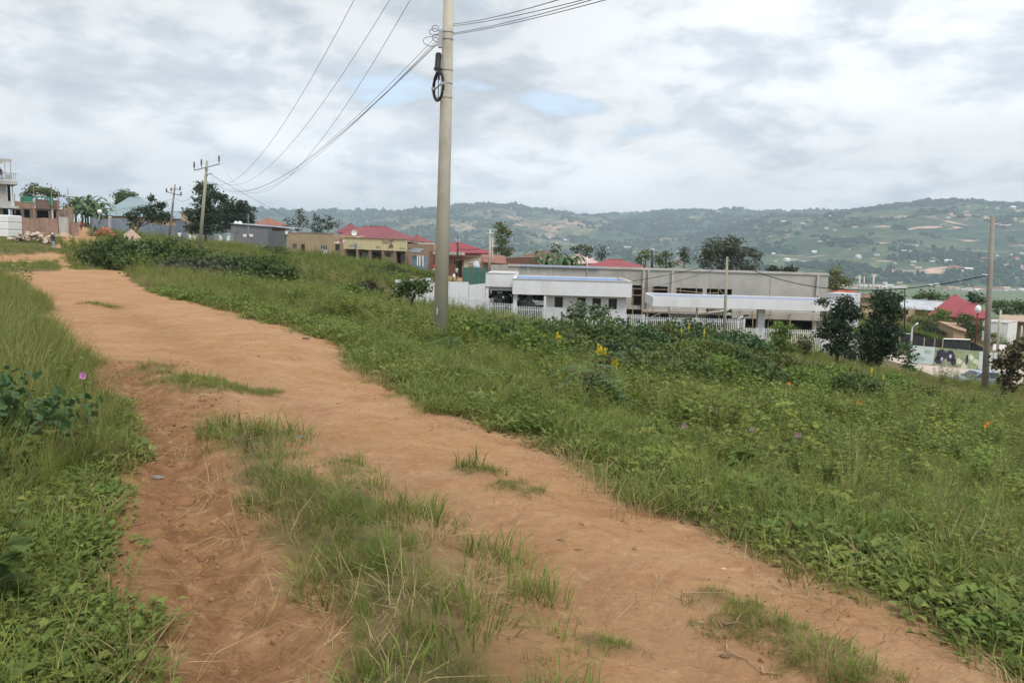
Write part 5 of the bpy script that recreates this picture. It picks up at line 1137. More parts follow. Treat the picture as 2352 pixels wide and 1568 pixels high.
def scatter(name, X, Y, scl, colln, nidx, label, seed=0, tilt=.12, zoff=-.02, sz=1.0):
    r = RS(seed); Zv = Z(X, Y) + zoff; n = len(X); me = bpy.data.meshes.new(name); me.vertices.add(n); me.vertices.foreach_set('co', np.stack([X, Y, Zv], 1).astype(np.float32).ravel())
    a = me.attributes.new('rot', 'FLOAT_VECTOR', 'POINT'); a.data.foreach_set('vector', np.stack([r.randn(n) * tilt, r.randn(n) * tilt, r.rand(n) * 6.28], 1).astype(np.float32).ravel())
    sc3 = np.stack([scl, scl, scl * sz * (.8 + .4 * r.rand(n))], 1)
    a = me.attributes.new('scl', 'FLOAT_VECTOR', 'POINT'); a.data.foreach_set('vector', sc3.astype(np.float32).ravel())
    a = me.attributes.new('idx', 'INT', 'POINT'); a.data.foreach_set('value', r.randint(0, nidx, n).astype(np.int32))
    o = bpy.data.objects.new(name, me); COL.objects.link(o); tag(o, label, None, None, 'stuff')
    g = bpy.data.node_groups.new(name, 'GeometryNodeTree'); g.interface.new_socket('Geometry', in_out='INPUT', socket_type='NodeSocketGeometry'); g.interface.new_socket('Geometry', in_out='OUTPUT', socket_type='NodeSocketGeometry')
    gi = g.nodes.new('NodeGroupInput'); go = g.nodes.new('NodeGroupOutput'); ip = g.nodes.new('GeometryNodeInstanceOnPoints'); ci = g.nodes.new('GeometryNodeCollectionInfo')
    ci.inputs['Collection'].default_value = colln; ci.inputs['Separate Children'].default_value = True; ci.inputs['Reset Children'].default_value = True
    g.links.new(gi.outputs[0], ip.inputs['Points']); g.links.new(ci.outputs[0], ip.inputs['Instance']); ip.inputs['Pick Instance'].default_value = True
    for nm, tp, so_ in (('rot', 'FLOAT_VECTOR', 'Rotation'), ('scl', 'FLOAT_VECTOR', 'Scale'), ('idx', 'INT', 'Instance Index')):
        na = g.nodes.new('GeometryNodeInputNamedAttribute'); na.data_type = tp; na.inputs[0].default_value = nm; g.links.new(na.outputs['Attribute'], ip.inputs[so_])
    g.links.new(ip.outputs[0], go.inputs[0]); o.modifiers.new('scatter', 'NODES').node_group = g
    print(name, n); return o

c_grass = pcol('grass_clumps', [proto(*blades(40, .06, .16, .0048, .10, .9, s), [mg_grass]) for s in range(5)])
c_tall = pcol('tall_grass_clumps', [proto(*blades(38, .30, .80, .0062, .11, .55, s, 3), [mg_tall if s % 3 == 2 else mg_grass]) for s in range(20, 26)])
c_dry = pcol('dry_tufts', [proto(*blades(16, .06, .26, .0042, .12, 1.5, s), [mg_dry]) for s in range(40, 44)])
c_weed = pcol('weed_plants', [proto(V, F, [mg_weed if s % 2 else mg_weed2, mg_stem], mi) for s in range(50, 56) for V, F, mi in [weed(s, .62, 4, 12, .085, .2)]])
c_weed2 = pcol('broad_weed_plants', [proto(V, F, [mg_weed2 if s % 2 else mg_herb, mg_stem], mi) for s in range(60, 65) for V, F, mi in [weed(s, .42, 5, 8, .115, .24)]])
c_herb = pcol('low_herbs', [proto(*lowherb(s), [mg_herb if s % 2 else mg_grass]) for s in range(70, 75)])

def fan(n, d0, d1, seed, az0=-37, az1=39, power=1.0):
    """random ground points, uniform by area, in a wedge in front"""
    r = RS(seed); d = np.sqrt(d0 ** 2 + (d1 ** 2 - d0 ** 2) * r.rand(n) ** power); a = np.radians(az0 + (az1 - az0) * r.rand(n)); return d * np.sin(a), d * np.cos(a), r.rand(n)
def wob(x, y): return (fbm(x * 1.3, y * 1.3, 4, 21) - .5) * .7
VIEW = (-37, 39)
# ---- road masks
def masks(x, y):
    sd, mid = dirt_sd(x, y); return sd, mid, sd + wob(x, y) * np.clip(np.hypot(x, y) / 6, .35, 1.5)
def keep(m_, *a): return [v[m_] for v in a]
PAVE = poly([(2040, 0, 84), (2500, 0, 84), (2500, 0, 60), (2300, 0, 58), (2190, 0, 64), (2130, 0, 70), (2060, 0, 76)])
def clear_mask(x, y):
    c = inpoly(PAVE, x, y)
    for q in FOOT: c |= inpoly(q, x, y)
    return ~c
def rect(pL, dL, pR, dR, dep):
    f = frame(pL, dL, pR, dR); return np.array([f.P(0, -.3, 0)[:2], f.P(f.len, -.3, 0)[:2], f.P(f.len, dep, 0)[:2], f.P(0, dep, 0)[:2]])
FOOT = [poly([(-300, 0, 60), (140, 0, 56), (150, 0, 120), (-300, 0, 125)]), poly([(2040, 0, 100), (2040, 0, 43), (2600, 0, 41), (2600, 0, 100)]), rect(1116, 62, 1455, 62, 13), rect(1164, 89, 1903, 85, 14), rect(ZC(1090, 0)[0], 132, ZC(1840, 0)[0], 126, 12), rect(ZC(425, 0)[0], 151, ZC(990, 0)[0], 146, 10), rect(ZD(1000, 0)[0], 113, ZD(1260, 0)[0], 112, 8)]
# 1 short grass: verges, middle strip, tufts
x, y, u = fan(26000, 2.0, 16, 1, -60, 60); sd, mid, s = masks(x, y); w_ = np.hypot(x, y)
tf = np.zeros(len(x))
for tx, ty, rr in TUFTS: tf = np.maximum(tf, 1 - sst(rr * .4, rr * 1.15, np.hypot(x - tx, y - ty)))
m_ = ((s > -.02) & (u < np.clip(.35 + s * .6, 0, .95) * np.where((mid < 0), .42, 1))) | (tf > .45 + u * 5)
m_ &= ~((w_ > 10) & (u > .6))
x, y, s, w_ = keep(m_, x, y, s, w_); scatter('short_grass', x, y, RS(2).uniform(.7, 1.5, len(x)) * (1 + w_ * .02), c_grass, 5, 'short green grass along the verges, the middle strip and the tufts on the track', 2)
# tufts in detail
xs, ys = [], []
r = RS(9)
for tx, ty, rr in TUFTS:
    n = int(15 * (rr / .2) ** 2) + 5; a = r.rand(n) * 6.28; q = rr * np.sqrt(r.rand(n)) * 1.1; xs.append(tx + q * np.cos(a) * 1.3); ys.append(ty + q * np.sin(a) * .9)
x = np.concatenate(xs); y = np.concatenate(ys); scatter('track_tufts', x, y, RS(5).uniform(.30, .65, len(x)), c_grass, 5, 'little tufts of creeping grass on the bare track', 6, .3)
# 2 middle strip longer grass
x, y, u = fan(30000, 2, 11, 11, -40, 40); sd, mid, s = masks(x, y); lump = fbm(x * 1.6, y * 1.6, 3, 55)
px_ = CX + FPX * x / y
mt = sdf(MIDT, x, y); m_ = (mt < .05) & (mid < -.05) & (u < .27 * sst(.1, -.2, mt) * sst(.40, .60, lump + .22 * np.clip(-mid, 0, .6) - .03))
x, y, lump, mid = keep(m_, x, y, lump, mid); scatter('strip_grass', x, y, .12 + .22 * np.clip(-mid * 1.3, 0, .6) + .12 * RS(3).rand(len(x)), c_tall, 6, 'longer grass on the hump between the wheel tracks', 12, .4)
# 3 left verge tall grass
def leftside(x, y): return x < np.interp(y, [0, 3, 6.8, 12, 25, 40], [-.9, -1.5, -3.3, -6.6, -15, -30])
x, y, u = fan(34000, 1.6, 26, 21, -75, 0); sd, mid, s = masks(x, y); L_ = leftside(x, y) & (s > .02); w_ = np.hypot(x, y); lump = fbm(x * .9, y * .9, 3, 66)
m_ = L_ & (u < sst(.30, .55, lump + .25 * sst(4, 9, w_)) * .8 + .10)
x, y, s, w_, lump = keep(m_, x, y, s, w_, lump); hh = (.33 + .55 * sst(4.0, 8.5, w_)) * (.5 + .5 * sst(0, .7, s)) * (.7 + .6 * RS(8).rand(len(x)))
scatter('verge_grass', x, y, hh, c_tall, 6, 'tall grass of the left verge', 22, .18, sz=1.05)
x, y, u = fan(14000, 1.5, 9, 23, -75, 0); sd, mid, s = masks(x, y); m_ = leftside(x, y) & (s > .0) & (u < .5); x, y = keep(m_, x, y); scatter('verge_herbs', x, y, RS(4).uniform(.6, 1.3, len(x)), c_herb, 5, 'small leafy herbs among the left verge grass', 24)
x, y, u = fan(2600, 4, 14, 25, -60, -14); sd, mid, s = masks(x, y); m_ = leftside(x, y) & (s > .5) & (u < .30); x, y = keep(m_, x, y); scatter('verge_weeds', x, y, RS(4).uniform(.7, 1.15, len(x)), c_weed2, 5, 'broad leaved weeds standing in the left verge', 26)
# 4 right field
def rightside(x, y): return x > np.interp(y, [0, 3.8, 5.3, 8.5, 13.9, 23, 41, 60], [2.6, 1.9, .94, -.8, -3.2, -9.9, -20, -26])
x, y, u = fan(60000, 3, 30, 31, -45, 46); sd, mid, s = masks(x, y); Rr = rightside(x, y) & (s > .10); edge = sst(0, 1.2, s)
m_ = Rr & (u < .55 - .25 * edge); xx, yy, ss_ = keep(m_, x, y, s); scatter('field_edge_herbs', xx, yy, RS(4).uniform(.7, 1.5, len(xx)) * (1 + .02 * yy), c_herb, 5, 'low herbs and creepers in the right-hand field', 32)
x, y, u = fan(26000, 3, 32, 33, -45, 46); sd, mid, s = masks(x, y); Rr = rightside(x, y) & (s > .10); lump = fbm(x * .5, y * .5, 3, 12)
m_ = Rr & (u < .30 + .55 * (1 - sst(.4, 1.6, s)) + .25 * (lump > .55)); xx, yy, ss_ = keep(m_, x, y, s); scatter('field_grass', xx, yy, (.30 + .45 * sst(.2, 2.5, ss_)) * RS(5).uniform(.6, 1.2, len(xx)), c_tall, 6, 'grass growing through the right-hand field', 34, .25)
x, y, u = fan(30000, 4, 34, 35, -45, 46); sd, mid, s = masks(x, y); Rr = rightside(x, y) & (s > .55); lump = fbm(x * .35 + 4, y * .35, 3, 13)
m_ = Rr & (u < sst(.6, 2.0, s) * (.22 + .65 * sst(.42, .62, lump))); xx, yy, ss_ = keep(m_, x, y, s); hv = fbm(xx * .7 + 3, yy * .7, 3, 18); sc_ = (.40 + .5 * sst(.6, 3, ss_)) * RS(6).uniform(.55, 1.2, len(xx)) * (.50 + .65 * sst(.35, .65, hv))
h_ = RS(7).rand(len(xx)) < .6; scatter('field_weeds', xx[h_], yy[h_], sc_[h_], c_weed, 6, 'upright leafy weeds covering the right-hand field', 36); scatter('broad_field_weeds', xx[~h_], yy[~h_], sc_[~h_] * 1.05, c_weed2, 5, 'broad leaved weeds covering the right-hand field', 37)
mg_brownw = leafmat('brown_weed_leaf', (.13, .115, .05), (.20, .17, .08))
def stalk(seed):
    V, F, mi = weed(seed, 1.0, 2, 14, .05, .10); return V, F, mi
c_stalk = pcol('tall_stalks', [proto(V, F, [mg_weed2 if s % 3 else mg_brownw, mg_stem], mi) for s in range(110, 116) for V, F, mi in [stalk(s)]])
x, y, u = fan(9000, 5, 34, 38, -45, 46); sd, mid, s = masks(x, y); lump = fbm(x * .45 + 8, y * .45, 3, 19); m_ = rightside(x, y) & (s > .9) & (u < .16 * sst(.48, .64, lump)); xx, yy = keep(m_, x, y); scatter('tall_stalks', xx, yy, RS(6).uniform(.5, .9, len(xx)), c_stalk, 6, 'taller leafy stalks rising out of the right-hand field', 39, .1)
x, y, u = fan(9000, 4, 30, 43, -45, 46); sd, mid, s = masks(x, y); lump = fbm(x * .6 + 1, y * .6, 3, 20); m_ = (rightside(x, y) | leftside(x, y)) & (s > .3) & (u < .35 * sst(.45, .62, lump)); xx, yy = keep(m_, x, y); scatter('dead_grass', xx, yy, RS(6).uniform(.8, 1.5, len(xx)), c_dry, 4, 'dead yellow blades standing among the green weeds', 44, .3)
# clods and pebbles on the bare earth
def clods():
    pr = []
    for sd_ in range(5):
        r = RS(sd_ + 700); bm = bmesh.new(); bmesh.ops.create_icosphere(bm, subdivisions=1, radius=.5); vs = [tuple(np.array(v.co) * (1 + .35 * r.randn(3) * .6) * np.array([1, .8, .55])) for v in bm.verts]; fs = [tuple(v.index for v in f.verts) for f in bm.faces]; bm.free(); pr.append(proto(vs, fs, [mat('earth_clod', (.24, .135, .066), .95, .3, 20)]))
    return pcol('clods', pr)
c_clod = clods(); x, y, u = fan(60000, 2.2, 14, 45, -48, 46); sd, mid, s = masks(x, y); q0 = np.minimum(dseg(RUTS[0][0], x, y, False), dseg(RUTS[1][0], x, y, False)); q2 = dseg(RUTS[2][0], x, y, False); lump = fbm(x * 2.5, y * 2.5, 3, 23)
m_ = (s < .15) & (u < .05 * sst(.45, .6, lump) + .75 * np.exp(-(q0 / .4) ** 2) * sst(.42, .6, lump) + .05 * np.exp(-((s + .05) / .2) ** 2)); m_ &= ~(q2 < .35) | (u < .005); xx, yy = keep(m_, x, y); scatter('loose_clods', xx, yy, .010 + .040 * RS(7).rand(len(xx)) ** 3 + .006 * RS(8).rand(len(xx)), c_clod, 5, 'loose clods and grit lying on the bare track', 46, .5, zoff=.0)
# 5 dry straw at the edges
x, y, u = fan(26000, 2.4, 22, 41, -45, 46); sd, mid, s = masks(x, y); m_ = (np.abs(s - .08) < .32) & (u < .32); m_ |= (s < -.05) & (u < .006); x, y = keep(m_, x, y); scatter('dry_straw', x, y, RS(4).uniform(.5, 1.1, len(x)), c_dry, 4, 'dry straw litter along the edges of the track', 42, .35)
# 6 meadow, 28 to 150 m
x, y, u = fan(52000, 24, 150, 51, -45, 44, 1.5); sd, mid, s = masks(x, y); lump = fbm(x * .12, y * .12, 4, 14); bare = fbm(x * .06 + 9, y * .06, 4, 15)
m_ = (s > .1) & clear_mask(x, y) & (u < .35 + .65 * sst(.40, .6, lump)) & (bare < .63); xx, yy, ll = keep(m_, x, y, lump); h_ = RS(7).rand(len(xx)); w_ = np.hypot(xx, yy)
a = h_ < .55; scatter('meadow_grass', xx[a], yy[a], RS(3).uniform(.6, 1.2, a.sum()) * (.7 + w_[a] * .006), c_tall, 6, 'rough grass of the meadow behind the roadside field', 52, .2, sz=.7)
a = ~a & (ll > .44); scatter('meadow_weeds', xx[a], yy[a], RS(3).uniform(.7, 1.5, a.sum()) * (.8 + w_[a] * .008), c_weed, 6, 'weeds scattered over the meadow', 53)
x, y, u = fan(26000, 23, 62, 57, -48, 44); sd, mid, s = masks(x, y); lump = fbm(x * .3, y * .3, 3, 17); m_ = (s > .05) & clear_mask(x, y) & (u < .45 + .3 * (lump > .5)) & (x > np.interp(y, [0, 23, 41, 60, 80], [-3, -9.9, -22, -30, -50])); xx, yy = keep(m_, x, y); scatter('near_meadow_grass', xx, yy, RS(3).uniform(.5, 1.0, len(xx)), c_tall, 6, 'yellowish grass of the near part of the meadow', 58, .25, sz=.8)
x, y, u = fan(26000, 45, 122, 68, -46, -28); sd, mid, s = masks(x, y); m_ = (s > -.15); xx, yy = keep(m_, x, y); scatter('path_side_lawn', xx, yy, RS(3).uniform(.7, 1.3, len(xx)), c_grass, 5, 'short green grass round the side path', 69, .25)
x, y, u = fan(9000, 50, 135, 59, -46, -18); sd, mid, s = masks(x, y); m_ = (s > -.1); xx, yy = keep(m_, x, y); scatter('far_verge_grass', xx, yy, RS(3).uniform(.10, .28, len(xx)), c_tall, 6, 'green grass beside the side path and the far track', 64, .25, sz=.6)
r_ = RS(92); n = 2600; d = r_.uniform(38, 62, n); pxs = r_.uniform(2030, 2450, n); rr = np.array([ray(p_, 800) for p_ in pxs]); xx = rr[:, 0] / rr[:, 1] * d; mm = ~inpoly(PAVE, xx, d); scatter('bank_grass', xx[mm], d[mm], RS(3).uniform(.9, 1.6, mm.sum()), c_grass, 5, 'short grass on the bank above the paved yard', 93, .25)
# crop rows below the brown house and shops
xs = []; ys = []; r = RS(61)
for (p0, d0), (p1, d1), n in (((ZC(370, 0)[0], 128), (ZC(1100, 0)[0], 122), 900), ((ZC(1080, 0)[0], 118), (ZC(1880, 0)[0], 112), 700), ((ZC(1850, 0)[0], 108), (ZC(2190, 0)[0], 100), 300), ((ZG(960, 0)[0], 104), (ZG(1600, 0)[0], 95), 500)):
    t = r.rand(n); A = at(p0, 640, d0); B = at(p1, 640, d1); q = A + (B - A) * t[:, None]; q[:, 1] += r.rand(n) * 11 - 3; xs.append(q[:, 0]); ys.append(q[:, 1])
c_crop = pcol('crop_plants', [proto(V, F, [mg_herb if s % 2 else mg_weed, mg_stem], mi) for s in range(80, 85) for V, F, mi in [weed(s, .9, 3, 9, .26, .25)]])
x = np.concatenate(xs); y = np.concatenate(ys); scatter('crops', x, y, r.uniform(.5, .9, len(x)), c_crop, 5, 'bright green crop growing in front of the shops and houses', 62)

# ---------------------------------------------------------------- trees and shrubs as things
def leafcloud(lobes, size, seed, cl=26, dens=1.0, flat=.6, sag=0):
    """lobes: (centre xyz, rx, ry, rz); returns quads clustered through the volume"""
    r = RS(seed); C_ = []; 
    for c, rx, ry, rz in lobes:
        vol = rx * ry * rz; n = max(6, int(dens * 17 * (rx * rz) / (size * size * 14)))
        d = unit(r.randn(n, 3)); q = (.35 + .65 * r.rand(n)) ** .6; C_.append(np.array(c) + d * q[:, None] * np.array([rx, ry, rz]))
    C_ = np.concatenate(C_); n = len(C_); k = cl
    P = np.repeat(C_, k, 0) + r.randn(n * k, 3) * size * np.array([1.25, 1.25, .8]); m = len(P)
    d = unit(r.randn(m, 3) * np.array([1, 1, flat])); t = unit(np.cross(d, r.randn(m, 3))); s = size * (.55 + .9 * r.rand(m))[:, None]
    a = P - d * s * .55; b = P + t * s * .42; c2 = P + d * s * .55 - np.array([0, 0, 1]) * s * sag; e = P - t * s * .42
    V = np.stack([a, b, c2, e], 1).reshape(-1, 3); F = np.arange(m * 4).reshape(m, 4); return V, F
def tree(name, label, cat, lobes_px, d, size, m_, seed, group=None, trunk=.15, dens=1.0, conv=None, cl=26, sc=None, limbs=True, base_px=None, ry=1.0, flat=.6):
    k = d / FPX; conv = conv or (lambda a, b: (a, b)); sc = sc or 1.0; r = RS(seed + 500); lobes = []
    for (x, y_, rx, rz) in lobes_px:
        p = at(*conv(x, y_), d + r.uniform(-.3, .3) * rx / sc * k); a, b = rx / sc * k, rz / sc * k; lobes.append((p, a, max(a, b) * .85 * ry, b))
    cxm = np.mean([l[0][0] for l in lobes]) if base_px is None else at(base_px, 600, d)[0]; g = float(Z(cxm, d)[0]); root = thing(name, (cxm, d, g), label, cat, group)
    V, F = leafcloud(lobes, size, seed, dens=dens, cl=cl, flat=flat); npmesh('crown', V, F, m_, root, loc=(cxm, d, g))
    mb = MB(); b = V3(cxm, d, g - .2); top = max(lobes, key=lambda l: l[0][2])[0]; low = min(l[0][2] for l in lobes)
    fork = V3(cxm + (top[0] - cxm) * .3, d, max(g + .15, g + (low - g) * .6))
    mb.tube([b, fork, (fork + top) / 2 + V3(.1, 0, 0), top], [trunk, trunk * .8, trunk * .5, trunk * .15], 7)
    if limbs:
        for l in lobes: mb.tube([fork, (fork + l[0]) / 2 + V3(0, 0, .05 * abs(l[0][2] - fork[2])), l[0]], [trunk * .35, trunk * .2, trunk * .06], 5)
    mb.build('trunk', m_bark, root, smooth=True); return root
S_B, S_A, S_G, S_F, S_E = 2.94 * 1.7415, 3.1357 * 1.7415, 2.4118 * 1.7415, 2.352 * 1.7415, 3.36 * 1.7415
tree('broadleaf_tree', 'tall dark tree directly behind the leaning wooden pole with the crossarm', 'tree', [(1330, 370, 50, 45), (1400, 420, 130, 80), (1490, 510, 130, 70), (1350, 600, 110, 110), (1430, 720, 140, 100), (1300, 820, 170, 110), (1480, 870, 110, 70), (1190, 700, 60, 60), (1590, 490, 40, 15)], 140, .34, ml_dark, 1, None, .25, 1.3, ZB, sc=S_B)
tree('broadleaf_tree', 'wide dark round-headed tree mass behind the half-moon gate', 'tree', [(1650, 610, 110, 80), (1750, 610, 110, 80), (1870, 640, 90, 90), (1600, 740, 130, 110), (1750, 750, 150, 110), (1890, 750, 80, 90), (1700, 850, 140, 60)], 172, .40, ml_dark, 2, None, .3, 1.3, ZB, sc=S_B)
tree('broadleaf_tree', 'round green tree rising behind the left slope of the teal roof', 'tree', [(440, 510, 130, 90), (370, 550, 65, 65), (520, 500, 60, 60)], 215, .42, ml_mid, 3, None, .3, 1.2, ZB, sc=S_B)
tree('puffy_tree', 'tree of separate rounded leaf puffs in front of the teal roof and wall', 'tree', [(750, 510, 26, 28), (800, 620, 90, 55), (640, 650, 65, 40), (530, 690, 58, 55), (540, 790, 42, 80), (740, 690, 75, 55), (880, 600, 33, 38), (850, 740, 105, 65), (940, 720, 58, 38), (720, 760, 45, 45)], 148, .30, ml_dark, 4, None, .2, 1.2, ZB, sc=S_B, base_px=ZB(540, 0)[0])
tree('broadleaf_tree', 'dark tree behind the green netting of the unfinished brick house', 'tree', [(430, 510, 80, 70), (560, 520, 90, 55), (670, 560, 80, 55), (330, 570, 50, 30)], 150, .36, ml_mid, 5, None, .25, 1.2, ZA, sc=S_A)
S_C = S_B
tree('airy_tree', 'thin airy grey-green tree with a tall top behind the brown house', 'tree', [(580, 210, 40, 50), (610, 270, 50, 40), (480, 330, 80, 60), (640, 340, 55, 55), (560, 380, 100, 55), (440, 390, 50, 40)], 188, .40, ml_grey, 6, None, .18, .45, ZC, cl=14, sc=S_C)
tree('airy_tree', 'spreading grey-green tree left of the big maroon roof', 'tree', [(800, 290, 60, 50), (900, 300, 60, 55), (850, 370, 110, 60), (1000, 340, 50, 55), (760, 390, 60, 50)], 186, .40, ml_grey, 7, None, .2, .8, ZC, cl=18, sc=S_C)
tree('small_tree', 'small feathery tree at the right slope of the big maroon roof', 'tree', [(1480, 400, 45, 38), (1525, 440, 35, 45)], 194, .34, ml_mid, 8, None, .15, .8, ZC, sc=S_C)
tree('small_tree', 'small round dark tree between the two maroon roofs', 'tree', [(1600, 485, 48, 33)], 192, .34, ml_dark, 9, None, .15, 1.2, ZC, sc=S_C)
tree('small_tree', 'low green bushes in front of the narrow maroon roof', 'bush', [(1930, 590, 50, 40), (2000, 590, 50, 28)], 145, .3, ml_mid, 10, None, .1, 1, ZC, sc=S_C)
tree('columnar_tree', 'tall slender tree standing alone above the low roofs right of the near pole', 'tree', [(1690, 80, 35, 55), (1710, 190, 60, 100), (1700, 320, 80, 95), (1775, 160, 25, 55), (1790, 430, 60, 70), (1625, 395, 28, 38)], 150, .34, ml_olive, 11, None, .2, 1.1, ZD, sc=S_E)
for i, (lb, lobes, m_, dn) in enumerate([('thin pale tree above the pink roof', [(1070, 50, 55, 60), (1080, 110, 60, 40)], ml_grey, .5), ('pair of dark tree crowns left of the bright red roof', [(1350, 80, 60, 50), (1500, 60, 105, 60), (1380, 160, 50, 50), (1490, 150, 55, 60)], ml_grey, 1.1), ('narrow dark tree at the right end of the bright red roof', [(1700, 80, 45, 60), (1690, 150, 50, 40)], ml_grey, 1.1)]):
    tree('airy_tree', lb, 'tree', lobes, 166, .38, m_, 20 + i, None, .18, dn, ZE, cl=18, sc=S_E)
for i, (lb, lobes, m_, dn) in enumerate([('narrow brownish tree behind the left part of the grey hall', [(405, 330, 48, 70), (430, 270, 22, 35)], ml_olive, 1), ('bushy green tree beside the brownish one behind the grey hall', [(580, 320, 60, 70), (620, 260, 25, 35), (650, 370, 40, 25)], ml_mid, 1), ('pale see-through tree behind the hall left of the big grey-green tree', [(800, 330, 55, 85), (790, 250, 30, 30)], ml_grey, .5)]):
    tree('airy_tree', lb, 'tree', lobes, 128, .32, m_, 30 + i, None, .16, dn, ZF, cl=18, sc=S_F)
tree('big_tree', 'largest grey-green tree towering behind the grey hall', 'tree', [(1080, 230, 120, 100), (1060, 340, 130, 90), (1230, 170, 95, 75), (1240, 310, 120, 110), (1380, 250, 120, 40), (1400, 380, 110, 50), (1480, 290, 45, 22), (1160, 260, 80, 80)], 118, .32, ml_grey, 34, None, .3, 1.1, ZF, cl=20, sc=S_F)
tree('round_bush', 'dark round tree top peeping over the roof of the grey hall', 'tree', [(1640, 425, 70, 32), (1770, 425, 75, 33)], 116, .26, ml_dark, 35, None, .2, 1.5, ZF, sc=S_F)
tree('airy_tree', 'feathery tree beyond the right end of the grey hall', 'tree', [(345, 310, 45, 50), (360, 400, 70, 70), (440, 430, 48, 60), (350, 480, 60, 30)], 112, .30, ml_olive, 36, None, .2, 1.0, ZG, cl=20, sc=S_G)
tree('dark_tree', 'left one of the two big dark trees right of the forecourt canopy', 'tree', [(225, 640, 56, 39), (430, 590, 50, 39), (420, 690, 100, 67), (520, 730, 89, 89), (330, 800, 112, 89), (270, 900, 89, 78), (400, 950, 168, 123), (330, 1060, 100, 67), (450, 1100, 134, 78)], 45, .14, ml_dark, 37, None, .12, 1.25, ZG, sc=S_G)
tree('dark_tree', 'right one of the two big dark trees, before the tin-roofed house', 'tree', [(770, 560, 84, 39), (900, 570, 100, 44), (800, 650, 134, 89), (900, 730, 112, 89), (780, 830, 145, 112), (700, 950, 145, 112), (850, 930, 134, 100), (700, 1080, 145, 112), (850, 1080, 123, 89), (660, 1190, 112, 67)], 46.5, .14, ml_dark, 38, None, .13, 1.25, ZG, sc=S_G)
tree('thin_bush', 'bluish bush at the right foot of the two big dark trees', 'bush', [(1030, 1080, 60, 60), (1060, 1170, 50, 50), (1050, 1240, 30, 50)], 43.5, .13, ml_blue, 39, None, .05, .8, ZG, sc=S_G)
tree('dead_leaf_tree', 'brown-leaved small tree cut off by the right edge', 'tree', [(2110, 1040, 70, 50), (2060, 1130, 55, 60), (2000, 1220, 80, 50), (2110, 1190, 60, 80), (2040, 1320, 90, 60), (2000, 1400, 60, 50), (1930, 1230, 50, 25)], 31, .13, ml_brown, 40, None, .16, .9, ZG, sc=S_G, base_px=ZG(2060, 0)[0])
tree('hedge_tree', 'dark green trees left of the crimson roof peak', 'tree', [(1220, 545, 80, 38), (1290, 580, 70, 35), (1130, 585, 50, 22), (1420, 590, 45, 38)], 138, .34, ml_mid, 41, None, .2, 1.2, ZG, sc=S_G)
tree('hedge_tree', 'dark tree between the crimson roof and the right-hand pole', 'tree', [(1700, 600, 80, 42), (1660, 570, 35, 25)], 132, .34, ml_dark, 42, None, .2, 1.2, ZG, sc=S_G)
tree('hedge', 'long dark hedge of trees beyond the ochre house at the right edge', 'hedge', [(1920, 650, 90, 42), (2080, 655, 100, 38), (2000, 710, 130, 30), (2170, 700, 90, 45)], 140, .34, ml_mid, 43, None, .2, 1.3, ZG, sc=S_G)
tree('garden_tree', 'bright leafy tree below the left corner of the crimson roof', 'tree', [(1370, 730, 75, 42), (1310, 760, 45, 30)], 109, .24, ml_light, 44, None, .1, 1.2, ZG, sc=S_G)
tree('garden_bush', 'spreading bush in front of the weathered brown yard wall', 'bush', [(1200, 800, 90, 32), (1420, 880, 60, 25), (1300, 850, 90, 30)], 106, .24, ml_mid, 45, None, .1, 1.2, ZG, sc=S_G)
tree('garden_tree', 'leafy tree growing beside the rusty lean-to shed', 'tree', [(1590, 760, 55, 50), (1600, 850, 65, 60), (1660, 930, 60, 60), (1720, 880, 30, 50)], 100, .22, ml_mid, 46, None, .1, 1.1, ZG, sc=S_G)
tree('garden_bush', 'small bush against the white-walled house', 'bush', [(1865, 950, 35, 22)], 100, .2, ml_light, 47, None, .05, 1.2, ZG, sc=S_G)
tree('garden_bush', 'low bushes behind the black fence beside the slope', 'bush', [(1230, 890, 80, 26), (1400, 915, 70, 22)], 101, .2, ml_dark, 48, None, .05, 1.2, ZG, sc=S_G)
tree('light_shrub', 'bright green bushy shrub in front of the palisade fence right of the canopy column', 'shrub', [(1720, 960, 70, 45), (1700, 1050, 90, 60), (1660, 1130, 70, 60), (1760, 1160, 80, 60), (1700, 1220, 80, 40)], 49, .15, ml_light, 49, None, .05, 1.3, ZF, sc=S_F)
tree('dark_shrub', 'darker narrow shrub between the bright shrub and the big dark trees', 'shrub', [(1940, 1090, 50, 60), (1930, 1180, 70, 60)], 48, .14, ml_olive, 50, None, .05, 1.1, ZF, sc=S_F)
tree('round_shrub', 'dense dark green bush just left of the near concrete pole', 'shrub', [(1850, 1050, 110, 55), (1950, 1010, 110, 48), (1750, 1090, 90, 50), (1950, 1110, 140, 70), (2050, 1050, 65, 55), (1800, 1160, 130, 50)], 38, .12, ml_mid, 51, None, .06, 1.3, ZC, sc=S_C)
tree('pale_leaf_shrub', 'shrub of large pale-backed leaves against the white kiosk wall', 'shrub', [(1400, 840, 90, 30), (1700, 890, 100, 30), (1300, 900, 100, 35), (1400, 960, 150, 50), (1600, 930, 120, 45)], 30, .14, ml_pale, 52, None, .04, .55, ZE, cl=16, sc=S_E)
def proj_y(px, d, z):
    a = at(px, 600, d); b = at(px, 1400, d); return 600 + 800 * (a[2] - z) / (a[2] - b[2])
tree('broadleaf_weed_bush', 'bluish broad-leaved bush in the left verge beside the wheel rut', 'bush', [(60, 900, 110, 55), (25, 960, 90, 60), (140, 935, 65, 45), (80, 1010, 100, 50)], 5.6, .055, ml_blue, 77, None, .012, .55, cl=14, flat=1.0)
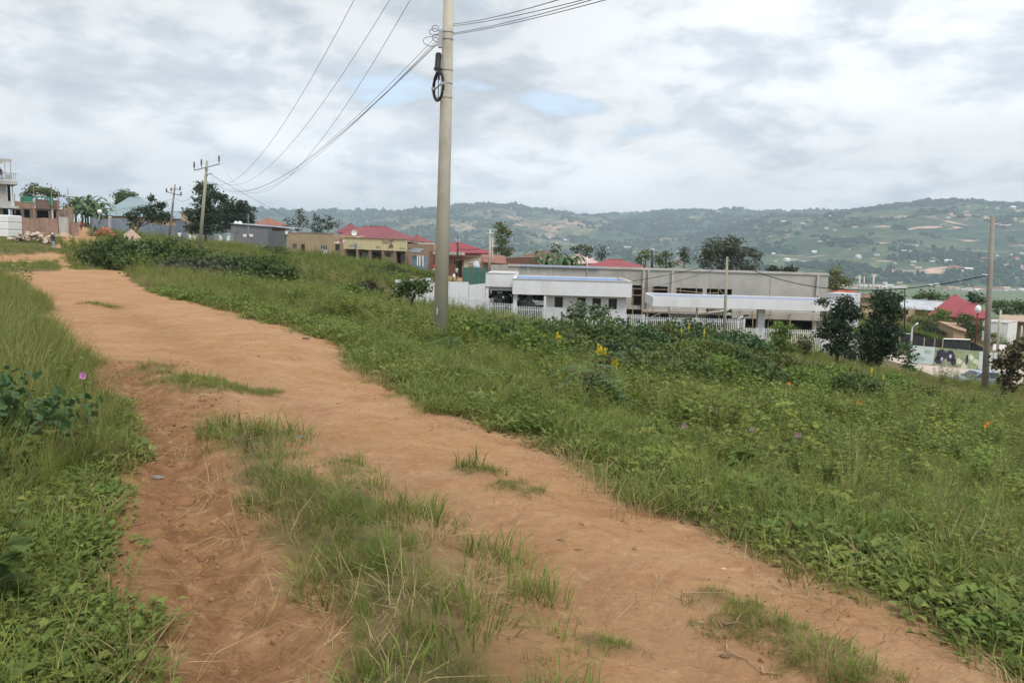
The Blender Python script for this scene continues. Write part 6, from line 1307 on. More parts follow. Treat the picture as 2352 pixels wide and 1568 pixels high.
# roadside scrub: (px, top y, depth, half width m, material, label)
scrub = [(1085, 752, 26, 1.0, ml_mid, 'green bush to the right of the near pole, first of the scrub line'), (1150, 748, 28, 1.1, ml_olive, 'olive bush below the first black water tank'), (1215, 752, 27, 1.0, ml_light, 'light bush below the second black water tank'), (1290, 745, 26, 1.1, ml_mid, 'mid green bush below the first kiosk window'), (1370, 738, 24, 1.1, ml_mid, 'bush in front of the pale-leaved shrub'), (1440, 742, 25, 1.1, ml_blue, 'bluish green bush below the right kiosk corner'), (1510, 752, 27, 1.1, ml_olive, 'bush at the left end of the double palisade panels'), (1565, 740, 28, .8, ml_blue, 'upright bush with yellow flowers before the palisade'), (1620, 748, 28, .75, ml_mid, 'second upright bush with yellow flowers before the palisade'), (1690, 770, 27, 1.3, ml_blue, 'broad dark bush around the foot of the thin wooden pole'), (1620, 790, 24, 1.4, ml_olive, 'olive brush in the middle of the scrub'), (1520, 800, 22, 1.3, ml_olive, 'tangled olive bush right of the yellow flowers'), (1420, 800, 20, 1.1, ml_dark, 'dark green bush behind the tallest yellow flower spikes'), (1760, 815, 26, 1.2, ml_olive, 'bush below the canopy column'), (1850, 835, 30, 1.2, ml_mid, 'bush left of the big dark trees'), (1900, 850, 24, 1.2, ml_light, 'light green bush below the big dark trees'), (2030, 865, 28, 1.1, ml_light, 'light bush with orange flowers below the dark trees'), (1130, 800, 20, .9, ml_light, 'bright low bush near the foot of the near pole')]
for i, (px, ty, d, w, m_, lb) in enumerate(scrub):
    ty -= 10; w *= 1.25
    tp = at(px, ty, d); g = float(Z(tp[0], d)[0]); h = max(.9, tp[2] - g); k = FPX / d; cy_ = ty + h * k * .5; r = RS(i + 90)
    lob = [(px, ty + h * k * .30, w * k * .6, h * k * .30), (px - w * k * .45, cy_, w * k * .55, h * k * .38), (px + w * k * .45, cy_ + 5, w * k * .55, h * k * .36), (px + r.uniform(-8, 8), cy_ + h * k * .2, w * k * .8, h * k * .32)]
    tree('roadside_bush', lb, 'bush', lob, d, .095, m_, 100 + i, 'bushes of the roadside scrub', .03, .95, cl=22, flat=.8)
scrub2 = [(1060, 792, 17.5, .8, ml_light, 'bright leafy bush immediately right of the near pole foot'), (1150, 785, 19, .9, ml_mid, 'mid green bush in the second row right of the near pole'), (1215, 800, 17, .8, ml_light, 'pale green bush in the second row below the tanks'), (1255, 782, 21, .9, ml_mid, 'bush just below the small twin yellow spikes'), (1320, 790, 19, .8, ml_olive, 'olive bush behind the small yellow spike'), (1450, 770, 21, 1.0, ml_mid, 'green bush right behind the tallest yellow flowers'), (1480, 830, 15.5, .8, ml_olive, 'olive bush right of the drooping-leaved shrub'), (1560, 830, 17, .9, ml_mid, 'green bush in the second row below the palisade'), (1650, 825, 18, .9, ml_light, 'bright bush below the thin wooden pole'), (1740, 860, 18, .9, ml_mid, 'green bush in the middle of the right-hand field'), (1690, 800, 23, 1.0, ml_mid, 'leafy bush just right of the thin wooden pole foot'), (1590, 785, 23, 1.0, ml_light, 'light leafy bush below the double palisade panels'), (1830, 880, 19, .8, ml_light, 'light bush beside the orange-flowered shrub'), (1950, 895, 20, .9, ml_mid, 'bush in the field below the left big dark tree'), (2120, 890, 24, .9, ml_olive, 'olive bush left of the right-hand pole')]
for i, (px, ty, d, w, m_, lb) in enumerate(scrub2):
    tp = at(px, ty, d); g = float(Z(tp[0], d)[0]); h = min(1.7, max(.7, tp[2] - g)); k = FPX / d; ty = proj_y(px, d, g + h); cy_ = ty + h * k * .5; r = RS(i + 290)
    lob = [(px, ty + h * k * .28, w * k * .5, h * k * .26), (px - w * k * .5, cy_, w * k * .5, h * k * .30), (px + w * k * .5, cy_ + 5, w * k * .5, h * k * .28), (px + r.uniform(-8, 8), cy_ + h * k * .2, w * k * .8, h * k * .28)]
    tree('roadside_bush', lb, 'bush', lob, d, .075, m_, 240 + i, 'bushes of the roadside scrub', .025, .8, cl=20, flat=.8)
thick = [(240, 552, 60, 1.5, ml_mid, 'leftmost bush of the dark thicket, beside the far track'), (285, 545, 58, 1.7, ml_mid, 'bush of the dark thicket below the sand heap'), (335, 548, 56, 1.8, ml_dark, 'darkest bush in the left part of the thicket'), (330, 590, 50, 1.6, ml_mid, 'lower bush of the thicket where the road bends'), (395, 552, 56, 1.8, ml_mid, 'thicket bush below the second wooden pole'), (440, 568, 55, 1.7, ml_dark, 'thicket bush left of the leaning wooden pole'), (400, 600, 48, 1.6, ml_grey, 'greyish bush in the middle of the thicket'), (470, 592, 50, 1.7, ml_grey, 'greyish bush at the foot of the leaning wooden pole'), (520, 582, 54, 1.7, ml_mid, 'thicket bush right of the leaning wooden pole'), (570, 585, 52, 1.7, ml_dark, 'thicket bush below the half-moon gate'), (615, 590, 50, 1.5, ml_mid, 'rightmost high bush of the thicket'), (545, 625, 44, 1.4, ml_dark, 'low dark bush under the right end of the thicket'), (305, 628, 43, .8, ml_dark, 'small dark bush right at the edge of the road'), (635, 565, 110, 1.6, ml_dark, 'bush against the grey block annex')]
for i, (px, ty, d, w, m_, lb) in enumerate(thick):
    d *= .86; w *= 1.12; m_ = ml_mid if m_ is ml_dark else m_
    tp = at(px, ty, d); g = float(Z(tp[0], d)[0]); h = max(.9, tp[2] - g); k = FPX / d; cy_ = ty + h * k * .5; r = RS(i + 190)
    lob = [(px + r.uniform(-6, 6), ty + h * k * .28, w * k * .55, h * k * .28), (px - w * k * .5, cy_, w * k * .55, h * k * .34), (px + w * k * .5, cy_ + 3, w * k * .55, h * k * .34), (px, cy_ + h * k * .15, w * k * .85, h * k * .36)]
    tree('thicket_bush', lb, 'bush', lob, d, .15, m_, 140 + i, 'bushes of the dark thicket', .05, 1.2, cl=22)
mead = [(ZC(710, 925), 70, .75, ml_dark, 'small dark round bush alone in the meadow'), (ZC(590, 975), 62, .9, ml_mid, 'green bush left of the lone dark meadow bush'), (ZC(1400, 980), 60, 1.2, ml_brown, 'low brownish bush in the meadow left of the dense bush'), (ZC(1180, 1040), 45, .7, ml_light, 'light green sapling bush in the near meadow'), (ZC(1430, 800), 95, 1.6, ml_mid, 'bush before the cream shops'), (ZC(1680, 790), 92, 1.8, ml_mid, 'wide bush in front of the right end of the cream shops'), (ZC(1300, 1010), 58, 1.0, ml_dark, 'dark low bush beside the brownish meadow bush'), (ZC(200, 600), 118, 1.4, ml_dark, 'dark bush below the grey annex wall'), (ZC(1800, 900), 80, 1.4, ml_light, 'light bush by the dirt road corner')]
for i, ((px, ty), d, w, m_, lb) in enumerate(mead):
    k = FPX / d; tree('meadow_bush', lb, 'bush', [(px, ty + w * k * .6, w * k * .7, w * k * .5), (px - w * k * .4, ty + w * k * .9, w * k * .6, w * k * .4), (px + w * k * .45, ty + w * k * .9, w * k * .6, w * k * .4)], d, .13 + d * .0006, m_, 170 + i, None, .04, 1.1)

# banana grove
def banana(px, d, h, seed, lb, grp='banana grove beyond the far track'):
    p = g1(px, d); root = thing('banana_plant', p, lb, 'banana plant', grp); r = RS(seed)
    MB().tube([p, p + V3(0, 0, h * .55), p + V3(.05, 0, h * .62)], [.22, .16, .1], 8).build('trunk', mat('banana_stem', (.12, .14, .06)), root, smooth=True)
    V = []; F = []; n = 16
    for i in range(n):
        a = i * 6.283 / n + r.rand() * .4; L_ = h * .62 * (.8 + .4 * r.rand()); up = .9 + .5 * r.rand(); c = p + V3(0, 0, h * (.58 if i % 2 else .40)); k = len(V); o = V3(math.cos(a), math.sin(a), 0); s = V3(-math.sin(a), math.cos(a), 0)
        for j in range(7):
            t = j / 6; q = c + o * L_ * t * .8 + V3(0, 0, L_ * (up * t - 1.15 * t * t)); w = .34 * math.sin(math.pi * min(1, t * .93 + .05)) ** .6; V += [q - s * w - V3(0, 0, .10), q, q + s * w - V3(0, 0, .10)]
        for j in range(6):
            e = k + 3 * j; F += [(e, e + 1, e + 4, e + 3), (e + 1, e + 2, e + 5, e + 4)]
    npmesh('leaves', np.array(V), np.array(F), mat('banana_leaf', (.07, .13, .04), .5, .2, 1, col2=(.12, .19, .07), trans=.3), root, loc=tuple(p))
for i, (x, d, h) in enumerate([(900, 176, 6.5), (980, 180, 7.6), (1060, 172, 7.2), (1130, 178, 7.6), (1210, 174, 7.4), (1290, 180, 6.6), (940, 168, 5.2), (1100, 166, 5.4), (1180, 168, 5.0), (1250, 170, 5.0)]):
    banana(ZA(x, 0)[0], d, h, 300 + i, 'broad-leaved banana plant in the grove beyond the far track')
for i, (x, d, h) in enumerate([(950, 122, 3.6), (1190, 120, 3.8), (1300, 121, 3.4)]):
    banana(ZE(x, 0)[0], d, 6.0, 320 + i, 'banana plant showing above the roof edge of the grey hall', 'banana plants behind the grey hall')
# ================================================================ poles and wires
def pole(name, label, pb, pt, d, rb, rt, m, n=12, group=None):
    b = at(*pb, d); t = at(*pt, d); b0 = b - (t - b) / np.linalg.norm(t - b) * .5
    r = thing(name, b, label, 'pole', group); MB().tube([b0, b + (t - b) * .5, t], [rb, (rb + rt) / 2, rt], n).build('shaft', m, r, smooth=True); return r, b, t
def arm(root, a, b, rad=.05, m=None): return MB().tube([a, b], rad, 6).build('crossarm', m or m_pole, root)
def insul(root, p, h=.28):
    return MB().lathe(p, [(.03, 0), (.03, .08), (.09, .09), (.05, .14), (.09, .16), (.05, .21), (.07, .23), (.03, h)], 8).build('insulator', m_insul, root)
# near concrete pole
np_r, nb, ntop = pole('utility_pole', 'thick grey concrete pole in the foreground carrying a black fibre coil', (1010, 806), (1035, -170), 16.6, .155, .098, m_polec, 24)
def onpole(y): t = (806 - y) / (806 + 170); return nb + (ntop - nb) * t
def rad_at(y): t = (806 - y) / (806 + 170); return .155 + (.098 - .155) * t
for y in (63.7, 79.7, 148.5, 178.4, 210.4):
    c = onpole(y); MB().lathe(c, [(rad_at(y) + .006, -.012), (rad_at(y) + .008, 0), (rad_at(y) + .006, .012)], 24).build('steel_band', m_steel, np_r)
cl_t, cl_b = at(1007.5, 122, 16.52), at(1005, 158, 16.52)
sp_ = thing('splice_closure', cl_b, 'black cylindrical cable splice closure strapped to the near pole', 'splice box'); MB().tube([cl_b, cl_b + (cl_t - cl_b) * .06, cl_b + (cl_t - cl_b) * .9, cl_t], [.072, .062, .062, .045], 16).build('body', m_black, sp_, smooth=True)
MB().tube([cl_b - V3(0, 0, .03), cl_b + V3(0, 0, .015)], .078, 16).build('collar', m_black, sp_)
for dx in (-.035, .0, .03): MB().tube([cl_b + V3(dx, 0, -.02), cl_b + V3(dx * .8 + .02, 0, -.22)], .011, 6).build('cable_tail', m_wire if dx else m_steel, sp_)
MB().tube([cl_b + V3(0, .02, .15), onpole(148) + V3(-.05, -.05, 0)], .012, 6).build('bracket', m_steel, sp_)
cc = at(1007, 199, 16.40); co_ = thing('cable_coil', cc, 'black ring of coiled cable hanging on the near pole', 'cable coil'); yaw = math.radians(-63); pts = []
for j, rr in enumerate((.285, .262, .24)):
    pts = [cc + V3(math.cos(yaw) * rr * math.cos(a), math.sin(yaw) * rr * math.cos(a) + .02 * (j - 1), rr * math.sin(a)) for a in np.linspace(0, 2 * math.pi, 33)]; MB().tube(pts, .020, 8, False).build('cable_loop', m_wire, co_, smooth=True)
MB().tube([cc + V3(math.cos(yaw) * -.3, math.sin(yaw) * -.3, -.04), cc + V3(math.cos(yaw) * .3, math.sin(yaw) * .3, .05)], .016, 6).build('cross_bracket', m_steel, co_)
MB().tube([cc + V3(0, 0, -.26), cc + V3(0, 0, .26)], .010, 6).build('upright_bracket', m_black, co_)
for s in (-1, 1): e = cc + V3(math.cos(yaw) * .27 * s, math.sin(yaw) * .27 * s, .01 * s); MB().box(e[0] - .04, e[0] + .04, e[1] - .05, e[1] + .05, e[2] - .03, e[2] + .03).build('clamp', m_steel, co_)
# crossarm above the frame
ca = at(1034, -128, 16.5); A1 = at(893, -118, 16.5); A2 = at(992, -126, 16.5); arm(np_r, A1 - V3(.1, 0, 0), ca + V3(.9, 0, .06), .045, m_steel)
for p in (A1, A2, ca + V3(.85, 0, .05)): insul(np_r, p + V3(0, 0, .04))
# paint strokes
for y0, y1, dx in ((700, 716, -.06), (748, 770, -.02)):
    a = onpole(y0) + V3(dx, -rad_at(y0) - .0, 0); b = onpole(y1) + V3(dx - .005, -rad_at(y1) - .0, 0); MB().tube([a, b], .008, 4).build('paint_mark', m_letter, np_r)
a = onpole(770) + V3(-.02, -rad_at(770), 0); MB().tube([a, a + V3(.09, .02, -.01)], .008, 4).build('paint_mark', m_letter, np_r)
# curls of spare cable at the pole head
for i, (x, y, rr) in enumerate(((998, 74, .10), (992, 96, .13), (1004, 88, .09), (1000, 66, .07))):
    c = at(x, y, 16.5); ya = 1.2 * i; MB().tube([c + V3(rr * math.cos(a) * (1.3 if i == 1 else 1), rr * .4 * math.sin(a + ya), rr * .75 * math.sin(a)) for a in np.linspace(0, 5.6, 20)], .006, 5, False).build('cable_curl', m_wire, np_r)
MB().box(*(lambda c: (c[0] - .05, c[0] + .03, c[1] - .06, c[1] + .04, c[2] - .22, c[2] + .12))(at(1013, 84, 16.42))).build('anchor_bracket', m_steel, np_r)

# left wooden pole with crossarm
lp_r, lb_, lt_ = pole('utility_pole', 'leaning pale wooden pole with a crossarm and three insulators above the thicket', ZB(1318, 1130), ZB(1407, 68), 70, .17, .105, m_poleg)
La, Lb = at(*ZB(1255, 182), 69.8), at(*ZB(1550, 106), 69.8); arm(lp_r, La, Lb, .055, m_steel)
LI = [at(*ZB(1255, 180), 69.8), at(*ZB(1340, 150), 69.8), at(*ZB(1547, 106), 69.8)]
for p in LI: MB().lathe(p, [(.03, 0), (.03, .2), (.085, .24), (.05, .36), (.085, .42), (.05, .54), (.07, .6), (.03, .72)], 8).build('insulator', m_insul, lp_r)
lbk = at(*ZB(1418, 232), 69.9); MB().tube([lbk + V3(-.2, 0, 0), lbk + V3(.35, 0, .1)], .05, 5).build('bracket', m_steel, lp_r)
p2_r, p2b, p2t = pole('utility_pole', 'second wooden pole with a tilted crossarm standing by the compound wall', ZB(958, 1000), ZB(1031, 345), 128, .19, .11, m_pole)
arm(p2_r, at(*ZB(930, 434), 127.8), at(*ZB(1102, 476), 127.8), .09); arm(p2_r, at(*ZB(1000, 392), 127.8), at(*ZB(1095, 412), 127.8), .07)
for q in ((985, 428), (1090, 412), (930, 436), (1100, 476)): p = at(*ZB(*q), 127.8); MB().lathe(p, [(.06, 0), (.16, .15), (.08, .3), (.14, .4), (.05, .6)], 7).build('insulator', m_insul, p2_r)
for k, y in enumerate((560, 590, 620)): p = at(*ZB(1000 - k * 4, y), 127.6); MB().lathe(p, [(.24, 0), (.24, .06)], 10).build('cable_ring', m_steel, p2_r)
# right-hand poles
rp_r, rb_, rt_ = pole('utility_pole', 'plain grey wooden pole standing in the field near the right edge', (2262, 892), ZG(1860, -205), 37, .15, .095, m_pole, 16)
rcl = at(2268, 632, 36.8); MB().tube([rcl + V3(-.25, 0, .02), rcl], .03, 6).build('cable_clamp', m_steel, rp_r)
mp_r, mb_, mt_ = pole('wooden_pole', 'thin greenish wooden pole in front of the palisade fence', (1662, 800), (1670.5, 590), 56, .125, .08, m_poleg)
q = []
for nm, lab, pb, pt, d, rb, arms in [
    ('utility_pole', 'tall grey pole with a small crossarm beside the pale sheet fence', ZD(1538, 700), ZD(1548, 128), 104, .20, [(1490, 182, 1600, 180)]),
    ('utility_pole', 'thin dark pole right behind the tall grey pole', ZD(1572, 690), ZD(1582, 232), 108, .13, [(1555, 355, 1610, 356)]),
    ('utility_pole', 'dark pole with a small crossarm in front of the red brick shop', ZD(1108, 640), ZD(1112, 228), 110, .16, [(1070, 262, 1150, 265), (1085, 290, 1140, 292)]),
    ('utility_pole', 'dark pole with a short crossarm between two trees behind the hall', ZF(488, 420), ZF(492, 222), 126, .2, [(478, 228, 512, 232)])]:
    cv = ZF if 'two trees' in lab else ZD; r_, b_, t_ = pole(nm, lab, pb, pt, d, rb, rb * .6, m_polec if 'tall grey' in lab else mat('dark_pole', (.07, .065, .06)))
    for x0, y0, x1, y1 in arms: arm(r_, at(*cv(x0, y0), d - .25), at(*cv(x1, y1), d - .25), .06, m_steel)
    q.append((r_, b_, t_))
for lab, pb, pt, d, rb in [('left one of two pale poles behind the tin shed', (565, 600), (577, 362), 100, .14), ('right one of two pale poles behind the tin shed', (697, 620), (712, 362), 98, .14), ('thin dark pole between the two pale poles', (612, 600), (620, 372), 104, .09), ('thin overgrown pole rising above the tin roof', (1008, 900), (1010, 488), 96, .09), ('crooked grey post in front of the white-walled house', (1905, 1030), (1938, 700), 84, .14), ('short pale post at the right edge by the ochre house', (2128, 1000), (2142, 850), 84, .11)]:
    pole('utility_pole' if pt[1] < 600 else 'post', lab, ZG(*pb), ZG(*pt), d, rb, rb * .7, m_polec if 'pale' in lab or 'grey' in lab else mat('dark_pole', (0, 0, 0)))
mr_, _, mt2 = pole('lightning_mast', 'thin white mast rising over the hall roof beside the red roof', ZE(1506, 430), ZE(1510, 145), 89, .06, .04, m_whitemetal)
lg, lgb, lgt = pole('lamp_post', 'dark red lamp post with a white globe beside the right-hand pole', ZG(1690, 1020), ZG(1713, 730), 94, .1, .08, mat('dark_red_paint', (.16, .03, .04))); MB().lathe(lgt, [(.1, 0), (.3, .2), (.36, .5), (.26, .8), (.1, .95)], 12).build('globe', m_signw, lg, smooth=True)
lg['category'] = 'lamp post'
gl, glb, glt = pole('lamp_post', 'white globe on a thin post at the end of the compound wall', ZA(1245, 900), ZA(1250, 800), 158, .1, .08, m_steel); MB().lathe(glt - V3(0, 0, .1), [(.2, 0), (.38, .2), (.46, .46), (.38, .74), (.18, .92)], 14).build('globe', m_signw, gl, smooth=True); gl['category'] = 'lamp post'
pole('post', 'slim white post beside the far track on the left', ZA(990, 925), ZA(997, 812), 140, .14, .12, m_signw)

def cat(A, B, sag, n=26): return [A + (B - A) * t - V3(0, 0, 4 * sag * t * (1 - t)) for t in np.linspace(0, 1, n)]
def proj(p): v = p - V3(0, 0, EYE); z = v @ fwd; return CX + FPX * (v @ rgt) / z, CY - FPX * (v @ upv) / z
def wire(name, label, A, B, sag=None, via=None, rad=.012, m=None, group=None):
    if via is not None:
        best = min(((min((proj(p)[0] - via[0]) ** 2 + (proj(p)[1] - via[1]) ** 2 for p in cat(A, B, s, 80)), s) for s in np.linspace(0, 5, 60)), key=lambda t: t[0]); sag = best[1]
    return tag(MB().tube(cat(A, B, sag, 30), rad, 5, False).build(name, m or m_wire2, smooth=True, loc=A), label, 'cable', group)
U = V3(0, 0, .3)
wire('power_line', 'highest thin power line rising from the crossarm towards the upper left of the near pole', LI[0] + V3(0, 0, .8), A1 + U, via=(659, 272), rad=.006)
wire('power_line', 'second thin power line from the wooden crossarm to the head of the near pole', LI[1] + V3(0, 0, .8), A2 + U, via=(690, 300), rad=.006)
wire('power_line', 'third thin power line, meeting the near pole just above the frame', LI[2] + V3(0, 0, .8), ca + U, via=(747, 314), rad=.006)
hd = at(1008, 82, 16.45)
for i, (y, via) in enumerate((((76), (870, 218)), (86, (800, 290)), (92, (760, 330)), (96, (700, 375)))):
    wire('telecom_cable', ['uppermost', 'second', 'third', 'lowest and thickest'][i] + ' of the cables strung from the near pole to the leaning wooden pole', lbk + V3(.2, 0, -.15 * i), at(1010, y, 16.45), via=via, rad=(.005, .005, .005, .007)[i], m=m_wire2)
for i, (y, px, py) in enumerate(((56, 1216, -3), (60, 1262, -3), (77, 1292, -3), (80, 1312, -1))):
    A = at(1040, y, 16.5); B0 = at(px, py, 10.5); B = A + (B0 - A) * 2.2; wire('overhead_cable', ['first', 'second', 'third', 'lowest'][i] + ' of four cables leaving the near pole head to the upper right', A, B, .12, rad=.006, m=m_wire2)
be = at(*ZC(1845, 752), 126); wire('service_drop', 'black cable slanting down from the leaning wooden pole across the cream shops', lbk + V3(.3, 0, 0), be, via=(655, 497), rad=.016, m=m_wire)
wire('service_drop', 'faint line between the two wooden poles', p2t - V3(0, 0, 2.2), lbk, 1.2, rad=.02)
wire('service_drop', 'faint line from the second wooden pole towards the unfinished house', at(*ZB(1000, 522), 128), at(-40, 505, 150), 1.0, rad=.022)
wire('overhead_cable', 'sagging black cable between the right-hand pole and the thin wooden pole', mt_ - V3(0, 0, .1), rcl, via=(2050, 664), rad=.026, m=m_wire)
wl = q[0][1] * .35 + q[0][2] * .65
wire('overhead_cable', 'upper black cable sagging above the white kiosk roof', at(1112, 633, 92), mt_ - V3(0, 0, .25), via=(1290, 658), rad=.024, m=m_wire)
wire('overhead_cable', 'lower thin cable crossing the blue roof of the kiosk', at(1200, 650, 85), mt_ - V3(0, 0, .55), via=(1420, 672), rad=.015, m=m_wire)
for i, (ya, yb) in enumerate(((395, 345), (378, 350))): wire('overhead_cable', ['lower', 'upper'][i] + ' line between the dark pole and the tall grey pole', at(*ZD(1112, ya), 110), at(*ZD(1548, yb), 104), .3, rad=.022, m=m_wire)

# ================================================================ car, banner wall, black fence, paving
def car():
    b = at(2248, 899, 60.5); g = float(Z(b[0], b[1])[0]); r = thing('parked_car', (b[0], b[1], g), 'silver blue hatchback mostly hidden behind the field edge by the right-hand pole', 'car')
    m_p = mat('silver_blue_paint', (.30, .36, .46), .25, .05, metal=.6); X = lambda u, v, w: (b[0] + u, b[1] + v, g + w)
    prof = [(-2.05, .35), (-2.1, .75), (-1.95, .95), (-1.15, 1.05), (1.7, 1.08), (2.05, .95), (2.08, .35)]
    def ext(pts, w0, w1, nm, m, par):
        n = len(pts); mb = MB(); mb.add([X(u, -w0, w) for u, w in pts] + [X(u, w0, w) for u, w in pts], [tuple(range(n))[::-1], tuple(range(n, 2 * n))] + [(i, (i + 1) % n, n + (i + 1) % n, n + i) for i in range(n)]); o = mb.build(nm, m, par); bv = o.modifiers.new('b', 'BEVEL'); bv.width = .06; bv.segments = 3; return o
    ext(prof, .84, .84, 'body', m_p, r)
    cab = [(-1.15, 1.05), (-.45, 1.44), (.0, 1.5), (1.1, 1.49), (1.75, 1.08)]; n = len(cab); vs = [X(u, -.78 + (.1 if w > 1.1 else 0), w) for u, w in cab] + [X(u, .78 - (.1 if w > 1.1 else 0), w) for u, w in cab]
    MB().add(vs, [tuple(range(n))[::-1], tuple(range(n, 2 * n))] + [(i, i + 1, n + i + 1, n + i) for i in range(n - 1)] + [(n - 1, 0, n, 2 * n - 1)]).build('window_glass', m_pane, r)
    ext([(-.45, 1.44), (0, 1.5), (1.1, 1.49), (1.25, 1.42), (1.2, 1.47), (1.1, 1.54), (0, 1.55), (-.48, 1.48)], .70, .70, 'roof', m_p, r)
    for u in (-1.1, .15, 1.2):
        for s in (-1, 1): MB().tube([X(u + (.05 if u < 0 else .1), s * .80, 1.06), X(-.42 if u < 0 else u, s * .71, 1.46)], .035, 6).build('pillar', m_p, r)
    for u in (-1.3, 1.3):
        for s in (-1, 1):
            w = MB().tube([X(u, s * .62, .3), X(u, s * .86, .3)], .31, 18).build('wheel', m_black, r); MB().tube([X(u, s * .865, .3), X(u, s * .875, .3)], .19, 12).build('rim', m_steel, w)
    for s in (-1, 1): MB().box(*(lambda c: (c[0] - .05, c[0] + .05, c[1] - .18, c[1] + .18, c[2] - .07, c[2] + .07))(X(-2.06, s * .6, .72))).build('headlight', m_signw, r)
    for s in (-1, 1): MB().box(*(lambda c: (c[0] - .06, c[0] + .06, c[1] - .06, c[1] + .06, c[2] - .06, c[2] + .06))(X(-.85, s * .9, 1.1))).build('wing_mirror', m_p, r)
car()
def banner():
    A = at(*ZG(1050, 1035), 80.5); B = at(*ZG(1908, 1112), 78.5); fr = Fr(A, B); r = thing('banner_wall', (A[0], A[1], H(A[0], A[1])), 'long printed banner hoarding with two dark ape faces along the paved yard', 'banner')
    P = fr.P; L_ = fr.len; z1 = lambda s: A[2] + (B[2] - A[2]) * s / L_; hh = 1.75
    cut = [0, .30, .56, .80, 1.0]; ms = [mat('banner_print_pale', (.60, .66, .68), .5, .12, 1.2, col2=(.42, .52, .50)), mat('banner_print_dark', (.16, .22, .12), .5, .5, 2, col2=(.36, .42, .27)), mat('banner_print_green', (.48, .55, .36), .5, .3, 3, col2=(.20, .27, .15)), mat('banner_print_white', (.62, .68, .68), .5, .1, 2, col2=(.45, .56, .50))]
    for i in range(4):
        a, b = L_ * cut[i], L_ * cut[i + 1] - .01; pn = MB().hexa([P(a, 0, z1(a) - hh), P(b, 0, z1(b) - hh), P(b, .04, z1(b) - hh), P(a, .04, z1(a) - hh), P(a, 0, z1(a)), P(b, 0, z1(b)), P(b, .04, z1(b)), P(a, .04, z1(a))]).build('banner_panel', ms[i], r)
        def blob(cx_, cz, rx, rz, m, k, nm='printed_shape', seed=0):
            rr = RS(seed); n = 18; vs = [P(cx_ + rx * math.cos(t) * (1 + .12 * rr.randn()), -.004 * k, z1(cx_) - hh + cz + rz * math.sin(t)) for t in np.linspace(0, 2 * math.pi, n, endpoint=False)]; MB().add(vs, [tuple(range(n))]).build(nm, m, pn)
        mk = mat('print_black', (.04, .035, .055), .5, .2)
        if i == 1:
            w = b - a
            for cx_, cz, rx, rz in ((a + w * .30, 1.0, w * .22, .62), (a + w * .68, 1.0, w * .20, .58), (a + w * .2, .5, w * .2, .42), (a + w * .85, .45, w * .12, .4)): blob(cx_, cz, rx, rz, mk, 1, seed=int(cx_ * 10))
            for cx_ in (a + w * .34, a + w * .70): blob(cx_, .62 if cx_ < a + w * .5 else .98, w * .06, .2, mat('print_lilac', (.45, .47, .62)), 2, seed=3)
        if i == 2:
            for k in range(7): blob(a + (b - a) * (.1 + .13 * k), .6 + .5 * math.sin(k * 2.1), .28, .34, mat('print_leaf_green', (.30, .38, .20)) if k % 2 else mat('print_cream', (.55, .58, .42)), 1, seed=k)
            blob(a + (b - a) * .45, .8, .12, .5, mk, 2, seed=5)
        if i == 0:
            for k, (f, c_, q_) in enumerate(((.35, .7, .35), (.75, 1.2, .35), (.5, .4, .5))): blob(a + (b - a) * f, c_, q_, .22, mat('print_grey_green', (.30, .42, .36)), 1, seed=k)
        for s in (a + .05, b - .05): MB().box(*(lambda c: (c[0] - .04, c[0] + .04, c[1] + .05, c[1] + .13, c[2] - hh - .4, c[2] + .02))(P(s, 0, z1(s)))).build('support_post', m_wood, r)
banner()
wf = wallthing('black_fence', 'black sheet and mesh fence sagging behind the printed banner', 'fence', [(ZG(975, 925), ZG(1080, 932), 88, 88), (ZG(1082, 940), ZG(1375, 985), 88, 87.5), (ZG(1380, 980), ZG(1640, 988), 87.5, 87), (ZG(1642, 1000), ZG(1765, 1060), 87, 86)], mat('black_sheeting', (.03, .032, .034), .7, .5, 2), th=.06, pieces=3, below=.4)
for x0, y0, x1, y1 in ((975, 922, 1080, 930), (1380, 976, 1640, 984)):
    MB().tube([at(*ZG(x0, y0), 87.4), at(*ZG(x1, y1), 87)], .05, 5).build('top_rail', m_steel, wf)
for x, y in ((1084, 935), (1380, 978), (1200, 975), (1300, 985)): a = at(*ZG(x, y), 87.3); MB().tube([a - V3(0, 0, 2.2), a + V3(0, 0, .1)], .07, 6).build('fence_post', m_wood, wf)
for x0, x1, y0, y1, lb in ((1866, 1890, 1028, 1085, 'narrow white board standing right of the banner wall'), (1925, 1986, 1032, 1088, 'wider white board on the right of the narrow one')):
    p = at(*ZG(x0, y0), 77); p1 = at(*ZG(x1, y1), 77); r_ = thing('sign_board', (p[0], 77, H(p[0], 77)), lb, 'sign'); MB().box(p[0], p1[0], 77, 77.06, p1[2], p[2]).build('panel', m_signw, r_)
    for s in (p[0] + .1, p1[0] - .16): MB().box(s, s + .06, 77.07, 77.13, H(s, 77) - .3, p[2] - .05).build('leg', m_steel, r_)
# paved yard
def paving():
    x0, y0 = PAVE.min(0); x1, y1 = PAVE.max(0); st = .8; V = []; F = []; idx = {}
    def vid(i, j):
        if (i, j) not in idx:
            x, y = x0 + i * st, y0 + j * st; idx[(i, j)] = len(V); V.append((x, y, float(Z(x, y)[0]) + .05))
        return idx[(i, j)]
    gx, gy = np.meshgrid(np.arange(int((x1 - x0) / st)), np.arange(int((y1 - y0) / st)), indexing='ij'); ins = inpoly(PAVE, x0 + (gx + .5) * st, y0 + (gy + .5) * st)
    for i, j in zip(gx[ins], gy[ins]): F.append((vid(i, j), vid(i + 1, j), vid(i + 1, j + 1), vid(i, j + 1)))
    o = npmesh('paved_yard', np.array(V), np.array(F), m_asph, smooth=True); tag(o, 'pale beige paved yard below the banner wall', None, None, 'structure')
paving()

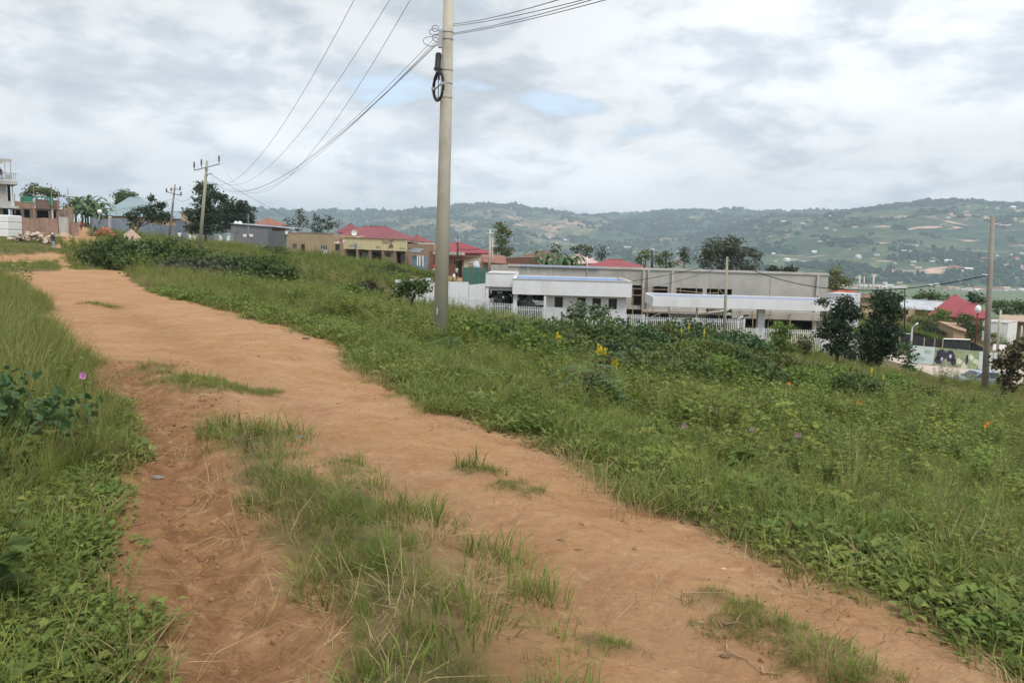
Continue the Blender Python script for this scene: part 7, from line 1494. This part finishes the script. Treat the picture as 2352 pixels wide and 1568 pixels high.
# ================================================================ people
def person(label, px, py, d, h, yaw, shirt, trousers, z=None, cap=None, stride=.12, arm_=.0, hold=None, sleeves=True):
    p = at(px, py, d) if z is not None else g1(px, d); 
    if z is not None: p[2] = z
    k = h / 1.75; r = thing('person', p, label, 'person'); S = stride
    J = [(0, 0, .96, .13, .10), (0, -.005, 1.12, .125, .085), (0, 0, 1.34, .16, .10), (0, .0, 1.45, .07, .07), (0, .01, 1.52, .052, .055), (0, .02, 1.60, .082, .095), (0, .01, 1.70, .078, .09),
         (-.17, 0, 1.41, .065, .065), (-.22, -.03 * 1 + S * .2, 1.15, .045, .045), (-.23, .04 + S * .6 + arm_, .93, .032, .03), (.17, 0, 1.41, .065, .065), (.22, -.03 - S * .2, 1.15, .045, .045), (.23, .03 - S * .3 + arm_, .93, .032, .03),
         (-.095, 0, .88, .095, .095), (-.10, S * .9 + .02, .50, .062, .062), (-.10, S, .09, .042, .045), (-.105, S + .15, .04, .04, .035), (.095, 0, .88, .095, .095), (.10, -S * .4 + .03, .50, .062, .062), (.10, -S, .10, .042, .045), (.105, -S + .15, .04, .04, .035)]
    E = [(0, 1), (1, 2), (2, 3), (3, 4), (4, 5), (5, 6), (2, 7), (7, 8), (8, 9), (2, 10), (10, 11), (11, 12), (0, 13), (13, 14), (14, 15), (15, 16), (0, 17), (17, 18), (18, 19), (19, 20)]
    me = bpy.data.meshes.new('t'); me.from_pydata([tuple(c * k for c in j[:3]) for j in J], E, []); o = bpy.data.objects.new('t', me); COL.objects.link(o); o.modifiers.new('k', 'SKIN'); 
    sv = me.skin_vertices[0].data
    for i, j in enumerate(J): sv[i].radius = (j[3] * k, j[4] * k)
    sv[0].use_root = True; sb = o.modifiers.new('s', 'SUBSURF'); sb.levels = 1; bpy.context.view_layer.update()
    bm_ = bpy.data.meshes.new_from_object(o.evaluated_get(bpy.context.evaluated_depsgraph_get())); bpy.data.objects.remove(o); bm_.name = 'body'; bm_.materials.clear()
    for m_ in (m_skin, shirt, trousers, mat('shoe', (.05, .04, .035), .6)): bm_.materials.append(m_)
    for f in bm_.polygons:
        c = f.center / k; f.use_smooth = True
        f.material_index = 0 if c.z > 1.475 else (3 if c.z < .085 else (0 if (abs(c.x) > .185 and c.z < (1.2 if sleeves else 1.0) and c.z > .8) else (1 if c.z > .93 else 2)))
    b = bpy.data.objects.new('body', bm_); COL.objects.link(b); b.parent = r; r.rotation_euler.z = yaw
    def part(nm, mb, m):
        for i, v in enumerate(mb.v): mb.v[i] = tuple(np.array(v) * k)
        me = bpy.data.meshes.new(nm); me.from_pydata(mb.v, [], mb.f); me.materials.append(m); o = bpy.data.objects.new(nm, me); COL.objects.link(o); o.parent = r
        for q_ in me.polygons: q_.use_smooth = True
    mb = MB(); mb.lathe((0, .01, 1.615), [(.092, 0), (.094, .04), (.075, .10), (.03, .125)], 12)
    if cap is not None:
        vs = [(-.07, .08, 1.63), (.07, .08, 1.63), (.06, .19, 1.62), (-.06, .19, 1.62)]; mb.add(vs + [(x, y, z - .012) for x, y, z in vs], [(0, 1, 2, 3), (7, 6, 5, 4), (2, 3, 7, 6)[::-1], (1, 2, 6, 5), (0, 3, 7, 4)])
    part('cap' if cap is not None else 'hair', mb, cap or mat('black_hair', (.02, .018, .016)))
    for s, w in ((-1, J[9]), (1, J[12])):
        mb = MB(); x, y, z = w[0], w[1], w[2]; mb.tube([(x, y, z + .01), (x, y + .01, z - .09)], [.028, .034], 6)
        for q_ in range(4): mb.tube([(x, y - .022 + .016 * q_, z - .085), (x - s * .004, y - .018 + .017 * q_, z - .13), (x - s * .016, y - .012 + .017 * q_, z - .16 + .006 * abs(q_ - 1.5))], [.009, .008, .006], 5)
        mb.tube([(x, y + .025, z - .03), (x - s * .005, y + .05, z - .08)], [.011, .008], 5); part('hand', mb, m_skin)
    mb = MB(); mb.tube([(0, .10, 1.625), (0, .125, 1.60)], [.012, .018], 5); part('nose', mb, m_skin)
    if hold is not None:
        q_ = p + V3(-.35, -.05, .35 * k); hb_ = thing('carried_bag', q_ - V3(0, 0, 0), hold, 'bag'); MB().lathe(q_ - V3(0, 0, .15), [(.16, 0), (.2, .15), (.17, .38), (.08, .48)], 12).build('bag_body', m_signw, hb_, smooth=True); MB().tube([q_ + V3(-.06, 0, .33), q_ + V3(0, 0, .5), q_ + V3(.06, 0, .33)], .012, 5).build('handle', m_signw, hb_)
    return r
c_ = lambda n, c: mat(n, c, .85, .12, 4)
person('man in a dark shirt, pale trousers and white cap walking on the side path', 125, 577, 79, 1.76, .1, c_('dark_cloth', (.035, .037, .045)), c_('pale_grey_cloth', (.42, .43, .45)), cap=m_signw, stride=.10)
person('person in a red top walking up the far track', ZA(1041, 0)[0], 0, 150, 1.75, .2, c_('red_cloth', (.42, .06, .06)), c_('dark_cloth', (0, 0, 0)), stride=.15)
person('person in a white shirt farthest up the track', ZA(1068, 0)[0], 0, 188, 1.72, 0, c_('white_cloth', (.68, .68, .68)), c_('dark_cloth', (0, 0, 0)))
person('person in dark clothes standing beside the orange brick heap', ZA(1215, 0)[0], 0, 112, 1.7, 1.2, c_('dark_cloth', (0, 0, 0)), c_('grey_cloth', (.14, .14, .15)))
person('person in a yellow vest and red cap behind the brick heap', ZA(1375, 0)[0], 0, 112, 1.7, 2.5, c_('yellow_vest', (.55, .66, .10)), c_('dark_cloth', (0, 0, 0)), cap=c_('red_cloth', (0, 0, 0)))
person('person in a white shirt half hidden by the thicket', ZB(1093, 0)[0], 0, 112, 1.75, .4, c_('white_cloth', (0, 0, 0)), c_('grey_cloth', (0, 0, 0)))
person('person in a red top on the dirt road by the near pole', ZD(787, 0)[0], 0, 112, 1.6, .4, c_('red_cloth', (0, 0, 0)), c_('white_cloth', (0, 0, 0)))
person('person in a pale green top carrying a white bag past the brick shop', ZD(1097, 0)[0], 0, 104, 1.7, -.5, c_('pale_green_cloth', (.42, .55, .47)), c_('dark_cloth', (0, 0, 0)), hold='white plastic bag carried by the person in the pale green top')
person('person in dark clothes beside the thin dark pole and pale sheet fence', ZD(1578, 0)[0], 0, 100.4, 1.7, 1.5, c_('dark_cloth', (0, 0, 0)), c_('dark_cloth', (0, 0, 0)))
zt = at(*ZA(15, 372), 121.5)[2]; person('worker in dark clothes standing on top of the concrete frame house', *ZA(14, 360), 121.5, 1.75, 1.0, c_('dark_cloth', (0, 0, 0)), c_('purple_cloth', (.12, .10, .17)), z=zt + .01)

# ================================================================ flowering plants and litter in the near field
def frond(c, dirv, L_, n, ls, V, F, droop=.6):
    d = unit(np.array(dirv)); o = unit(np.array([d[0], d[1], 0.0])); s = np.cross([0, 0, 1], o); r = RS(int(abs(c[0] * 1000)) % 9999)
    for j in range(n):
        t = .15 + .85 * j / (n - 1); p = c + d * L_ * t - V3(0, 0, droop * L_ * t * t)
        for sd in (-1, 1):
            q_ = unit(s * sd + o * .35 + V3(0, 0, -.15)); w = ls * .28 * o; l = ls * (1 - .3 * abs(t - .5)); k = len(V); V += [p, p + q_ * l * .5 + w, p + q_ * l, p + q_ * l * .5 - w]; F.append((k, k + 1, k + 2, k + 3))
def cassia(px, py, d, spikes, seed, label, h=None, nfr=26, L_=.55, m_=None, ls=.10, drop=.75):
    tp = at(px, py, d); g = float(Z(tp[0], d)[0]); h = tp[2] - g; root = thing('flowering_shrub', (tp[0], d, g), label, 'shrub'); r = RS(seed); base = V3(tp[0], d, g); V = []; F = []; mb = MB()
    for i in range(6):
        a = i * 1.05 + r.rand(); e = base + V3(math.cos(a) * .35 * h, math.sin(a) * .35 * h, h * (.7 + .3 * r.rand())); mb.tube([base, (base + e) / 2 + V3(0, 0, .15), e], [.02, .015, .008], 5)
        for j in range(nfr // 6 + 1):
            t = .45 + .55 * r.rand(); c = base + (e - base) * t; b = r.rand() * 6.28; frond(c, (math.cos(b), math.sin(b), .45), L_ * (.7 + .5 * r.rand()), 9, ls, V, F, drop)
    mb.build('stem', m_bark, root); npmesh('foliage', np.array(V), np.array(F), m_ or mat('cassia_leaf', (.06, .12, .035), .6, .15, 2, col2=(.09, .16, .045), trans=.3), root, loc=tuple(base))
    for (sx, sy) in spikes:
        s0 = at(sx, sy, d - .1); mb = MB(); mb.tube([s0 - V3(0, 0, .25), s0], .006, 4)
        for j in range(26):
            t = r.rand(); c = s0 - V3(0, 0, .15 * t); a = r.rand() * 6.28; rr = .01 + .03 * t; c = c + V3(math.cos(a) * rr, math.sin(a) * rr, 0); z = .013; mb.add([c + V3(-z, 0, -z), c + V3(z, 0, -z), c + V3(0, z, z * 1.3), c + V3(0, -z, z)], [(0, 1, 2), (0, 3, 1), (1, 3, 2), (0, 2, 3)])
        mb.build('flower_spike', m_yel, root)
cassia(1385, 790, 13.5, [(1374, 790), (1381, 796), (1390, 800), (1417, 817), (1409, 822)], 1, 'tallest flowering shrub with bright yellow flower spikes in the middle of the scrub')
cassia(1330, 835, 12.5, [(1332, 838), (1329, 846)], 2, 'shrub with one small yellow flower spike left of the tallest flowers')
cassia(1282, 760, 17, [(1281, 762), (1286, 770)], 3, 'shrub with two small yellow spikes in front of the pale-leaved shrub', L_=.7)
cassia(1360, 845, 10.5, [], 4, 'shrub with long drooping dark feathered leaves below the yellow flowers', L_=.75, nfr=14, ls=.17, drop=.9, m_=mat('drooping_leaf', (.06, .12, .035), .6, .15, 2, col2=(.09, .155, .05), trans=.2))
cassia(1255, 842, 13, [], 5, 'dark feathery shrub left of the drooping-leaved one', L_=.6, nfr=20)
cassia(2010, 865, 24, [(2003, 845), (2030, 862)], 6, 'feathery shrub with yellow spikes below the right big dark tree', L_=.9, ls=.16)
cassia(1600, 748, 26, [(1583, 745), (1618, 756), (1566, 752), (1627, 770)], 7, 'tall shrub with scattered yellow flowers before the palisade fence', L_=.9, ls=.16)
cassia(1030, 778, 14.5, [], 8, 'feathery green shrub right at the foot of the near pole', L_=.6, nfr=30, m_=mat('bright_feather_leaf', (.09, .17, .035), .6, .15, 2, col2=(.13, .21, .05), trans=.3))
cassia(985, 775, 15.2, [], 9, 'low feathery shrub left of the near pole foot', L_=.5, nfr=24, m_=mat('bright_feather_leaf', (0, 0, 0)))
cassia(1810, 828, 20, [(1811, 880)], 10, 'feathery shrub with one orange flower in the right-hand field', L_=.6, nfr=20)
def mallow(px, py, d, label, hcol, flowers=1, seed=0):
    tp = at(px, py, d); g = float(Z(tp[0], d)[0]); h = max(.3, tp[2] - g); root = thing('flowering_weed', (tp[0], d, g), label, 'flower'); b = V3(tp[0], d, g); r = RS(seed); P = []; D = []; S = []
    MB().tube([b, b + V3(.02, 0, h * .5), tp], [.009, .007, .004], 5).build('stem', mg_stem, root)
    for j in range(14): t = .2 + .75 * j / 14; a = j * 2.4; P.append(b + (tp - b) * t); D.append([math.cos(a), math.sin(a), .2]); S.append(.10 * (1.2 - .6 * t))
    V, F = leaves(P, unit(np.array(D)), S, r); npmesh('leaves', np.array(V), np.array(F), mg_weed2, root, loc=tuple(b))
    for k in range(flowers):
        c = tp + V3(.09 * k * r.randn(), .02 * r.randn(), -.05 * k * r.rand()); mb = MB()
        for j in range(5):
            a = j * 1.2566; q_ = V3(math.cos(a), -.35, math.sin(a)) * .032; s_ = V3(-math.sin(a), 0, math.cos(a)) * .018; mb.add([c, c + q_ * .7 + s_, c + q_, c + q_ * .7 - s_], [(0, 1, 2, 3)])
        mb.build('flower', hcol, root)
mallow(1633, 938, 9.5, 'tall weed with one large pink flower in the right-hand field', m_pinkf, 2, 1); mallow(1562, 931, 10, 'weed with a pale pink flower left of the large pink one', m_pinkf, 1, 2); mallow(1571, 977, 8.6, 'weed with a purple-pink flower below the pale pink one', m_pinkf, 1, 3)
mallow(1727, 985, 8.6, 'weed with a small pink flower right of the large pink one', m_pinkf, 1, 4); mallow(1832, 998, 8.4, 'weed with a tiny purple flower in the middle of the field', m_pinkf, 1, 5); mallow(191, 862, 6.2, 'tall weed with a pink flower leaning over the left verge', m_pinkf, 1, 6)
mallow(1811, 880, 14, 'weed with an orange flower below the canopy column', m_orf, 1, 7); mallow(2268, 970, 12, 'weed with small orange flowers near the right edge', m_orf, 2, 8); mallow(1970, 922, 15, 'weed with an orange flower below the dark trees', m_orf, 2, 9)
mallow(1190, 765, 24, 'weed with an orange flower in front of the first palisade panels', m_orf, 3, 10)
# litter
def litter(name, label, cat_, px, py, size, m_, seed, flat=.35):
    p = gz(px, py, 0); z = float(Z(p[0], p[1])[0]); r = RS(seed); bm = bmesh.new(); bmesh.ops.create_icosphere(bm, subdivisions=2, radius=.5); vs = [(v.co.x * size * (1 + .2 * r.randn()), v.co.y * size * .5, v.co.z * size * flat * (1 + .25 * r.randn())) for v in bm.verts]; fs = [tuple(v.index for v in f.verts) for f in bm.faces]; bm.free()
    o = MB().add([V3(*v) + V3(p[0], p[1], z + size * flat * .3) for v in vs], fs).build(name, m_, loc=(p[0], p[1], z)); tag(o, label, cat_)
litter('stone', 'grey-blue flat stone lying in the left wheel rut', 'stone', 361, 1087, .10, mat('blue_grey_stone', (.20, .18, .165), .8, .2, 20), 1)
litter('plastic_scrap', 'bluish scrap of plastic on the bare track', 'scrap', 694, 1013, .08, mat('blue_scrap', (.20, .24, .32), .5, .2, 20), 2)
litter('stone', 'small pale stone on the main track', 'stone', 1664, 1188 + 110, .035, stone[0], 3); litter('stone', 'small brown stone beside the bottom right tufts', 'stone', 1612, 1428, .04, stone[1], 4)
litter('dead_leaf', 'dark dead leaf on the track in front of the small tufts', 'leaf', 1288, 1243, .06, mat('dead_leaf', (.16, .10, .06), .9, .3, 30), 5, .12); litter('dead_leaf', 'curled dead leaf near the bottom right tufts', 'leaf', 1665, 1502, .05, mat('dead_leaf', (0, 0, 0)), 6, .3); litter('dead_leaf', 'brown dead leaf right of the small tufts on the track', 'leaf', 1325, 1262, .05, mat('dead_leaf', (0, 0, 0)), 7, .12)
litter('litter_scrap', 'dark scrap at the foot of the cut grass by the wide road', 'scrap', 702, 778, .12, m_black, 8, .2)
def twig(x0, y0, x1, y1, label, seed):
    r = RS(seed); a = gz(x0, y0, 0); b = gz(x1, y1, 0); pts = []
    for t in np.linspace(0, 1, 6): p = a + (b - a) * t + V3(.015 * r.randn(), .015 * r.randn(), 0); p[2] = float(Z(p[0], p[1])[0]) + .012; pts.append(p)
    tag(MB().tube(pts, [.0045, .004, .004, .003, .003, .002], 5).build('twig', mat('straw_stick', (.33, .23, .14), .9, .2, 10), loc=pts[0]), label, 'twig')
twig(1655, 1478, 1735, 1532, 'dry twig lying below the bottom right tufts', 1); twig(1660, 1452, 1705, 1436, 'short dry twig above the curled dead leaf', 2); twig(1735, 1532, 1800, 1548, 'end of a dry stalk at the bottom right', 3); twig(1725, 1392, 1760, 1400, 'thin straw beside the little right tufts', 4)
twig(255, 925, 300, 940, 'green twig reaching over the left rut', 5); twig(1190, 890, 1255, 930, 'bent stalk by the field edge', 6)

# ================================================================ far valley: houses, woods
def farhouses():
    r = RS(77); ms = [m_signw, m_cream, m_tin, mat('far_red', (.34, .10, .08)), mat('far_tan', (.45, .33, .24))]
    protos = {}
    def pm(k, roof):
        if (k, roof) not in protos:
            mb = MB(); mb.box(-.5, .5, -.35, .35, 0, .35); mb.cur = 1; mb.add([(-.56, -.42, .35), (.56, -.42, .35), (.56, .42, .35), (-.56, .42, .35), (-.56, 0, .6), (.56, 0, .6)], [(0, 1, 5, 4), (2, 3, 4, 5), (0, 4, 3), (1, 2, 5), (3, 2, 1, 0)])
            me = bpy.data.meshes.new('far_house'); me.from_pydata([tuple(float(c) for c in v) for v in mb.v], [], mb.f); me.materials.append(ms[k]); me.materials.append(ms[roof]); me.polygons.foreach_set('material_index', mb.mi); protos[(k, roof)] = me
        return protos[(k, roof)]
    sets = [(110, 1940, 2420, 1650, 2150, 'village houses along the valley edge', 'small far house in the pale village at the valley edge'), (16, 1560, 1960, 1900, 2500, 'houses at the foot of the far slope', 'small far house at the foot of the slope behind the hall'), (40, 2150, 2420, 2500, 3050, 'houses high on the right slope', 'tiny far house high on the right-hand slope'), (26, 1300, 2100, 2000, 3000, 'houses scattered over the far slope', 'tiny lone far house scattered over the middle slope'), (22, 1180, 1500, 2300, 3200, 'houses below the bare scars', 'tiny far house on the slope above the bright red roof'), (18, 700, 1000, 3300, 4600, 'houses on the left far ridge', 'tiny far house on the left far ridge')]
    for n, p0, p1, d0, d1, grp, lb in sets:
        for i in range(n):
            px = r.uniform(p0, p1); d = r.uniform(d0, d1) if 'valley' not in grp else d0 + (d1 - d0) * r.rand() ** 1.4; rr = ray(px, 620); x = rr[0] / rr[1] * d; z = float(H(x, d)); s = r.uniform(7, 13) * (1.6 if r.rand() < .10 else 1)
            wall = r.choice([0, 1, 1, 4]); roof = r.choice([0, 2, 4, 4, 3])
            o = bpy.data.objects.new('far_house', pm(wall, roof)); COL.objects.link(o); o.location = (x, d, z - .3); o.scale = (s * r.uniform(.8, 1.5), s, s * .9); o.rotation_euler.z = r.uniform(-.5, .5); wn = {0: 'white', 1: 'cream', 4: 'tan'}[int(wall)]; rn = {0: 'white', 2: 'grey tin', 3: 'red', 4: 'tan'}[int(roof)]; tag(o, lb.replace('far house', 'far %s house, %s roof,' % (wn, rn)), 'house', grp)
farhouses()
def woods():
    pr = []
    for s in range(5):
        r = RS(s + 400); V = []; F = []
        for k in range(4):
            bm = bmesh.new(); bmesh.ops.create_icosphere(bm, subdivisions=1, radius=.5); c = np.array([r.uniform(-.45, .45), r.uniform(-.45, .45), r.uniform(.25, .8)]); q_ = r.uniform(.5, .9); b = len(V)
            V += [tuple(c + np.array(v.co) * q_ * (1 + .25 * r.randn())) for v in bm.verts]; F += [tuple(b + v.index for v in f.verts) for f in bm.faces]; bm.free()
        pr.append(proto(V, F, [mat('far_wood_leaf', (.018, .042, .020), .95, .3, .3, rnd=.35)], name='wood_clump'))
    col = pcol('wood_clumps', pr); r = RS(5)
    n = 42000; d = 1500 + (5400 - 1500) * r.rand(n) ** 1.2; px = r.uniform(300, 2500, n); rr = np.array([ray(p, 600) for p in px]); x = rr[:, 0] / rr[:, 1] * d; z = H(x, d); nn = fbm(x / 130, d / 130, 6, 50, .62); n2 = fbm(x / 900, d / 900, 3, 51)
    pyy = hzn(px) - (z - 1.7) / d * FPX; sk = np.minimum(np.interp(px, SKA[:, 0], SKA[:, 1]), np.interp(px, SKB[:, 0], SKB[:, 1])); crest = (pyy - sk) < 5
    m_ = ((nn + .35 * (n2 - .5) > .535) & (z > -58)) | (crest & (nn > .47)) | ((z <= -58) & (nn > .66)); x, d, z = x[m_], d[m_], z[m_]
    scatter('far_woodland', x, d, r.uniform(7, 16, len(x)) * (.7 + d / 6000), col, 5, 'dark woods and hedgerows spread over the far hills', 60, .1, -1.5, .8)
woods()
